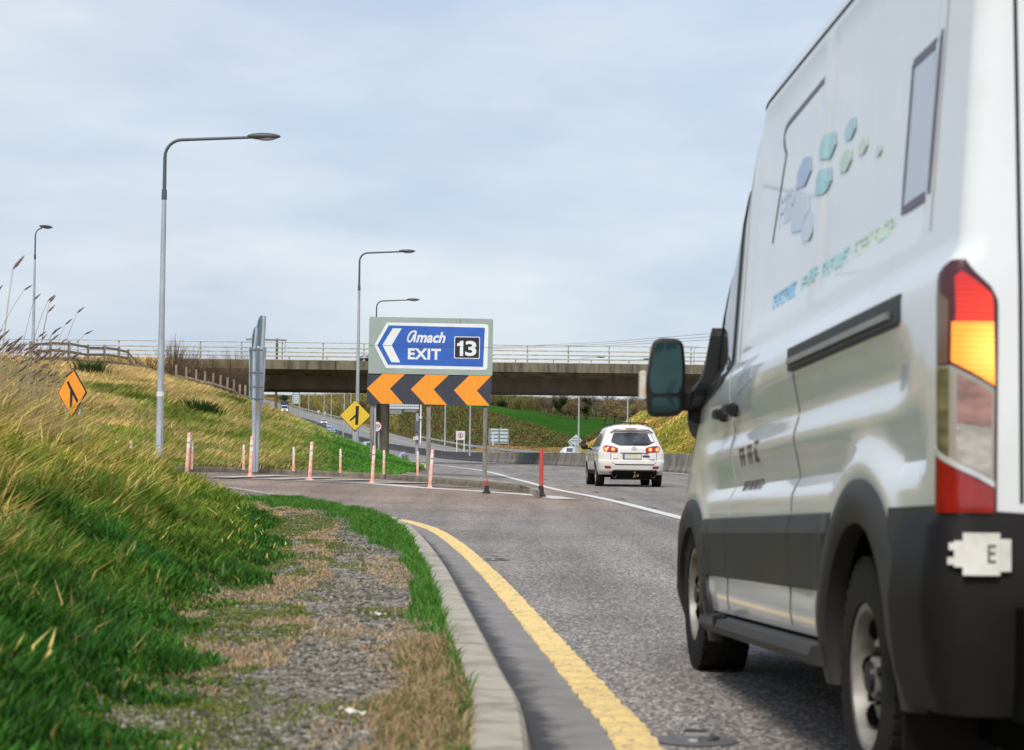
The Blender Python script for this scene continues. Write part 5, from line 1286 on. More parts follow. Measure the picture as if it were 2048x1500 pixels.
# second, forward quarter light bar
vb.line([(3.15, 1.44), (3.02, 2.18)], .03, .010).build('window_divider', M_TRIM, sw)
M_PRINT = mat('print_dark_line', (.09, .07, .10), .4); M_PFILL = mat('print_lilac', (.50, .55, .66), .3, col2=(.56, .60, .68), scale=1)
q = roundpoly([(2.30, 1.55), (2.02, 2.22), (-.60, 2.22)], .1)
vb.line([(2.03, 1.95)]+roundpoly([(.5, 1.4), (2.05, 2.40), (-.5, 2.44)], .22, 8)[9:18]+[(1.16, 2.42)], .022, .002).build('printed_frame', M_PRINT, van)
q = [(-.20, 2.3), (-.205, 1.72), (-.55, 1.72), (-.57, 2.3)]
vb.fill([(-.20, 2.14), (-.20, 1.72), (-.55, 1.72), (-.56, 2.14)], .0015, th=.001).build('printed_panel', M_PFILL, van)
vb.line([(-.20, 2.15), (-.195, 1.72), (-.55, 1.72), (-.565, 2.15), (-.20, 2.15)], .028, .003).build('printed_frame', M_PRINT, van)
M_LB = mat('livery_blue', (.24, .50, .74), .35, col2=(.28, .55, .80), scale=5); M_LG = mat('livery_teal', (.32, .58, .66), .35, col2=(.45, .64, .66), scale=5); M_LP = mat('livery_pale_blue', (.52, .64, .80), .35, col2=(.62, .71, .80), scale=3)
M_LGR = mat('livery_green', (.50, .66, .56), .35, col2=(.62, .72, .62), scale=4)
def word(y0, y1, z0, h, m, n, name='livery_lettering', off=.0025):
    """a word of n illegible letters running from y0 (left in view, nearer the front) to y1"""
    mb = MB(); w = (y1-y0)/n
    for i in range(n):
        a = y0+w*(i+.08); b = y0+w*(i+.82); st_ = (b-a)*.30; k = random.randrange(5)
        segs = [(a, a+st_, z0, z0+h)]
        if k in (0, 1, 3): segs.append((b-st_, b, z0, z0+h))
        if k in (0, 2, 4): segs += [(a, b, z0+h*.82, z0+h)]
        if k in (1, 2): segs += [(a, b, z0, z0+h*.18)]
        if k in (3, 4): segs += [(a, b, z0+h*.42, z0+h*.60)]
        for j, (p, q_, r, s_) in enumerate(segs):
            t = vb.patch([(p, r), (q_, r), (q_, s_), (p, s_)], off+.0003*j, 'L', .002, 2); mb.add(t.v, t.f)
    return mb.build(name, m, van)
word(1.90, 1.42, 1.665, .058, M_LB, 11); word(1.32, .98, 1.668, .052, M_LG, 9); word(.94, .52, 1.668, .052, M_LG, 12); word(.42, .18, 1.668, .052, M_LGR, 8); word(.14, -.12, 1.668, .052, M_LGR, 9)
def hexa(y, z, r, m, sk=1.): return vb.fill([(y+r*sk*math.cos(a), z+r*math.sin(a)) for a in np.linspace(0, 2*PI, 7)[:-1]+.3], .0025).build('livery_emblem', m, van)
def blob(y, z, ry, rz_, m, rot=.3, nm='livery_emblem'): return vb.fill([(y+ry*math.cos(a+rot), z+rz_*math.sin(a+rot)) for a in np.linspace(0, 2*PI, 7)[:-1]], .0045, th=.002, sub=.02).build(nm, m, van)
blob(1.46, 1.98, .20, .075, M_LP); blob(1.27, 1.90, .14, .06, M_LP); blob(1.44, 2.13, .15, .06, mat('livery_mid_blue', (.42, .55, .78), .35)); blob(1.02, 2.02, .13, .05, M_LG); blob(.98, 2.14, .12, .05, M_LG); blob(.68, 2.03, .10, .04, M_LGR); blob(.64, 2.13, .09, .04, M_LG); blob(.42, 2.03, .07, .03, M_LGR); blob(.18, 1.97, .04, .02, M_LGR)
word(1.90, 1.50, 1.99, .12, mat('livery_faint_blue', (.60, .68, .86), .35), 5)

vb.fill([(2.30, 1.50), (2.00, 1.50), (2.00, 1.40), (2.34, 1.36)], .002).build('livery_emblem', mat('livery_grey', (.40, .44, .50), .35), van)
M_DK = mat('door_lettering', (.10, .09, .09), .5)
word(2.32, 2.18, 1.06, .075, M_DK, 2); word(2.12, 2.0, 1.06, .08, mat('door_lettering_brown', (.17, .11, .11), .5), 2); word(1.97, 1.86, 1.065, .085, M_DK, 2); word(2.33, 1.84, .96, .038, M_DK, 9)
# handles
for y, z in ((2.72, 1.30), (2.42, 1.305)):
    mb = MB(); mb.bbox(vm(vW(y, z)-.03, y, z), (.05, .13, .045), .012); mb.bbox(vm(vW(y, z)-.005, y+.04, z), (.04, .03, .06), .01); mb.build('door_handle', M_TRIM, van)
# rear corner: tail lamp wrapping the corner. surface coordinate: u along side (negative) then around to the rear
def corner(u, z, off):
    """u<0: on the side, |u| metres ahead of the corner ; u>0 : on the rear face, metres from the corner"""
    x0 = vW(-.95, z); sr = vsr(z); r = .075
    if u <= -r*.785:
        return vm(x0-off, sr+r+(-u-r*.785), z)
    if u >= r*.785:
        return vm(x0+r+(u-r*.785), sr+.03-off-.0*u, z)
    a = (u/(r*.785)+1)/2*PI/2     # 0 side .. pi/2 rear
    cx, cy = x0+r, sr+r+.0
    b = .03*(a/(PI/2))
    return vm(cx-(r+off)*math.cos(a), cy-(r+off)*math.sin(a)+b, z)
def cpatch(outline, off, th, name, m, par, sub=.02):
    P = [Vector(p) for p in outline]; Q = []
    for a, b in zip(P, P[1:]+P[:1]):
        k = max(1, int((b-a).length/sub)); Q += [a.lerp(b, i/k) for i in range(k)]
    # grid fill by horizontal scan
    zs_ = np.linspace(min(p.y for p in P), max(p.y for p in P), 40); rows = []
    for z in zs_:
        xs_ = []
        for a, b in zip(P, P[1:]+P[:1]):
            if abs(a.y-b.y) < 1e-9: continue
            t = (z-a.y)/(b.y-a.y)
            if -1e-6 <= t <= 1+1e-6: xs_.append(a.x+(b.x-a.x)*t)
        rows.append((min(xs_), max(xs_)))
    n = 13; vs = []; 
    for o in (off, off-th):
        for z, (a, b) in zip(zs_, rows): vs += [corner(a+(b-a)*i/(n-1), z, o) for i in range(n)]
    fs = []; R_ = len(zs_); K = R_*n
    for j in range(R_-1):
        for i in range(n-1): fs.append((j*n+i, j*n+i+1, (j+1)*n+i+1, (j+1)*n+i))
        fs += [(j*n, (j+1)*n, (j+1)*n+K, j*n+K), (j*n+n-1, j*n+n-1+K, (j+1)*n+n-1+K, (j+1)*n+n-1)]
    for i in range(n-1): fs += [(i, i+K, i+1+K, i+1), ((R_-1)*n+i, (R_-1)*n+i+1, (R_-1)*n+i+1+K, (R_-1)*n+i+K)]
    mb = MB(); mb.add(vs, fs); return autosmooth(mb.build(name, m, par), 40)
LZ0, LZ1 = .815, 1.475
hz = cpatch([(-.075, LZ0), (.105, LZ0), (.112, 1.37), (.095, 1.405), (.02, LZ1), (-.02, LZ1), (-.062, 1.43), (-.075, 1.38)], .012, .03, 'tail_lamp', mat('lamp_housing', (.07, .006, .008), .2, coat=.6), van)
cpatch([(.012, 1.32), (.098, 1.36), (.095, 1.385), (.025, 1.445), (.008, 1.43)], .018, .012, 'lit_red_lens', M_LITR, hz)
cpatch([(.004, 1.22), (.098, 1.22), (.098, 1.36), (.010, 1.34)], .0175, .012, 'lit_red_lens', M_LITR, hz)
cpatch([(.000, 1.215), (.002, 1.315), (.098, 1.315), (.100, 1.155)], .020, .012, 'lit_amber_lens', M_LITA, hz)
cpatch([(-.050, .985), (.096, .905), (.100, 1.148), (.000, 1.205), (-.050, 1.205)], .018, .012, 'clear_lens', M_CLEAR, hz)
for _p, _c in (([(-.046, .99), (-.008, .972), (-.006, 1.20), (-.046, 1.20)], (.20, .18, .09)), ([(.012, 1.06), (.090, 1.05), (.092, 1.135), (.014, 1.185)], (.40, .20, .155)), ([(.010, .965), (.088, .925), (.092, 1.03), (.012, 1.045)], (.46, .42, .36))):
    cpatch(_p, .0195, .010, 'inner_reflector', mat('inner_reflector_%d' % int(_c[0]*100), _c, .08, coat=1., col2=tuple(v*.45 for v in _c), scale=9, detail=3, stretch=(1, 1, 2.5)), hz)
cpatch([(-.052, 1.21), (-.012, 1.21), (-.008, 1.37), (-.045, 1.40)], .018, .012, 'side_lens', mat('smoked_lens', (.16, .09, .06), .15, coat=.8), hz)
cpatch([(-.066, .835), (.095, .835), (.097, .895), (-.062, .985)], .019, .012, 'red_reflector', M_LRED, hz)
cpatch([(-.062, .988), (.097, .898), (.097, .912), (-.062, 1.004)], .022, .006, 'chrome_edge', mat('lamp_silver', (.75, .75, .75), .2, metal=.5), hz)
# mirror copy on the far side is a simple lamp (never in the frame)
mb = MB()
mb.bbox(vm(2.06-.02, -.98, 1.14), (.1, .1, .64), .03); mb.build('tail_lamp', M_LRED, van)
# rear doors
def rl_(pts, w=.012, off=.002, m=M_SEAM, nm='door_gap'): return vb.line(pts, w, off, 'R').build(nm, m, van)
rl_([(.185, .86), (.185, 2.6)], .010, m=M_TRIM); rl_([(1.03, .62), (1.03, 2.6)], .014); rl_([(1.875, .86), (1.875, 2.45)], .010)
for s0, s1 in ((.26, .98), (1.08, 1.80)):
    vb.fill(roundpoly([(s0+.05, 1.60), (s1-.03, 1.60), (s1-.05, 2.28), (s0+.06, 2.28)], .08), .003, 'R').build('rear_window', M_GLASS, van)
mb = MB(); mb.bbox(vm(1.14, -1.04, 1.12), (.05, .05, .16), .01); mb.build('rear_handle', M_TRIM, van)
mb = MB(); mb.bbox(vm(.60, -1.02, 1.05), (.52, .012, .115), .004); pl = mb.build('number_plate', mat('plate_white', (.7, .7, .66), .4), van)
# bumper, stepping down in the middle
def bumper():
    mb = MB(); rows = []
    prof = [(.84, .0), (.80, .035), (.60, .055), (.42, .05), (.33, .035), (.31, -.12)]
    vs = []; us = [-.42, -.30, -.20, -.12, -.075, -.05, -.025, 0, .025, .05, .075, .12, .18, .24, .30]; n = len(us)
    for z, o in prof:
        for u in us: vs.append(corner(u, z, o+(.0 if u < -.3 else .006)))
    mb.add(vs, [(j*n+i, j*n+i+1, (j+1)*n+i+1, (j+1)*n+i) for j in range(len(prof)-1) for i in range(n-1)]); return mb
bu = autosmooth(bumper().build('bumper_corner', M_DARKP, van), 50)
mb = MB(); mb.bbox(vm(1.03, -1.03, .44), (1.5, .16, .16), .03); mb.bbox(vm(1.03, -1.0, .70), (1.55, .05, .30), .02); mb.build('rear_step_bumper', M_DARKP, van)
mb = MB(); mb.bbox(vm(2.0, -.95, .60), (.2, .24, .5), .04); mb.build('bumper_corner', M_DARKP, van)
vb.line([(-.44, .62), (-.72, .62)], .012, .016).build('bumper_groove', M_BLK, van)
# white hinge bracket with the letter E
M_BRK = mat('bracket_white', (.72, .70, .64), .45, col2=(.55, .53, .46), scale=12)
def cb_(u0, u1, z0, z1, off, th, name, m, par): return cpatch([(u0, z0), (u1, z0), (u1, z1), (u0, z1)], off, th, name, m, par)
hb = cb_(.03, .095, .68, .785, .075, .02, 'hinge_bracket', M_BRK, van)
cb_(.018, .034, .70, .765, .070, .02, 'hinge_knuckle', M_BRK, hb); cb_(.010, .024, .742, .76, .066, .015, 'hinge_knuckle', M_BRK, hb); cb_(.008, .022, .706, .724, .066, .015, 'hinge_knuckle', M_BRK, hb); cb_(.093, .125, .69, .77, .068, .02, 'hinge_leaf', M_BRK, hb)
for a, b, c, d in ((.064, .069, .712, .756), (.0695, .084, .7505, .756), (.0695, .082, .732, .738), (.0695, .084, .712, .718)):
    cb_(a, b, c, d, .078, .003, 'hinge_lettering', M_DK, hb)
# mud flap
mb = MB(); mb.bbox(vm(.15, -.44, .28), (.26, .02, .30), .008, rx=.06); mb.build('mud_flap', M_DARKP, van)
mb = MB(); mb.bbox(vm(1.9, -.44, .28), (.26, .02, .30), .008, rx=.06); mb.build('mud_flap', M_DARKP, van)
# door mirror
def mirror():
    cx, cy, cz = -.165, 3.42, 1.375
    mb = MB(); vs = []; 
    secs = []
    out_ = roundpoly([(-.085, -.185), (.075, -.175), (.088, .05), (.075, .185), (-.062, .19), (-.098, -.02)], .045, 5)
    n = len(out_)
    for k, (dy, s) in enumerate(((-.05, .93), (-.045, 1.), (.01, 1.0), (.07, .92), (.11, .7), (.125, .4))):
        vs += [(cx+x*s, cy+dy, cz+z*s) for x, z in out_]
    mb.add(vs, [tuple(range(n))]+[(j*n+i, (j+1)*n+i, (j+1)*n+(i+1) % n, j*n+(i+1) % n) for j in range(5) for i in range(n)]+[tuple(range(6*n-1, 5*n-1, -1))])
    h = autosmooth(mb.build('door_mirror', M_TRIM, van), 40)
    mg = mat('mirror_glass', (.055, .11, .10), .04, metal=.9, col2=(.05, .09, .09), scale=3)
    up = roundpoly([(-.074, -.075), (.068, -.070), (.074, .05), (.062, .165), (-.052, .170), (-.084, .0)], .03, 5)
    lo_ = roundpoly([(-.070, -.165), (.060, -.155), (.066, -.088), (-.074, -.092)], .025, 5)
    for p, nm in ((up, 'mirror_glass'), (lo_, 'wide_angle_glass')):
        mb = MB(); m_ = len(p); vs = [(cx+x, cy-.0515, cz+z) for x, z in p]+[(cx+x, cy-.056+.03*(x+.0), cz+z) for x, z in p]
        mb.add([(cx+x*.98, cy-.053, cz+z*.99) for x, z in p]+[(cx+x*.98, cy-.049, cz+z*.99) for x, z in p], [tuple(range(m_)), tuple(range(2*m_-1, m_-1, -1))]+[(i, i+m_, (i+1) % m_+m_, (i+1) % m_) for i in range(m_)])
        mb.build(nm, mg, h)
    mb = MB(); mb.bbox((cx-.108, cy+.005, cz-.035), (.035, .07, .14), .014); mb.build('indicator_lens', mat('indicator_clear', (.62, .60, .55), .2, coat=.6, col2=(.6, .34, .16), scale=9, lo=.5, hi=.6), h)
    mb = MB(); mb.bbox(((cx+.07+.04)/2, cy+.05, cz-.10), (.20, .08, .10), .02); mb.bbox(((cx+.07+.03)/2+.03, cy+.05, cz-.15), (.10, .07, .12), .02); mb.build('mirror_arm', M_TRIM, h)
mirror()
vb.fill(roundpoly([(3.18, 1.42), (3.90, 1.24), (3.95, 1.34), (3.52, 1.66), (3.20, 1.74)], .05), .055, 'L', .07).build('mirror_mount', M_TRIM, van)
# windscreen and front parts (out of the picture, for a side view)
def sfpt(x, z, off):
    y = vsf(z); e = vb.left(y-.02, z); return vm(x, y+off, z)
mb = MB(); vs = []; nn = 12
for z in np.linspace(1.44, 2.28, 12):
    x0 = vW(3, z)+.16+.30; vs += [vm(x0+(2.06-2*x0)*i/nn, vsf(z)+.012, z) for i in range(nn+1)]
mb.add(vs, [(j*13+i, j*13+i+1, (j+1)*13+i+1, (j+1)*13+i) for j in range(11) for i in range(nn)]); mb.build('windscreen', M_GLASS, van)
mb = MB(); mb.bbox(vm(1.03, 4.50, .80), (1.1, .06, .26), .02); mb.build('grille', M_TRIM, van)
mb = MB(); mb.bbox(vm(1.03, 4.50, .46), (1.5, .1, .22), .04); mb.build('front_bumper', M_DARKP, van)
for x in (.42, 1.64): mb = MB(); mb.ell(vm(x, 4.36, .92), (.17, .10, .12), 12, 8); mb.build('headlight', M_CLEAR, van)

# ---------------------------------------------------------------- WHITE SUV
SX = 1166  # left edge px
def suv_build():
    Yc = 57.0; a = at(1190, 972, Yc); th = math.atan2(.145, 2.7)
    z0 = float(Zr(a.x+.9, Yc))
    t = thing('white_car', 'dusty white sport utility car with lit tail lamps and roof rails', 'car', (a.x, Yc, z0), th)
    m = paintmat('suv_white_paint', (.72, .70, .66), (.42, .37, .29), .3, (.2, 1.1))
    idm = lambda x, y, z: (x, y, z)
    WBs = 2.70
    def W(y, z):
        x = float(np.interp(z, [.25, .45, .70, .95, 1.02, 1.12, 1.62, 1.72], [.10, .035, 0, .01, .03, .08, .27, .36]))
        d = min(math.hypot(y, z-.35), math.hypot(y-WBs, z-.35)); x -= .02*math.exp(-((d-.42)/.05)**2)
        if z > 1.63: tt = min(1, (z-1.63)/.11); x += .18*(1-math.sqrt(max(0, 1-tt*tt)))
        return x
    sr = lambda z: float(np.interp(z, [.25, .38, .45, .62, .72, .76, .95, 1.05, 1.15, 1.60, 1.72], [-.72, -.86, -.93, -.965, -.96, -.91, -.90, -.88, -.83, -.48, -.34]))
    sf = lambda z: float(np.interp(z, [.25, .5, .8, .92, 1.0, 1.06, 1.10, 1.60, 1.72], [3.45, 3.60, 3.56, 3.40, 2.95, 2.45, 2.30, 1.42, .95]))
    b = Body(1.88, sr, sf, W, .22, .5, .35, .06, .02, idm, 120)
    kp = lambda x, y, z: not (z < .72 and (math.hypot(y, z-.35) < .385 or math.hypot(y-WBs, z-.35) < .385))
    zs = list(np.arange(.34, 1.63, .035))+list(1.63+.11*np.sin(np.linspace(0, PI/2*.96, 6)))
    autosmooth(b.mesh(zs, kp).build('body', m, t), 32)
    well(t, 0, 1.88, .39, .35, idm); well(t, WBs, 1.88, .39, .35, idm)
    mb = MB(); mb.box((.94, 1.3, .36), (1.45, 4.1, .2)); mb.tube((.3, 0, .33), (1.6, 0, .33), .06); mb.build('chassis', M_BLK, t)
    for y, x, s in ((0, .125, -1), (WBs, .125, -1), (0, 1.755, 1), (WBs, 1.755, 1)): wheel(t, (x, y, .35), .35, .235, .23, 'suv', s)
    g = mat('tinted_rear_glass', (.035, .037, .048), .12, col2=(.06, .065, .075), scale=3.2, coat=.5, lo=.45, hi=.55)
    # rear screen: measured from the zoom (6.83 px per px, 70 px per metre -> x=(zx-640)/478)
    q = lambda zx, zy: ((zx-618)/474., (1040-zy)/476.)
    rw = b.fill(roundpoly([q(790, 445), q(905, 492), q(1275, 490), q(1385, 440), q(1335, 318), q(835, 318)], .05), .006, 'R').build('rear_window', g, t)
    w = b.line([q(1090, 466), q(1310, 462)], .022, .02, 'R').build('wiper', M_TRIM, rw)
    # spoiler
    mb = MB(); vs = []
    for i in range(13):
        x = .36+(1.16)*i/12; e = abs(i-6)/6; z = 1.615-.06*e**2.5; y = -.52+.10*e**2
        vs += [(x, y-.08, z-.035), (x, y-.10, z-.01), (x, y+.12, z+.03), (x, y+.1, z-.02)]
    mb.add(vs, [(i*4+j, i*4+(j+1) % 4, i*4+4+(j+1) % 4, i*4+4+j) for i in range(12) for j in range(4)]+[(0, 1, 2, 3), (51, 50, 49, 48)]); mb.build('spoiler', m, t)
    b.line([q(800, 312), q(850, 280), q(1010, 272), q(1150, 272), q(1310, 280), q(1362, 314)], .03, .05, 'R').build('spoiler_dark_lip', M_TRIM, t)  # thin black trim strip along the spoiler edge
    mb = MB(); mb.bbox((.94, -.66, 1.632), (.32, .05, .035), .01); mb.build('brake_light', mat('third_lamp', (.28, .14, .12), .3), t)
    # lamps
    for s in (0, 1):
        f = (lambda p: p) if not s else (lambda p: (1.88-p[0]+.0, p[1]))
        def F_(pts): r = [f(p) for p in pts]; return r if not s else r[::-1]
        L_ = b.fill(roundpoly(F_([q(662, 500), q(700, 575), q(875, 585), q(880, 530), q(840, 505), q(720, 488)]), .02), .012, 'R', .03, .03).build('tail_lamp', M_LRED, t)
        for cx in (722, 815):
            c = f(q(cx, 540)); rr = .062
            b.fill([(c[0]+rr*1.*math.cos(a), c[1]+rr*math.sin(a)) for a in np.linspace(0, 2*PI, 17)[:-1]], .02, 'R', .008, .05).build('lamp_ring', litlens('suv_lit_red', (.7, .08, .03), (1, .09, .02), .9), L_)
            b.fill([(c[0]+rr*.55*math.cos(a), c[1]+rr*.55*math.sin(a)) for a in np.linspace(0, 2*PI, 13)[:-1]], .026, 'R', .008, .05).build('lamp_bulb', litlens('suv_lit_amber', (.8, .4, .1), (1, .42, .06), 1.3), L_)
        b.fill(F_([q(668, 505), q(700, 560), q(712, 500)]), .0185, 'R', .008, .03).build('clear_lens', M_CLEAR, L_)
        b.fill(roundpoly(F_([q(700, 762), q(706, 796), q(788, 796), q(784, 766)]), .012), .012, 'R', .02, .04).build('reflector', M_LRED, t)
    # tailgate gaps, chrome strip
    gq = lambda pts, w, off=.003, mm=M_SEAM, nm='tailgate_gap': b.line([q(*p) for p in pts], w, off, 'R', .05).build(nm, mm, t)
    gq([(785, 588), (785, 680), (800, 715), (840, 740), (1360, 740), (1390, 710), (1398, 588)], .016)
    gq([(836, 742), (1362, 742)], .022, .01, M_TRIM, 'bumper_top_strip')
    gq([(910, 588), (1290, 588)], .02, .012, M_TRIM, 'tailgate_strip')
    gq([(910, 575), (930, 548), (1260, 548), (1285, 575)], .008, .004, mat('soft_crease', (.5, .49, .46), .4), 'tailgate_crease')
    # number plate with blue band, blank
    c0, c1 = q(942, 668), q(1194, 600)
    pl = b.patch([(c0[0], c0[1]), (c1[0], c0[1]), (c1[0], c1[1]), (c0[0], c1[1])], .02, 'R', .02, 4).build('number_plate', M_TRIM, t)
    b.patch([(c0[0]+.055, c0[1]+.01), (c1[0]-.01, c0[1]+.01), (c1[0]-.01, c1[1]-.01), (c0[0]+.055, c1[1]-.01)], .023, 'R', .004, 4).build('plate_face', mat('plate_beige', (.50, .46, .36), .5, col2=(.60, .58, .50), scale=6), pl)
    b.patch([(c0[0]+.008, c0[1]+.01), (c0[0]+.05, c0[1]+.01), (c0[0]+.05, c1[1]-.01), (c0[0]+.008, c1[1]-.01)], .023, 'R', .004, 2).build('plate_blue_band', mat('plate_blue', (.05, .16, .45), .5), pl)
    chrome = mat('chrome', (.45, .45, .44), .2, metal=.8)
    # oval badge with slanted H
    c = q(1095, 530); ov = [(c[0]+.068*math.cos(a), c[1]+.038*math.sin(a)) for a in np.linspace(0, 2*PI, 25)]
    bg_ = b.line(ov, .012, .012, 'R', .03).build('badge', chrome, t)
    for p in ([(c[0]-.03, c[1]-.022), (c[0]-.018, c[1]+.022)], [(c[0]+.018, c[1]-.022), (c[0]+.03, c[1]+.022)], [(c[0]-.025, c[1]-.006), (c[0]+.025, c[1]+.006)]): b.line(p, .010, .011, 'R', .02).build('badge_letter', chrome, bg_)
    for (x0, x1, z, h) in ((812, 886, 668, 10), (1290, 1378, 673, 9), (1322, 1378, 688, 8), (1230, 1282, 607, 9)):
        mb = MB(); k = int((x1-x0)/9)
        for i in range(k):
            a_ = q(x0+(x1-x0)*i/k, z+h/2); b_ = q(x0+(x1-x0)*(i+.7)/k, z-h/2); tt = b.patch([(a_[0], a_[1]), (b_[0], a_[1]), (b_[0], b_[1]), (a_[0], b_[1])], .006, 'R', .004, 1); mb.add(tt.v, tt.f)
        mb.build('model_lettering', mat('badge_grey', (.12, .12, .12), .4), t)
    mb = MB(); p = b.R(*q(1255, 628), .03); mb.bbox(p, (.20, .03, .035), .01); mb.build('tailgate_handle', M_TRIM, t)
    # lower bumper, exhausts, tow bar
    b.patch([q(790, 945), q(1410, 945), q(1400, 822), q(800, 822)], .008, 'R', .05, 8).build('lower_bumper', M_DARKP, t)
    b.line([q(770, 860), q(830, 818), q(1390, 818), q(1425, 860)], .03, .02, 'R').build('bumper_lip', mat('dusty_plastic', (.09, .085, .075), .6), t)
    for zx in (838, 1352): mb = MB(); p = b.R(*q(zx, 885), .0); mb.lathe([(.055, -.08), (.07, -.09), (.07, .1)], (p[0], p[1]-.0, p[2]), 'Y', 16); mb.build('exhaust', mat('dull_chrome', (.05, .048, .045), .5, metal=.6), t)
    mb = MB(); p = b.R(*q(1105, 890), .0); mb.box((p[0], p[1]-.03, p[2]-.03), (.07, .14, .06)); mb.ell((p[0], p[1]-.12, p[2]+.09), (.03, .03, .03)); mb.tube((p[0], p[1]-.12, p[2]-.03), (p[0], p[1]-.12, p[2]+.07), .016); mb.bbox((p[0]+.09, p[1]-.05, p[2]), (.07, .05, .07), .01); mb.build('tow_bar', mat('rusty_steel', (.16, .11, .07), .7), t)
    # side glass + pillars + rails + mirrors + antenna
    for pts in ([(-.28, 1.12), (.55, 1.07), (.60, 1.50), (-.10, 1.50)], [(.62, 1.07), (1.45, 1.03), (1.30, 1.52), (.67, 1.52)], [(1.52, 1.03), (2.22, 1.02), (1.52, 1.50), (1.40, 1.52)]):
        b.fill(roundpoly(pts, .05), .006, 'L').build('side_window', M_GLASS, t)
    gL = [b.line([(.60, .42), (.60, 1.05)], .012, .003), b.line([(1.49, .42), (1.49, 1.02)], .012, .003)]
    for k_ in gL: k_.build('door_gap', M_SEAM, t)
    for y, z in ((.75, .93), (1.62, .92)): mb = MB(); mb.bbox((W(y, z)-.02, y, z), (.04, .18, .035), .01); mb.build('door_handle', chrome, t)
    mb = MB(); mb.path([b.L(-.45, .60, .02), b.L(.2, .62, .02)], .01, 4); b.patch([(.42, .34), (2.28, .34), (2.28, .46), (.42, .46)], .012, 'L', .03).build('sill_trim', M_DARKP, t)
    for x in (.40, 1.48): mb = MB(); mb.path([(x, -.30, 1.72), (x+(.02 if x < 1 else -.02), -.1, 1.785), (x, 1.1, 1.80), (x, 1.3, 1.73)], .014, 8); mb.build('roof_rail', M_TRIM, t)
    for y in (.0, .9): mb = MB(); mb.path([(.36, y, 1.785), (.6, y, 1.815), (1.28, y, 1.815), (1.52, y, 1.785)], .012, 6); mb.build('roof_cross_bar', M_TRIM, t)
    mb = MB(); mb.tube((.97, -.22, 1.72), (.97, -.30, 1.93), .008, .005, 6); mb.build('antenna', M_TRIM, t)
    for s in (0, 1):
        x = -.14 if not s else 2.02; mb = MB(); mb.ell((x, 1.95, 1.13), (.11, .08, .085), 14, 8); h = mb.build('door_mirror', M_TRIM, t); mb = MB(); mb.ell((x, 1.885, 1.13), (.09, .03, .068), 14, 8); mb.build('mirror_glass', M_TRIM, h)
        mb = MB(); mb.box((.02 if not s else 1.86, 1.97, 1.07), (.16, .05, .05)); mb.build('mirror_arm', M_TRIM, h)
    mb = MB(); mb.bbox((.94, 1.85, 1.33), (1.1, .03, .4), .01, rx=.9); mb.build('windscreen', M_GLASS, t)
suv_build()

# ---------------------------------------------------------------- distant traffic
def dcar(name, label, c, Y, base_py, rotz, colour, toward=True, roof=False, z=None):
    P = at(c, base_py, Y); t = thing(name, label, 'car', (P.x, Y, float(Zr(P.x, Y))+.03 if z is None else z), rotz); m = paintmat(name+'_paint_%d' % Y, colour)
    idm = lambda x, y, z: (x-.88, y-2, z)
    W = lambda y, z: float(np.interp(z, [.2, .6, .9, .95, 1.4, 1.46], [.08, 0, .03, .06, .28, .45])); sr = lambda z: float(np.interp(z, [.2, .5, .9, 1.0, 1.40, 1.46], [.1, 0, .05, .15, .9, 1.3])); sf = lambda z: float(np.interp(z, [.2, .5, .75, .9, 1.0, 1.40, 1.46], [4.1, 4.2, 4.15, 3.2, 2.9, 2.0, 1.7]))
    b = Body(1.76, sr, sf, W, .2, .5, .35, .05, .02, idm, 30); autosmooth(b.mesh(list(np.arange(.22, 1.42, .08))+[1.43, 1.46]).build('body', m, t), 35)
    for pts in ([(.95, .98), (2.0, .96), (1.95, 1.34), (1.2, 1.34)], [(2.05, .96), (2.95, .96), (2.2, 1.32), (2.05, 1.34)]): b.fill(pts, .006).build('side_window', M_GLASS, t)
    b.fill([(.35, 1.0), (1.41, 1.0), (1.25, 1.34), (.5, 1.34)], .01, 'R').build('rear_window', M_GLASS, t)
    mb = MB(); vs = [(x-.88, sf(z_)-2+.02, z_) for z_, xs_ in ((.98, (.25, 1.51)), (1.36, (.42, 1.34))) for x in xs_]; mb.add(vs, [(0, 1, 3, 2)]); mb.build('windscreen', M_GLASS, t)
    for y in (.75, 3.3):
        for x in (.1, 1.66): mb = MB(); mb.lathe([(0, -.1), (.32, -.1), (.32, .1), (0, .1)], (x-.88, y-2, .32), 'X', 16); mb.build('wheel', M_TYRE, t)
    for x in (.3, 1.46):
        mb = MB(); mb.ell((x-.88, 2.08, .62), (.2, .08, .13), 10, 6); mb.build('headlight', mat('lit_headlight', (.9, .9, .9), .2, emit=(1, .97, .9), es=2.) if toward else M_CLEAR, t)
    mb = MB(); mb.box((0, 2.17, .42), (1.1, .05, .22)); mb.build('grille', M_TRIM, t)
    return t
dcar('oncoming_car', 'silver grey oncoming car with headlights on, far up the climbing road', 648, 520, 846, PI+.1, (.45, .47, .5))
dcar('car_on_bridge', 'dark blue car on the bridge deck beside the lamp column', 776, 146, 723, PI/2, (.01, .02, .07), False, z=7.42)
dcar('parked_grey_car', 'pale grey car seen between the sign posts left of the pier', 735, 215, 893, .3, (.40, .42, .46), False, z=.95)
dcar('white_oncoming_car', 'white car roof just showing above the median barrier left of the white sport utility car', 1142, 192, 915, PI+.15, (.75, .76, .78), False)
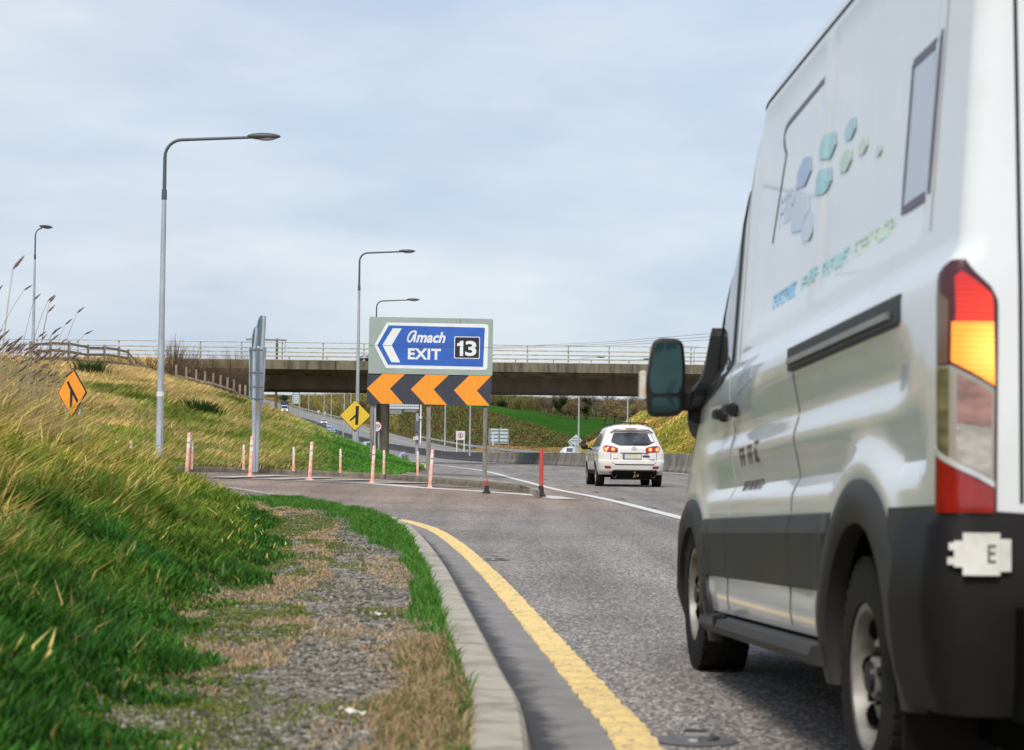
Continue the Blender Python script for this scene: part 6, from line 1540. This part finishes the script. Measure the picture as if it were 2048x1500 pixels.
def lorry():
    Y = 690; P = at(569, 822, Y); t = thing('lorry', 'dark blue box lorry with white cab coming down the far road', 'lorry', (P.x, Y, float(Zr(P.x, Y))+.02), .1)
    mb = MB(); mb.bbox((0, 3.2, 2.6), (2.6, 6.5, 3.0), .08); mb.build('cargo_box', mat('lorry_blue', (.02, .05, .12), .5), t)
    mb = MB(); mb.bbox((0, -1.0, 1.55), (2.35, 1.7, 2.1), .15); cab = mb.build('cab', mat('cab_white', (.65, .68, .70), .35), t)
    mb = MB(); mb.bbox((0, -1.87, 1.95), (2.0, .04, .8), .02); mb.build('windscreen', M_GLASS, cab)
    mb = MB(); mb.bbox((0, -1.88, .85), (2.3, .06, .6), .02); mb.build('grille', M_TRIM, cab)
    for x in (-.8, .8): mb = MB(); mb.ell((x, -1.93, .95), (.3, .08, .25), 10, 6); mb.build('headlight', mat('lit_headlight', (.9, .9, .9), .2, emit=(1, .97, .9), es=2.), cab)
    for x in (-1.05, 1.05):
        for y in (-.9, 4.8): mb = MB(); mb.lathe([(0, -.14), (.48, -.14), (.48, .14), (0, .14)], (x, y, .48), 'X', 16); mb.build('wheel', M_TYRE, t)
lorry()
# ================================================================ VEGETATION
def scatter(n, x0, x1, y0, y1, pw=1.): 
    return x0+(x1-x0)*rng.random(n), y0+(y1-y0)*rng.random(n)**pw
# near bank : long grass --------------------------------------------------
def near_grass():
    N = 900000
    y = 4.2+(41-4.2)*rng.random(N)**1.5; u = rng.random(N)
    x = -(y*.33+1.2)+(y*.33+1.4)*u
    d = pathdist(x, y, KCOARSE); toe = 1.26+.30*vn(x*0+3, y, 2.2)+np.interp(y, [6, 10, 17, 28], [-.12, -.06, .04, .35])
    e = d-toe+.35*(fbm(x, y, .6)-.5)*2
    keep = (e > .0) & (rng.random(N) < np.clip(.35+e*1.2, 0, 1)) & (d > .3)
    x, y, d, e = x[keep], y[keep], d[keep], e[keep]
    # thin out what lies high up-slope and near: fewer, longer
    z = Zv(x, y)-.01
    up = np.clip(e/3.2, 0, 1); n1 = fbm(x, y, 1.1); n2 = vn(x, y, .35)
    far = ss(9, 20, y)
    n3 = vn(x+17, y*.8, .16); n4 = vn(x+3, y*.7+9, .42); h = (.08+.25*up)*(.5+.6*rng.random(len(x)))*(.45+1.1*n4)*(.6+.8*n3)*np.clip(.55+e*1.3, .4, 1)
    w = (.0045+.0055*rng.random(len(x)))*(1+.065*y)
    g1 = mixc((.022, .105, .016), (.065, .20, .028), rng.random(len(x))); g2 = mixc((.18, .30, .030), (.32, .36, .05), rng.random(len(x)))
    dry = mixc((.50, .36, .12), (.66, .52, .22), rng.random(len(x)))
    t = np.clip(up*1.1+.55*far*(up > .12)+(n1-.5)*1.3-.15, 0, 1); c = g1*(1-t[:, None])+g2*t[:, None]
    pd = np.clip((up-.25)*.8+(n1-.5)*1.5+(n2-.5)*.9+.10*far, 0, .85)*ss(.1, .5, up)+.02
    isd = rng.random(len(x)) < pd*.85; c[isd] = dry[isd]
    lean = np.clip(.35+.35*rng.random(len(x))+.25*up, 0, .95)
    az = rng.normal(0, .8, len(x))+.2+(vn(x, y, .6)-.5)*4.5*(1-.5*far)
    az = np.where(up < .25, rng.random(len(x))*2*PI, az); lean = np.where(rng.random(len(x)) < .06, .2, lean); h = np.where(isd & (rng.random(len(x)) < .12), h*1.6, h)
    c = c*(.45+1.1*rng.random(len(x))**1.3)[:, None]*(.70+.6*vn(x, y, .3))[:, None]*np.array([1.08, 1.05, .8])
    w = w*1.25; th = rng.random(len(x)) < .72; x, y, z, h, w, lean, c, az = [q[th] for q in (x, y, z, h, w, lean, c, az)]
    blades('long_grass', x, y, z, h*1.12, w, lean, c, 'long green and straw grass leaning over the near bank', 'grass', azb=az)
    print('near grass', len(x))
near_grass()
def outer_grass():
    N = 170000; y = -3+48*rng.random(N); x = -15+14.5*rng.random(N); d = pathdist(x, y, KCOARSE)
    k = (d > 1.5+.2*vn(x, y, .7)) & ~((x > -(y*.33+1.0)) & (y > 4.4)); x, y, d = x[k], y[k], d[k]; n = len(x); R = rng.random(n); up = np.clip((d-1.4)/3.2, 0, 1); n1 = fbm(x, y, 1.2)
    c = np.where((rng.random(n) < np.clip(.15+.6*up+(n1-.5)*1.4, 0, .9))[:, None], mixc((.46, .34, .12), (.66, .52, .22), R), mixc((.03, .13, .018), (.20, .30, .04), R)); c = c*(.5+rng.random(n))[:, None]
    blades('bank_top_grass', x, y, Zv(x, y)-.02, (.10+.28*up)*(.5+.9*rng.random(n)), .014+.012*rng.random(n), .4+.45*rng.random(n), c, 'straw and green grass over the back of the near bank', 'grass', azb=rng.normal(.2, 1., n))
outer_grass()
# strip: green tufts along the kerb, dead grass patches, moss tufts
def strip_grass():
    N = 330000; y = 4.6+(34-4.6)*rng.random(N)**1.35; k = rng.random(N)
    cx = np.interp(y, [p.y for p in KP], [p.x for p in KP]); x = cx-.16-rng.random(N)*1.75
    d = pathdist(x, y, KCOARSE); n1 = fbm(x+5, y*.8, .55); n2 = fbm(x+50, y, .3); n3 = fbm(x*1.3+50, y*.3, .45); r = rng.random(N)
    wd = np.interp(y, [6, 9, 10, 12, 16, 18, 21, 25, 29, 34], [.05, .07, .13, .20, .16, .22, .42, .50, .85, 1.2])*(.45+1.1*vn(x*0+2, y, .7)); edge = np.clip((1-(d-.22)/wd)*2.2, 0, 1)*np.interp(y, [7, 10, 12, 16, 17, 19, 34], [.10, .35, .75, .7, .45, .8, .85])*np.clip((fbm(x*2+3, y*.6, .45)-.22)*3.2, 0, 1)          # green fringe on the kerb
    green = (r < edge*1.0) & (d > .2)
    lowg = (~green) & (n1 > .54) & (r < .45*(n1-.48)*4) & (d > .22)
    bz = np.interp(y, [5, 6.6, 7.6, 8.4, 9.4, 10.4, 15, 17, 22, 30, 34], [.35, .45, .8, .75, .6, .85, .85, .55, .45, .5, .6]); dryp = ((n3 > .44+.22*np.clip((d-.2)/bz, 0, 1.6)) & (r > .50) & (d > .2) & (~green)) & (d < .22+bz*1.15)
    nearg = (~green) & (y < 9.5) & (d < .30+.4*n1) & (d > .21) & (r < .40)
    toe = (~green) & (d > .80+.3*n1) & (r < .50) & (n3 > .36) 
    allm = green | lowg | dryp | nearg | toe; x, y, d = x[allm], y[allm], d[allm]; green, lowg, dryp, nearg, toe = [q[allm] for q in (green, lowg, dryp, nearg, toe)]
    n = len(x); R = rng.random(n); z = Zv(x, y)-.006
    h = np.where(green, (.02+.085*R)*(.5+vn(x, y, .15)), np.where(dryp, .008+.03*R*R, .012+.03*R)); h = np.where(nearg, .03+.05*R, h)
    w = np.where(dryp, .0035, .004)*(1+.06*y)
    c = mixc((.04, .17, .02), (.10, .25, .03), R); c2 = mixc((.08, .14, .02), (.20, .23, .035), R); cd = mixc((.40, .25, .12), (.62, .44, .25), R)
    c = np.where((lowg | nearg | toe)[:, None], c2, c); c = np.where(dryp[:, None], cd, c); m = (toe & (fbm(x+8, y*.5, .5) > .55)); c[m] = cd[m]*.9; c = c*(.6+.8*rng.random(n))[:, None]; m = nearg & (R > .5); c[m] = cd[m]*.8
    lean = np.where(green, .3+.5*R, .86+.12*R)
    blades('verge_grass', x, y, z, h, w, lean, c, 'green and withered tufts scattered along the gravel strip by the kerb', 'grass', azb=rng.random(n)*2*PI)
    print('strip', n)
strip_grass()
# broad pale leaves (docks, plantain) poking out of the bank
def docks():
    pts = [(283, 930, 24), (432, 1075, 13), (150, 1040, 12), (215, 1240, 8), (300, 1130, 10), (240, 1010, 14)]
    xs, ys, zs_, hs, az = [], [], [], [], []
    for px, py, Y in pts:
        P = at(px, py, Y)
        for k in range(2): xs.append(P.x+random.uniform(-.05, .05)); ys.append(Y+random.uniform(-.05, .05)); hs.append(random.uniform(.10, .17)); az.append(random.uniform(0, 6.28))
    x, y, h = map(np.array, (xs, ys, hs)); z = Zv(x, y)+.02; n = len(x)
    blades('broad_leaves', x, y, z, h, np.full(n, .015)+.001*y, np.full(n, .55), mixc((.16, .30, .08), (.28, .40, .14), rng.random(n)), 'broad pale dock leaves standing in the near grass', 'plant', azb=np.array(az))
docks()
# pebbles on the strip
def pebbles():
    n = 30000; y = 4.8+(30-4.8)*rng.random(n)**1.8; cx = np.interp(y, [p.y for p in KP], [p.x for p in KP]); x = cx-.25-rng.random(n)*1.3; z = Zv(x, y)
    r = (.003+.011*rng.random(n)**4)*(1+.03*y); base = np.array([(1, 0, 0), (-1, 0, 0), (0, 1, 0), (0, -1, 0), (0, 0, .7), (0, 0, -.6)]); F_ = np.array([(0, 2, 4), (2, 1, 4), (1, 3, 4), (3, 0, 4), (2, 0, 5), (1, 2, 5), (3, 1, 5), (0, 3, 5)])
    v = base[None]*r[:, None, None]*(.6+.8*rng.random((n, 6, 1)))+np.stack([x, y, z+r*.2], 1)[:, None]
    f = (np.arange(n)[:, None, None]*6+F_[None]).reshape(-1, 3); c = np.repeat(mixc((.07, .06, .045), (.36, .33, .27), rng.random(n)**1.5)[:, None], 6, 1).reshape(-1, 3)
    m = leafmat('pebble_stone', 0.); o = npmesh('pebbles', v.reshape(-1, 3), f, m, False, c); tagg(o, 'loose grey pebbles over the bare strip beside the kerb', 'gravel', None, 'stuff')
pebbles()
# embankment grass ---------------------------------------------------------
def hill_grass():
    N = 620000; y = 52+(150-52)*rng.random(N)**1.25; x = -(y*.27)-1+(y*.27-1.5)*rng.random(N)
    dI = pathdist(x, y, ISL); dT = np.interp(y, TY, TX)-x; k = (dI > .05) & (dT > .1); x, y, dI, dT = x[k], y[k], dI[k], dT[k]
    z = Zh(x, y)-.03; hh = z-Zr(x, y); n = len(x); R = rng.random(n); n1 = fbm(x, y, 7); n2 = fbm(x+40, y+9, 2.2); n3 = vn(x, y, .7)
    # greener near the kerb, the tip and in a band ; golden on top
    top = ss(.8, 4.2, hh+(n1-.5)*2.0); tip = 1-ss(-9.5, -6.0, x-.10*(y-70)); tip = 1-tip
    u = 1024+4000*x/y; tip = ss(560, 720, u+(n1-.5)*60)*(1-ss(1.5, 3.0, hh))
    g = mixc((.13, .24, .025), (.30, .36, .05), R); lush = mixc((.06, .22, .02), (.12, .32, .04), R); gold = mixc((.58, .38, .14), (.82, .60, .26), R); tan = mixc((.40, .27, .07), (.55, .38, .11), R)
    p = np.clip(.30+.75*top+(n2-.5)*2.2+(n3-.5)*.6, .06, .96); isg = rng.random(n) < p
    c = np.where(isg[:, None], np.where((R > .45)[:, None], gold, tan), g); q = rng.random(n) < tip*1.05; c[q] = lush[q]
    dark = (n2 < .36) & (top < .7); c[dark] = c[dark]*.62
    h = (.16+.22*n2+.16*top)*(.5+.8*R)*(1-.62*tip); h = h*np.clip(.35+dI*.5, .3, 1); w = (.020+.018*R)*(y/75)
    az = rng.normal(.1, .6, n); lean = np.clip(.45+.45*rng.random(n), 0, .95)
    c = c*(.45+1.1*rng.random(n)**1.2)[:, None]*(.72+.56*vn(x, y, 1.3))[:, None]
    blades('bank_grass', x, y, z, h, w, lean, c, 'windswept golden and green grass over the embankment', 'grass', azb=az); print('hill', n)
hill_grass()
def right_grass():
    N = 150000; y = 152+(262-152)*rng.random(N); u = 1100+380*rng.random(N); x = (u-1024)/4000*y; b = Bx(y)+np.interp(y, [150, 200, 260, 300], [13.2, 10.2, 17, 30]); k = x > b; x, y, u, b = x[k], y[k], u[k], b[k]
    z = Zf(x, y)-.05; n = len(x); R = rng.random(n); e = x-b; n1 = fbm(x, y, 9); n2 = fbm(x, y+30, 3.); band = np.clip((n1-.42)*4+(n2-.5)*1.2+.3*(e > 7), 0, 1)
    c = np.where((rng.random(n) < .25+.75*band)[:, None], mixc((.60, .36, .09), (.85, .58, .20), R), mixc((.24, .34, .04), (.42, .46, .07), R)); w = .06+.04*R; h = (.35+.35*R)
    c = c*(.45+1.0*rng.random(n))[:, None]*(.7+.6*vn(x, y, 2.2))[:, None]
    blades('cutting_grass', x, y, z, h, w, .5+.4*R, c, 'orange and green grass on the cutting beyond the white car', 'grass', azb=rng.normal(0, .6, n))
right_grass()
def scrub():
    N = 260000; y = 262+(860-262)*rng.random(N)**1.4; u = 560+780*rng.random(N); x = (u-1024)/4000*y
    k = (np.abs(x-Bx(y)) > 16); x, y, u = x[k], y[k], u[k]; n1 = fbm(x, y, 25); fld = np.clip(530-(u-950)*.62, 400, 600); yy = y+(n1-.5)*30
    k = ~((u > 925) & (yy > fld) & (y < 640)) & (yy > 268); x, y, u, yy, n1 = x[k], y[k], u[k], yy[k], n1[k]
    z = Zf(x, y)-.1; n = len(x); R = rng.random(n); n2 = fbm(x+9, y+3, 6); n3 = fbm(x, y, 2.5); low = yy < 330
    c = mixc((.07, .075, .022), (.17, .18, .045), R); m = (n2 > .55); c[m] = mixc((.13, .085, .04), (.20, .14, .06), R)[m]; m = (rng.random(n) < .015) & (n3 > .5); c[m] = (.55, .42, .03)
    m = low & (n2 > .38); c[m] = mixc((.36, .22, .08), (.46, .30, .12), R)[m]; m = (u < 800) & (n3 > .52); c[m] = mixc((.24, .22, .06), (.34, .27, .08), R)[m]
    h = np.where(low, .35, .5+.5*(n3 > .5))*(.5+R)*.8; h = np.where(y > 640, h*5.5, h); w = .12+.16*R
    blades('scrub', x, y, z, h, w*1.3, .3+.5*R, c, 'brown and olive gorse scrub on the far hillside', 'scrub', azb=rng.random(n)*6.28)
scrub()
# reeds on the skyline at left --------------------------------------------
def seedgrass(label, base, spec):
    t = thing('tall_reed_grass', label, 'grass', tuple(base)); l = Vector(t.location); ms = MB(); mh = MB()
    M1 = mat('reed_stem', (.42, .33, .19), .8, col2=(.3, .22, .12), scale=20); M2 = mat('seed_head', (.20, .13, .10), .9, col2=(.11, .07, .06), scale=40)
    for (x0, y0, z0, x1, z1, r, hl) in spec:
        a = Vector((x0, y0, z0)); b = Vector((x1, y0+random.uniform(-.3, .3), z1)); m = a.lerp(b, .55); m.z += (b-a).length*.10; m.x -= (x1-x0)*.18
        pts = [(a*(1-s)**2+m*2*s*(1-s)+b*s*s) for s in np.linspace(0, 1, 7)]
        ms.path([p-l for p in pts], [r*(1-.6*i/6) for i in range(7)], 4, False)
        d = (pts[-1]-pts[-2]).normalized(); p = pts[-1]; q = p+(d+Vector((.6, 0, -.1))).normalized()*hl
        mh.path([p-l, p.lerp(q, .3)-l, p.lerp(q, .7)-l, q-l], [.003, hl*.10, hl*.07, .002], 5)
    ms.build('stems', M1, t); mh.build('seed_heads', M2, t)
sp = []
for i in range(150):
    Y = random.uniform(21, 29); px0 = random.uniform(-90, 75)*(1 if i % 3 else .6); py1 = 690+abs(random.gauss(0, 45))-(25 if i < 18 else 0)
    a = at(px0, 800, Y); zb = float(Zv(np.array([a.x]), np.array([Y]))[0]); b = at(px0+random.uniform(15, 75), py1+px0*.22, Y)
    sp.append((a.x, Y, zb, b.x, b.z, .006, random.uniform(.07, .16)))
for px0, px1, py1, Y in [(-60, 40, 578, 25), (20, 66, 600, 26), (30, 100, 604, 25), (60, 100, 606, 26), (60, 95, 625, 24), (90, 158, 628, 25), (70, 125, 648, 26), (-20, 4, 590, 24), (20, 110, 665, 25), (60, 112, 672, 26), (40, 165, 668, 27)]:
    a = at(px0, 790, Y); b = at(px1, py1, Y); sp.append((a.x, Y, float(Zv(np.array([a.x]), np.array([Y]))[0]), b.x, b.z, .006, .13))
seedgrass('dense tall reed grass with dark seed heads on the left skyline', (sp[0][0], 25, sp[0][2]), sp)
a = at(-25, 900, 11); b = at(16, 510, 11)
seedgrass('single blurred reed with feathery head at the far left edge', (a.x, 11, float(Zv(np.array([a.x]), np.array([11.]))[0])), [(a.x, 11, float(Zv(np.array([a.x]), np.array([11.]))[0]), b.x-.02, b.z-.06, .005, .10)])
# straw-coloured long grass at the top left of the near bank
def straw():
    n = 26000; Y = 20+16*rng.random(n); u = -100+ (225+0)*rng.random(n)**1.4; x = (u-1024)/4000*Y; d = pathdist(x, Y, KCOARSE); k = d > 3.0; x, Y = x[k], Y[k]; n = len(x); R = rng.random(n)
    z = Zv(x, Y); c = mixc((.42, .27, .12), (.58, .42, .22), R); g = rng.random(n) < .12; c[g] = (.16, .2, .04)
    blades('straw_grass', x, Y, z, .22+.30*R, .010+.010*R, .55+.4*rng.random(n), c, 'straw-coloured long grass flattened by wind on the left crest', 'grass', azb=rng.normal(.05, .35, n))
straw()
# bare shrubs --------------------------------------------------------------
M_TWIG = mat('bare_twigs', (.13, .085, .05), .9, col2=(.075, .05, .035), scale=2.); M_TWIG2 = mat('willow_twigs', (.24, .17, .07), .85, col2=(.15, .10, .045), scale=2.)
def shrub(px, py, Y, h, w, n, label, m, group, curve=.2, zf=None, r=.012):
    P = at(px, py, Y); z0 = float(zf(np.array([P.x]), np.array([Y]))[0]) if zf else P.z; t = thing('bare_shrub', label, 'shrub', (P.x, Y, z0), 0, group); mb = MB(); mf = MB()
    for i in range(n):
        a = random.random()*2*PI; q = random.random()**.7; L = h*random.uniform(.55, 1.); tx, ty = math.cos(a)*w*q, math.sin(a)*w*q*.6; p0 = Vector((tx*.12, ty*.12, -.2)); p2 = Vector((tx, ty, L*(1-.25*q*q))); p1 = p0.lerp(p2, .5)+Vector((-tx*curve, 0, L*.08))
        pts = [p0*(1-s)**2+p1*2*s*(1-s)+p2*s*s for s in np.linspace(0, 1, 6)]; mb.path(pts, [r*(1-.8*k/5) for k in range(6)], 4, False)
        for k in range(5):
            s = random.randint(1, 4); b = pts[s]; d = (pts[s]-pts[s-1]).normalized(); e = b+(d+Vector((random.uniform(-.7, .7), random.uniform(-.7, .7), .2))).normalized()*L*random.uniform(.12, .3)
            mf.path([b, e], [r*.42, r*.15], 3, False)
    mb.build('branches', m, t); mf.build('twigs', m, t)
sh = [(345, 748, 100, 3.0, 1.2), (372, 752, 104, 2.6, 1.3), (355, 744, 112, 3.2, 1.0), (395, 758, 106, 2.1, 1.5), (300, 742, 108, 2.2, .9), (262, 742, 104, 1.7, 1.2), (215, 742, 102, 1.6, 1.3), (420, 764, 108, 1.8, 1.6), (445, 772, 112, 1.9, 1.6), (240, 742, 112, 1.9, 1.2), (180, 745, 106, 1.5, 1.4), (320, 742, 116, 1.9, 1.3), (150, 745, 104, 1.5, 1.2), (410, 756, 118, 1.6, 1.5), (284, 742, 118, 1.8, 1.5)]
where = ['right of the tall lamp column, tallest there', 'between the tall lamp and the bridge start', 'just behind the tallest shrub by the lamp', 'low at the right end of the ridge clump', 'left of the tall lamp against the fence', 'in the middle of the rail fence', 'behind the left half of the fence', 'where the bank starts to drop to the bridge', 'farther down the bank beside the lower fence', 'behind the middle fence posts', 'near the orange sign on the skyline', 'directly behind the tall lamp column', 'leftmost along the fence', 'under the first bridge parapet bay', 'far back between fence and parapet']
for s_, wl in zip(sh, where): shrub(*s_, 46, 'bare brown shrub on the ridge, '+wl, M_TWIG, 'bare shrubs along the ridge', zf=Zh, r=.016)
shrub(478, 800, 117, 3.6, 2.0, 90, 'fan-shaped bare willow shrub in front of the bridge abutment', M_TWIG2, None, zf=Zh, r=.014)
shrub(462, 792, 118, 2.5, 1.9, 60, 'lower bushy willow clump left of the fan-shaped willow', M_TWIG2, None, zf=Zh, r=.014)
shrub(500, 800, 122, 2.2, 1.5, 50, 'small willow clump against the leaning twin sign posts', M_TWIG2, None, zf=Zh, r=.014)
random.seed(5)
for i, (px, dy, h, w, n, wl) in enumerate([(350, 3, 2.6, 1.3, 60, 'first from the tall lamp column'), (368, 4, 2.0, 1.2, 50, 'second from the tall lamp column'), (388, 3, 2.4, 1.4, 60, 'third from the tall lamp column'), (408, 4, 2.0, 1.3, 60, 'fourth from the tall lamp column'),
    (425, 3, 2.2, 1.2, 60, 'fifth from the tall lamp column'), (442, 4, 2.3, 1.3, 70, 'sixth from the tall lamp column'), (458, 3, 2.5, 1.3, 80, 'third from the bridge end'), (474, 4, 3.1, 1.5, 110, 'tall and fan-shaped, second from the bridge end'), (492, 3, 2.3, 1.1, 70, 'last before the open bridge span')]):
    Y = sil(px)+dy; P = at(px, 780, Y); shrub(px, 780, Y, h, w, n, 'bare twiggy shrub behind the descending fence, '+wl, M_TWIG if i % 2 == 0 else M_TWIG2, 'bare shrubs behind the descending fence', zf=Zh, r=.013)
P = at(522, 790, 122); shrub(524, 800, 122, 2.1, 2.0, 26, 'arching bare shrub right of the leaning twin posts under the bridge edge', M_TWIG2, None, curve=-.35, zf=Zh, r=.014)
# rushes
def rush(px, py, Y, n, h, w, label):
    P = at(px, py, Y); x = P.x+rng.normal(0, w*.3, n); y = Y+rng.normal(0, w*.3, n); a = np.arctan2(y-Y, x-P.x); z = Zh(x, y); R = rng.random(n)
    o = blades('rush_tuft', x, y, z, h*(.6+.4*R), np.full(n, .05), .15+.35*R, mixc((.018, .05, .012), (.05, .09, .02), R), label, 'plant', azb=a)
    del o['kind']
rush(180, 775, 78, 260, .85, .9, 'dark green rush tuft just right of the orange sign'); rush(405, 890, 68, 240, .6, .8, 'dark rush tuft low on the bank beside the thin bollard')
# trees --------------------------------------------------------------------
def branch(segs, tw, p, d, L, r, depth, spread, up):
    n = 3; q = p; dd = d
    for i in range(n):
        dd = (dd+Vector((random.gauss(0, .12), random.gauss(0, .12), up*.1))).normalized(); e = q+dd*L/n; segs.append((q, e, r*(1-.25*i/n), r*(1-.25*(i+1)/n))); q = e
        if depth > 0 and i > 0 or (i == 0 and depth < 3 and depth > 0):
            for _ in range(2 if depth > 1 else 2):
                ax = Vector((random.gauss(0, 1), random.gauss(0, 1), random.gauss(0, .5))).normalized(); nd_ = (dd+ax*spread).normalized(); branch(segs, tw, q, nd_, L*random.uniform(.55, .72), r*.5, depth-1, spread, up)
    if depth == 0:
        for _ in range(4): ax = Vector((random.gauss(0, 1), random.gauss(0, 1), random.gauss(0, .6))).normalized(); tw.append((q, q+(dd*.6+ax).normalized()*L*.9))
def tree_proto(kind, seed):
    random.seed(seed); t = thing('x', 'x', 'tree'); segs = []; tw = []
    Mb = mat('tree_bark', (.10, .08, .06), .9, col2=(.06, .05, .04), scale=1.); mb = MB()
    H = 8.
    branch(segs, tw, Vector((0, 0, -.3)), Vector((0, 0, 1)), H*.42, .22, 3, .85, .6)
    for a, b, r0, r1 in segs: mb.path([a, b], [r0, r1], 5 if r0 > .08 else 3, False)
    mb.build('trunk', Mb, t); pts = [b for a, b in tw]; base = [a for a, b in tw]
    if kind == 'bare':
        mc = MB()
        for a, b in tw: mc.path([a, b], [.022, .008], 3, False)
        mc.build('crown', mat('twig_crown', (.17, .12, .075), .9, col2=(.10, .07, .045), scale=.6), t)
    else:
        k = 26 if kind == 'bush' else 22; P = np.repeat(np.array([tuple(b) for b in pts]), k, 0); n = len(P); c = P+rng.normal(0, .38 if kind != 'ivy' else .30, (n, 3)); s = .10+.10*rng.random(n)
        if kind == 'ivy': cen = np.array([tuple(a) for a, b, r0, r1 in segs if r0 > .04]); P = np.repeat(cen, 30, 0); n = len(P); c = P+rng.normal(0, .24, (n, 3)); s = .10+.08*rng.random(n)
        a1 = rng.normal(0, 1, (n, 3)); a1 /= np.linalg.norm(a1, axis=1)[:, None]; a2 = np.cross(a1, rng.normal(0, 1, (n, 3))); a2 /= np.linalg.norm(a2, axis=1)[:, None]
        v = np.stack([c-a1*s[:, None], c+a2*s[:, None]*.6, c+a1*s[:, None], c-a2*s[:, None]*.6], 1).reshape(-1, 3); f = np.arange(n*4).reshape(-1, 4)
        col = {'ever': mixc((.018, .045, .016), (.05, .085, .03), rng.random(n)), 'ivy': mixc((.022, .045, .012), (.06, .09, .025), rng.random(n)), 'bush': mixc((.20, .15, .075), (.34, .26, .13), rng.random(n))}[kind]
        npmesh('crown', v, f, leafmat('leaf_'+kind, .2) if 'leaf_'+kind not in bpy.data.materials else bpy.data.materials['leaf_'+kind], False, np.repeat(col[:, None], 4, 1).reshape(-1, 3), t)
        if kind == 'ivy':
            mc = MB()
            for a, b in tw: mc.path([a, b], [.022, .008], 3, False)
            mc.build('twigs', mat('twig_crown', (.17, .12, .075), .9), t)
    return t
TP = [('bare', 3), ('bare', 5), ('bare', 9), ('ivy', 12), ('ever', 21), ('bush', 30)]; PR = [tree_proto(k, s) for k, s in TP]; usedt = set()
NM = {'bare': 'bare_tree', 'ivy': 'ivy_tree', 'ever': 'evergreen_tree', 'bush': 'brown_thicket_tree'}
random.seed(77)
def put_tree(i, px, pyt, Y, label, pyb=None, wide=1.):
    x = (px-1024)/4000*Y+0; z = float(Zf(np.array([x]), np.array([float(Y)]))[0]) if Y > 152 else 0
    top = at(px, pyt, Y).z; s = max(.25, (top-z)/8.3); o = PR[i] if i not in usedt else copy_tree(PR[i]); usedt.add(i)
    o.location = (x, Y, z-.2); o.scale = (s*wide, s*wide, s); o.rotation_euler = (0, 0, random.random()*6.28); o.name = NM[TP[i][0]]; o['label'] = label; o['category'] = 'tree'; o['group'] = 'trees on the far skyline'
spec = [ # kind, px, top py, depth, words
 (4, 1003, 796, 640, 'dark round evergreen tree standing first on the field skyline'), (5, 1024, 798, 650, 'brown thicket tree right beside the round evergreen'), (5, 1040, 795, 660, 'second brown thicket tree from the round evergreen'),
 (0, 1053, 794, 655, 'twiggy bare tree a little right of the thickets'), (5, 1066, 797, 650, 'brown thicket left of the pale spreading tree'), (1, 1084, 786, 560, 'pale spreading bare tree standing forward on the field edge'),
 (0, 1100, 776, 600, 'tall bare tree left of the dark ivy-clad one'), (3, 1119, 772, 585, 'dark ivy-clad tree nearest the thick lamp column'), (2, 1138, 775, 610, 'bare tree between the ivy tree and the lamp column'),
 (5, 1150, 796, 590, 'brown thicket right behind the lamp column foot'), (3, 1172, 770, 590, 'second ivy-clad tree just right of the lamp column'), (0, 1188, 778, 620, 'bare tree right of the second ivy tree'),
 (1, 1213, 772, 520, 'large fan-crowned bare tree above the white car'), (5, 1230, 800, 500, 'brown thicket under the fan-crowned tree'), (2, 1240, 778, 540, 'bare tree right of the fan-crowned tree'),
 (0, 1262, 776, 560, 'bare tree behind the lamp above the white car'), (5, 1278, 800, 470, 'thicket on the crest left of the van mirror'), (1, 1292, 776, 540, 'bare tree just left of the van mirror'), (5, 1310, 805, 450, 'thicket below the van mirror'), (2, 1325, 778, 560, 'bare tree hidden partly by the van mirror'),
 (5, 1345, 800, 440, 'thicket right below the van mirror glass'), (0, 1375, 778, 520, 'bare tree between mirror and van body'),
 (0, 745, 782, 560, 'large bare tree behind the yellow diamond'), (2, 728, 788, 640, 'bare tree left of the exit sign base'), (5, 720, 797, 700, 'low brown thicket beyond the yellow diamond'), (5, 700, 796, 800, 'brown thicket on the left skyline near the diamond corner'),
 (0, 684, 786, 820, 'bare tree above the far guard rail'), (5, 668, 797, 850, 'thicket behind the third far lamp'), (5, 650, 794, 900, 'thicket behind the oncoming silver car'), (2, 634, 786, 900, 'bare tree left of the silver car'), (5, 618, 790, 950, 'thicket right of the grid sign'), (5, 606, 788, 980, 'thicket touching the grid sign edge'),
 (4, 570, 786, 900, 'small dark evergreen above the lorry'), (5, 556, 798, 1000, 'low thicket by the wooden pole'), (5, 583, 797, 1000, 'low thicket between lorry and grid sign'), (1, 660, 788, 880, 'bare tree above the route sign'), (0, 712, 784, 750, 'bare tree right over the diamond top')]
for s_ in spec: put_tree(s_[0], s_[1], s_[2], s_[3], s_[4], wide=1.5 if TP[s_[0]][0] == 'bush' else 1.15)
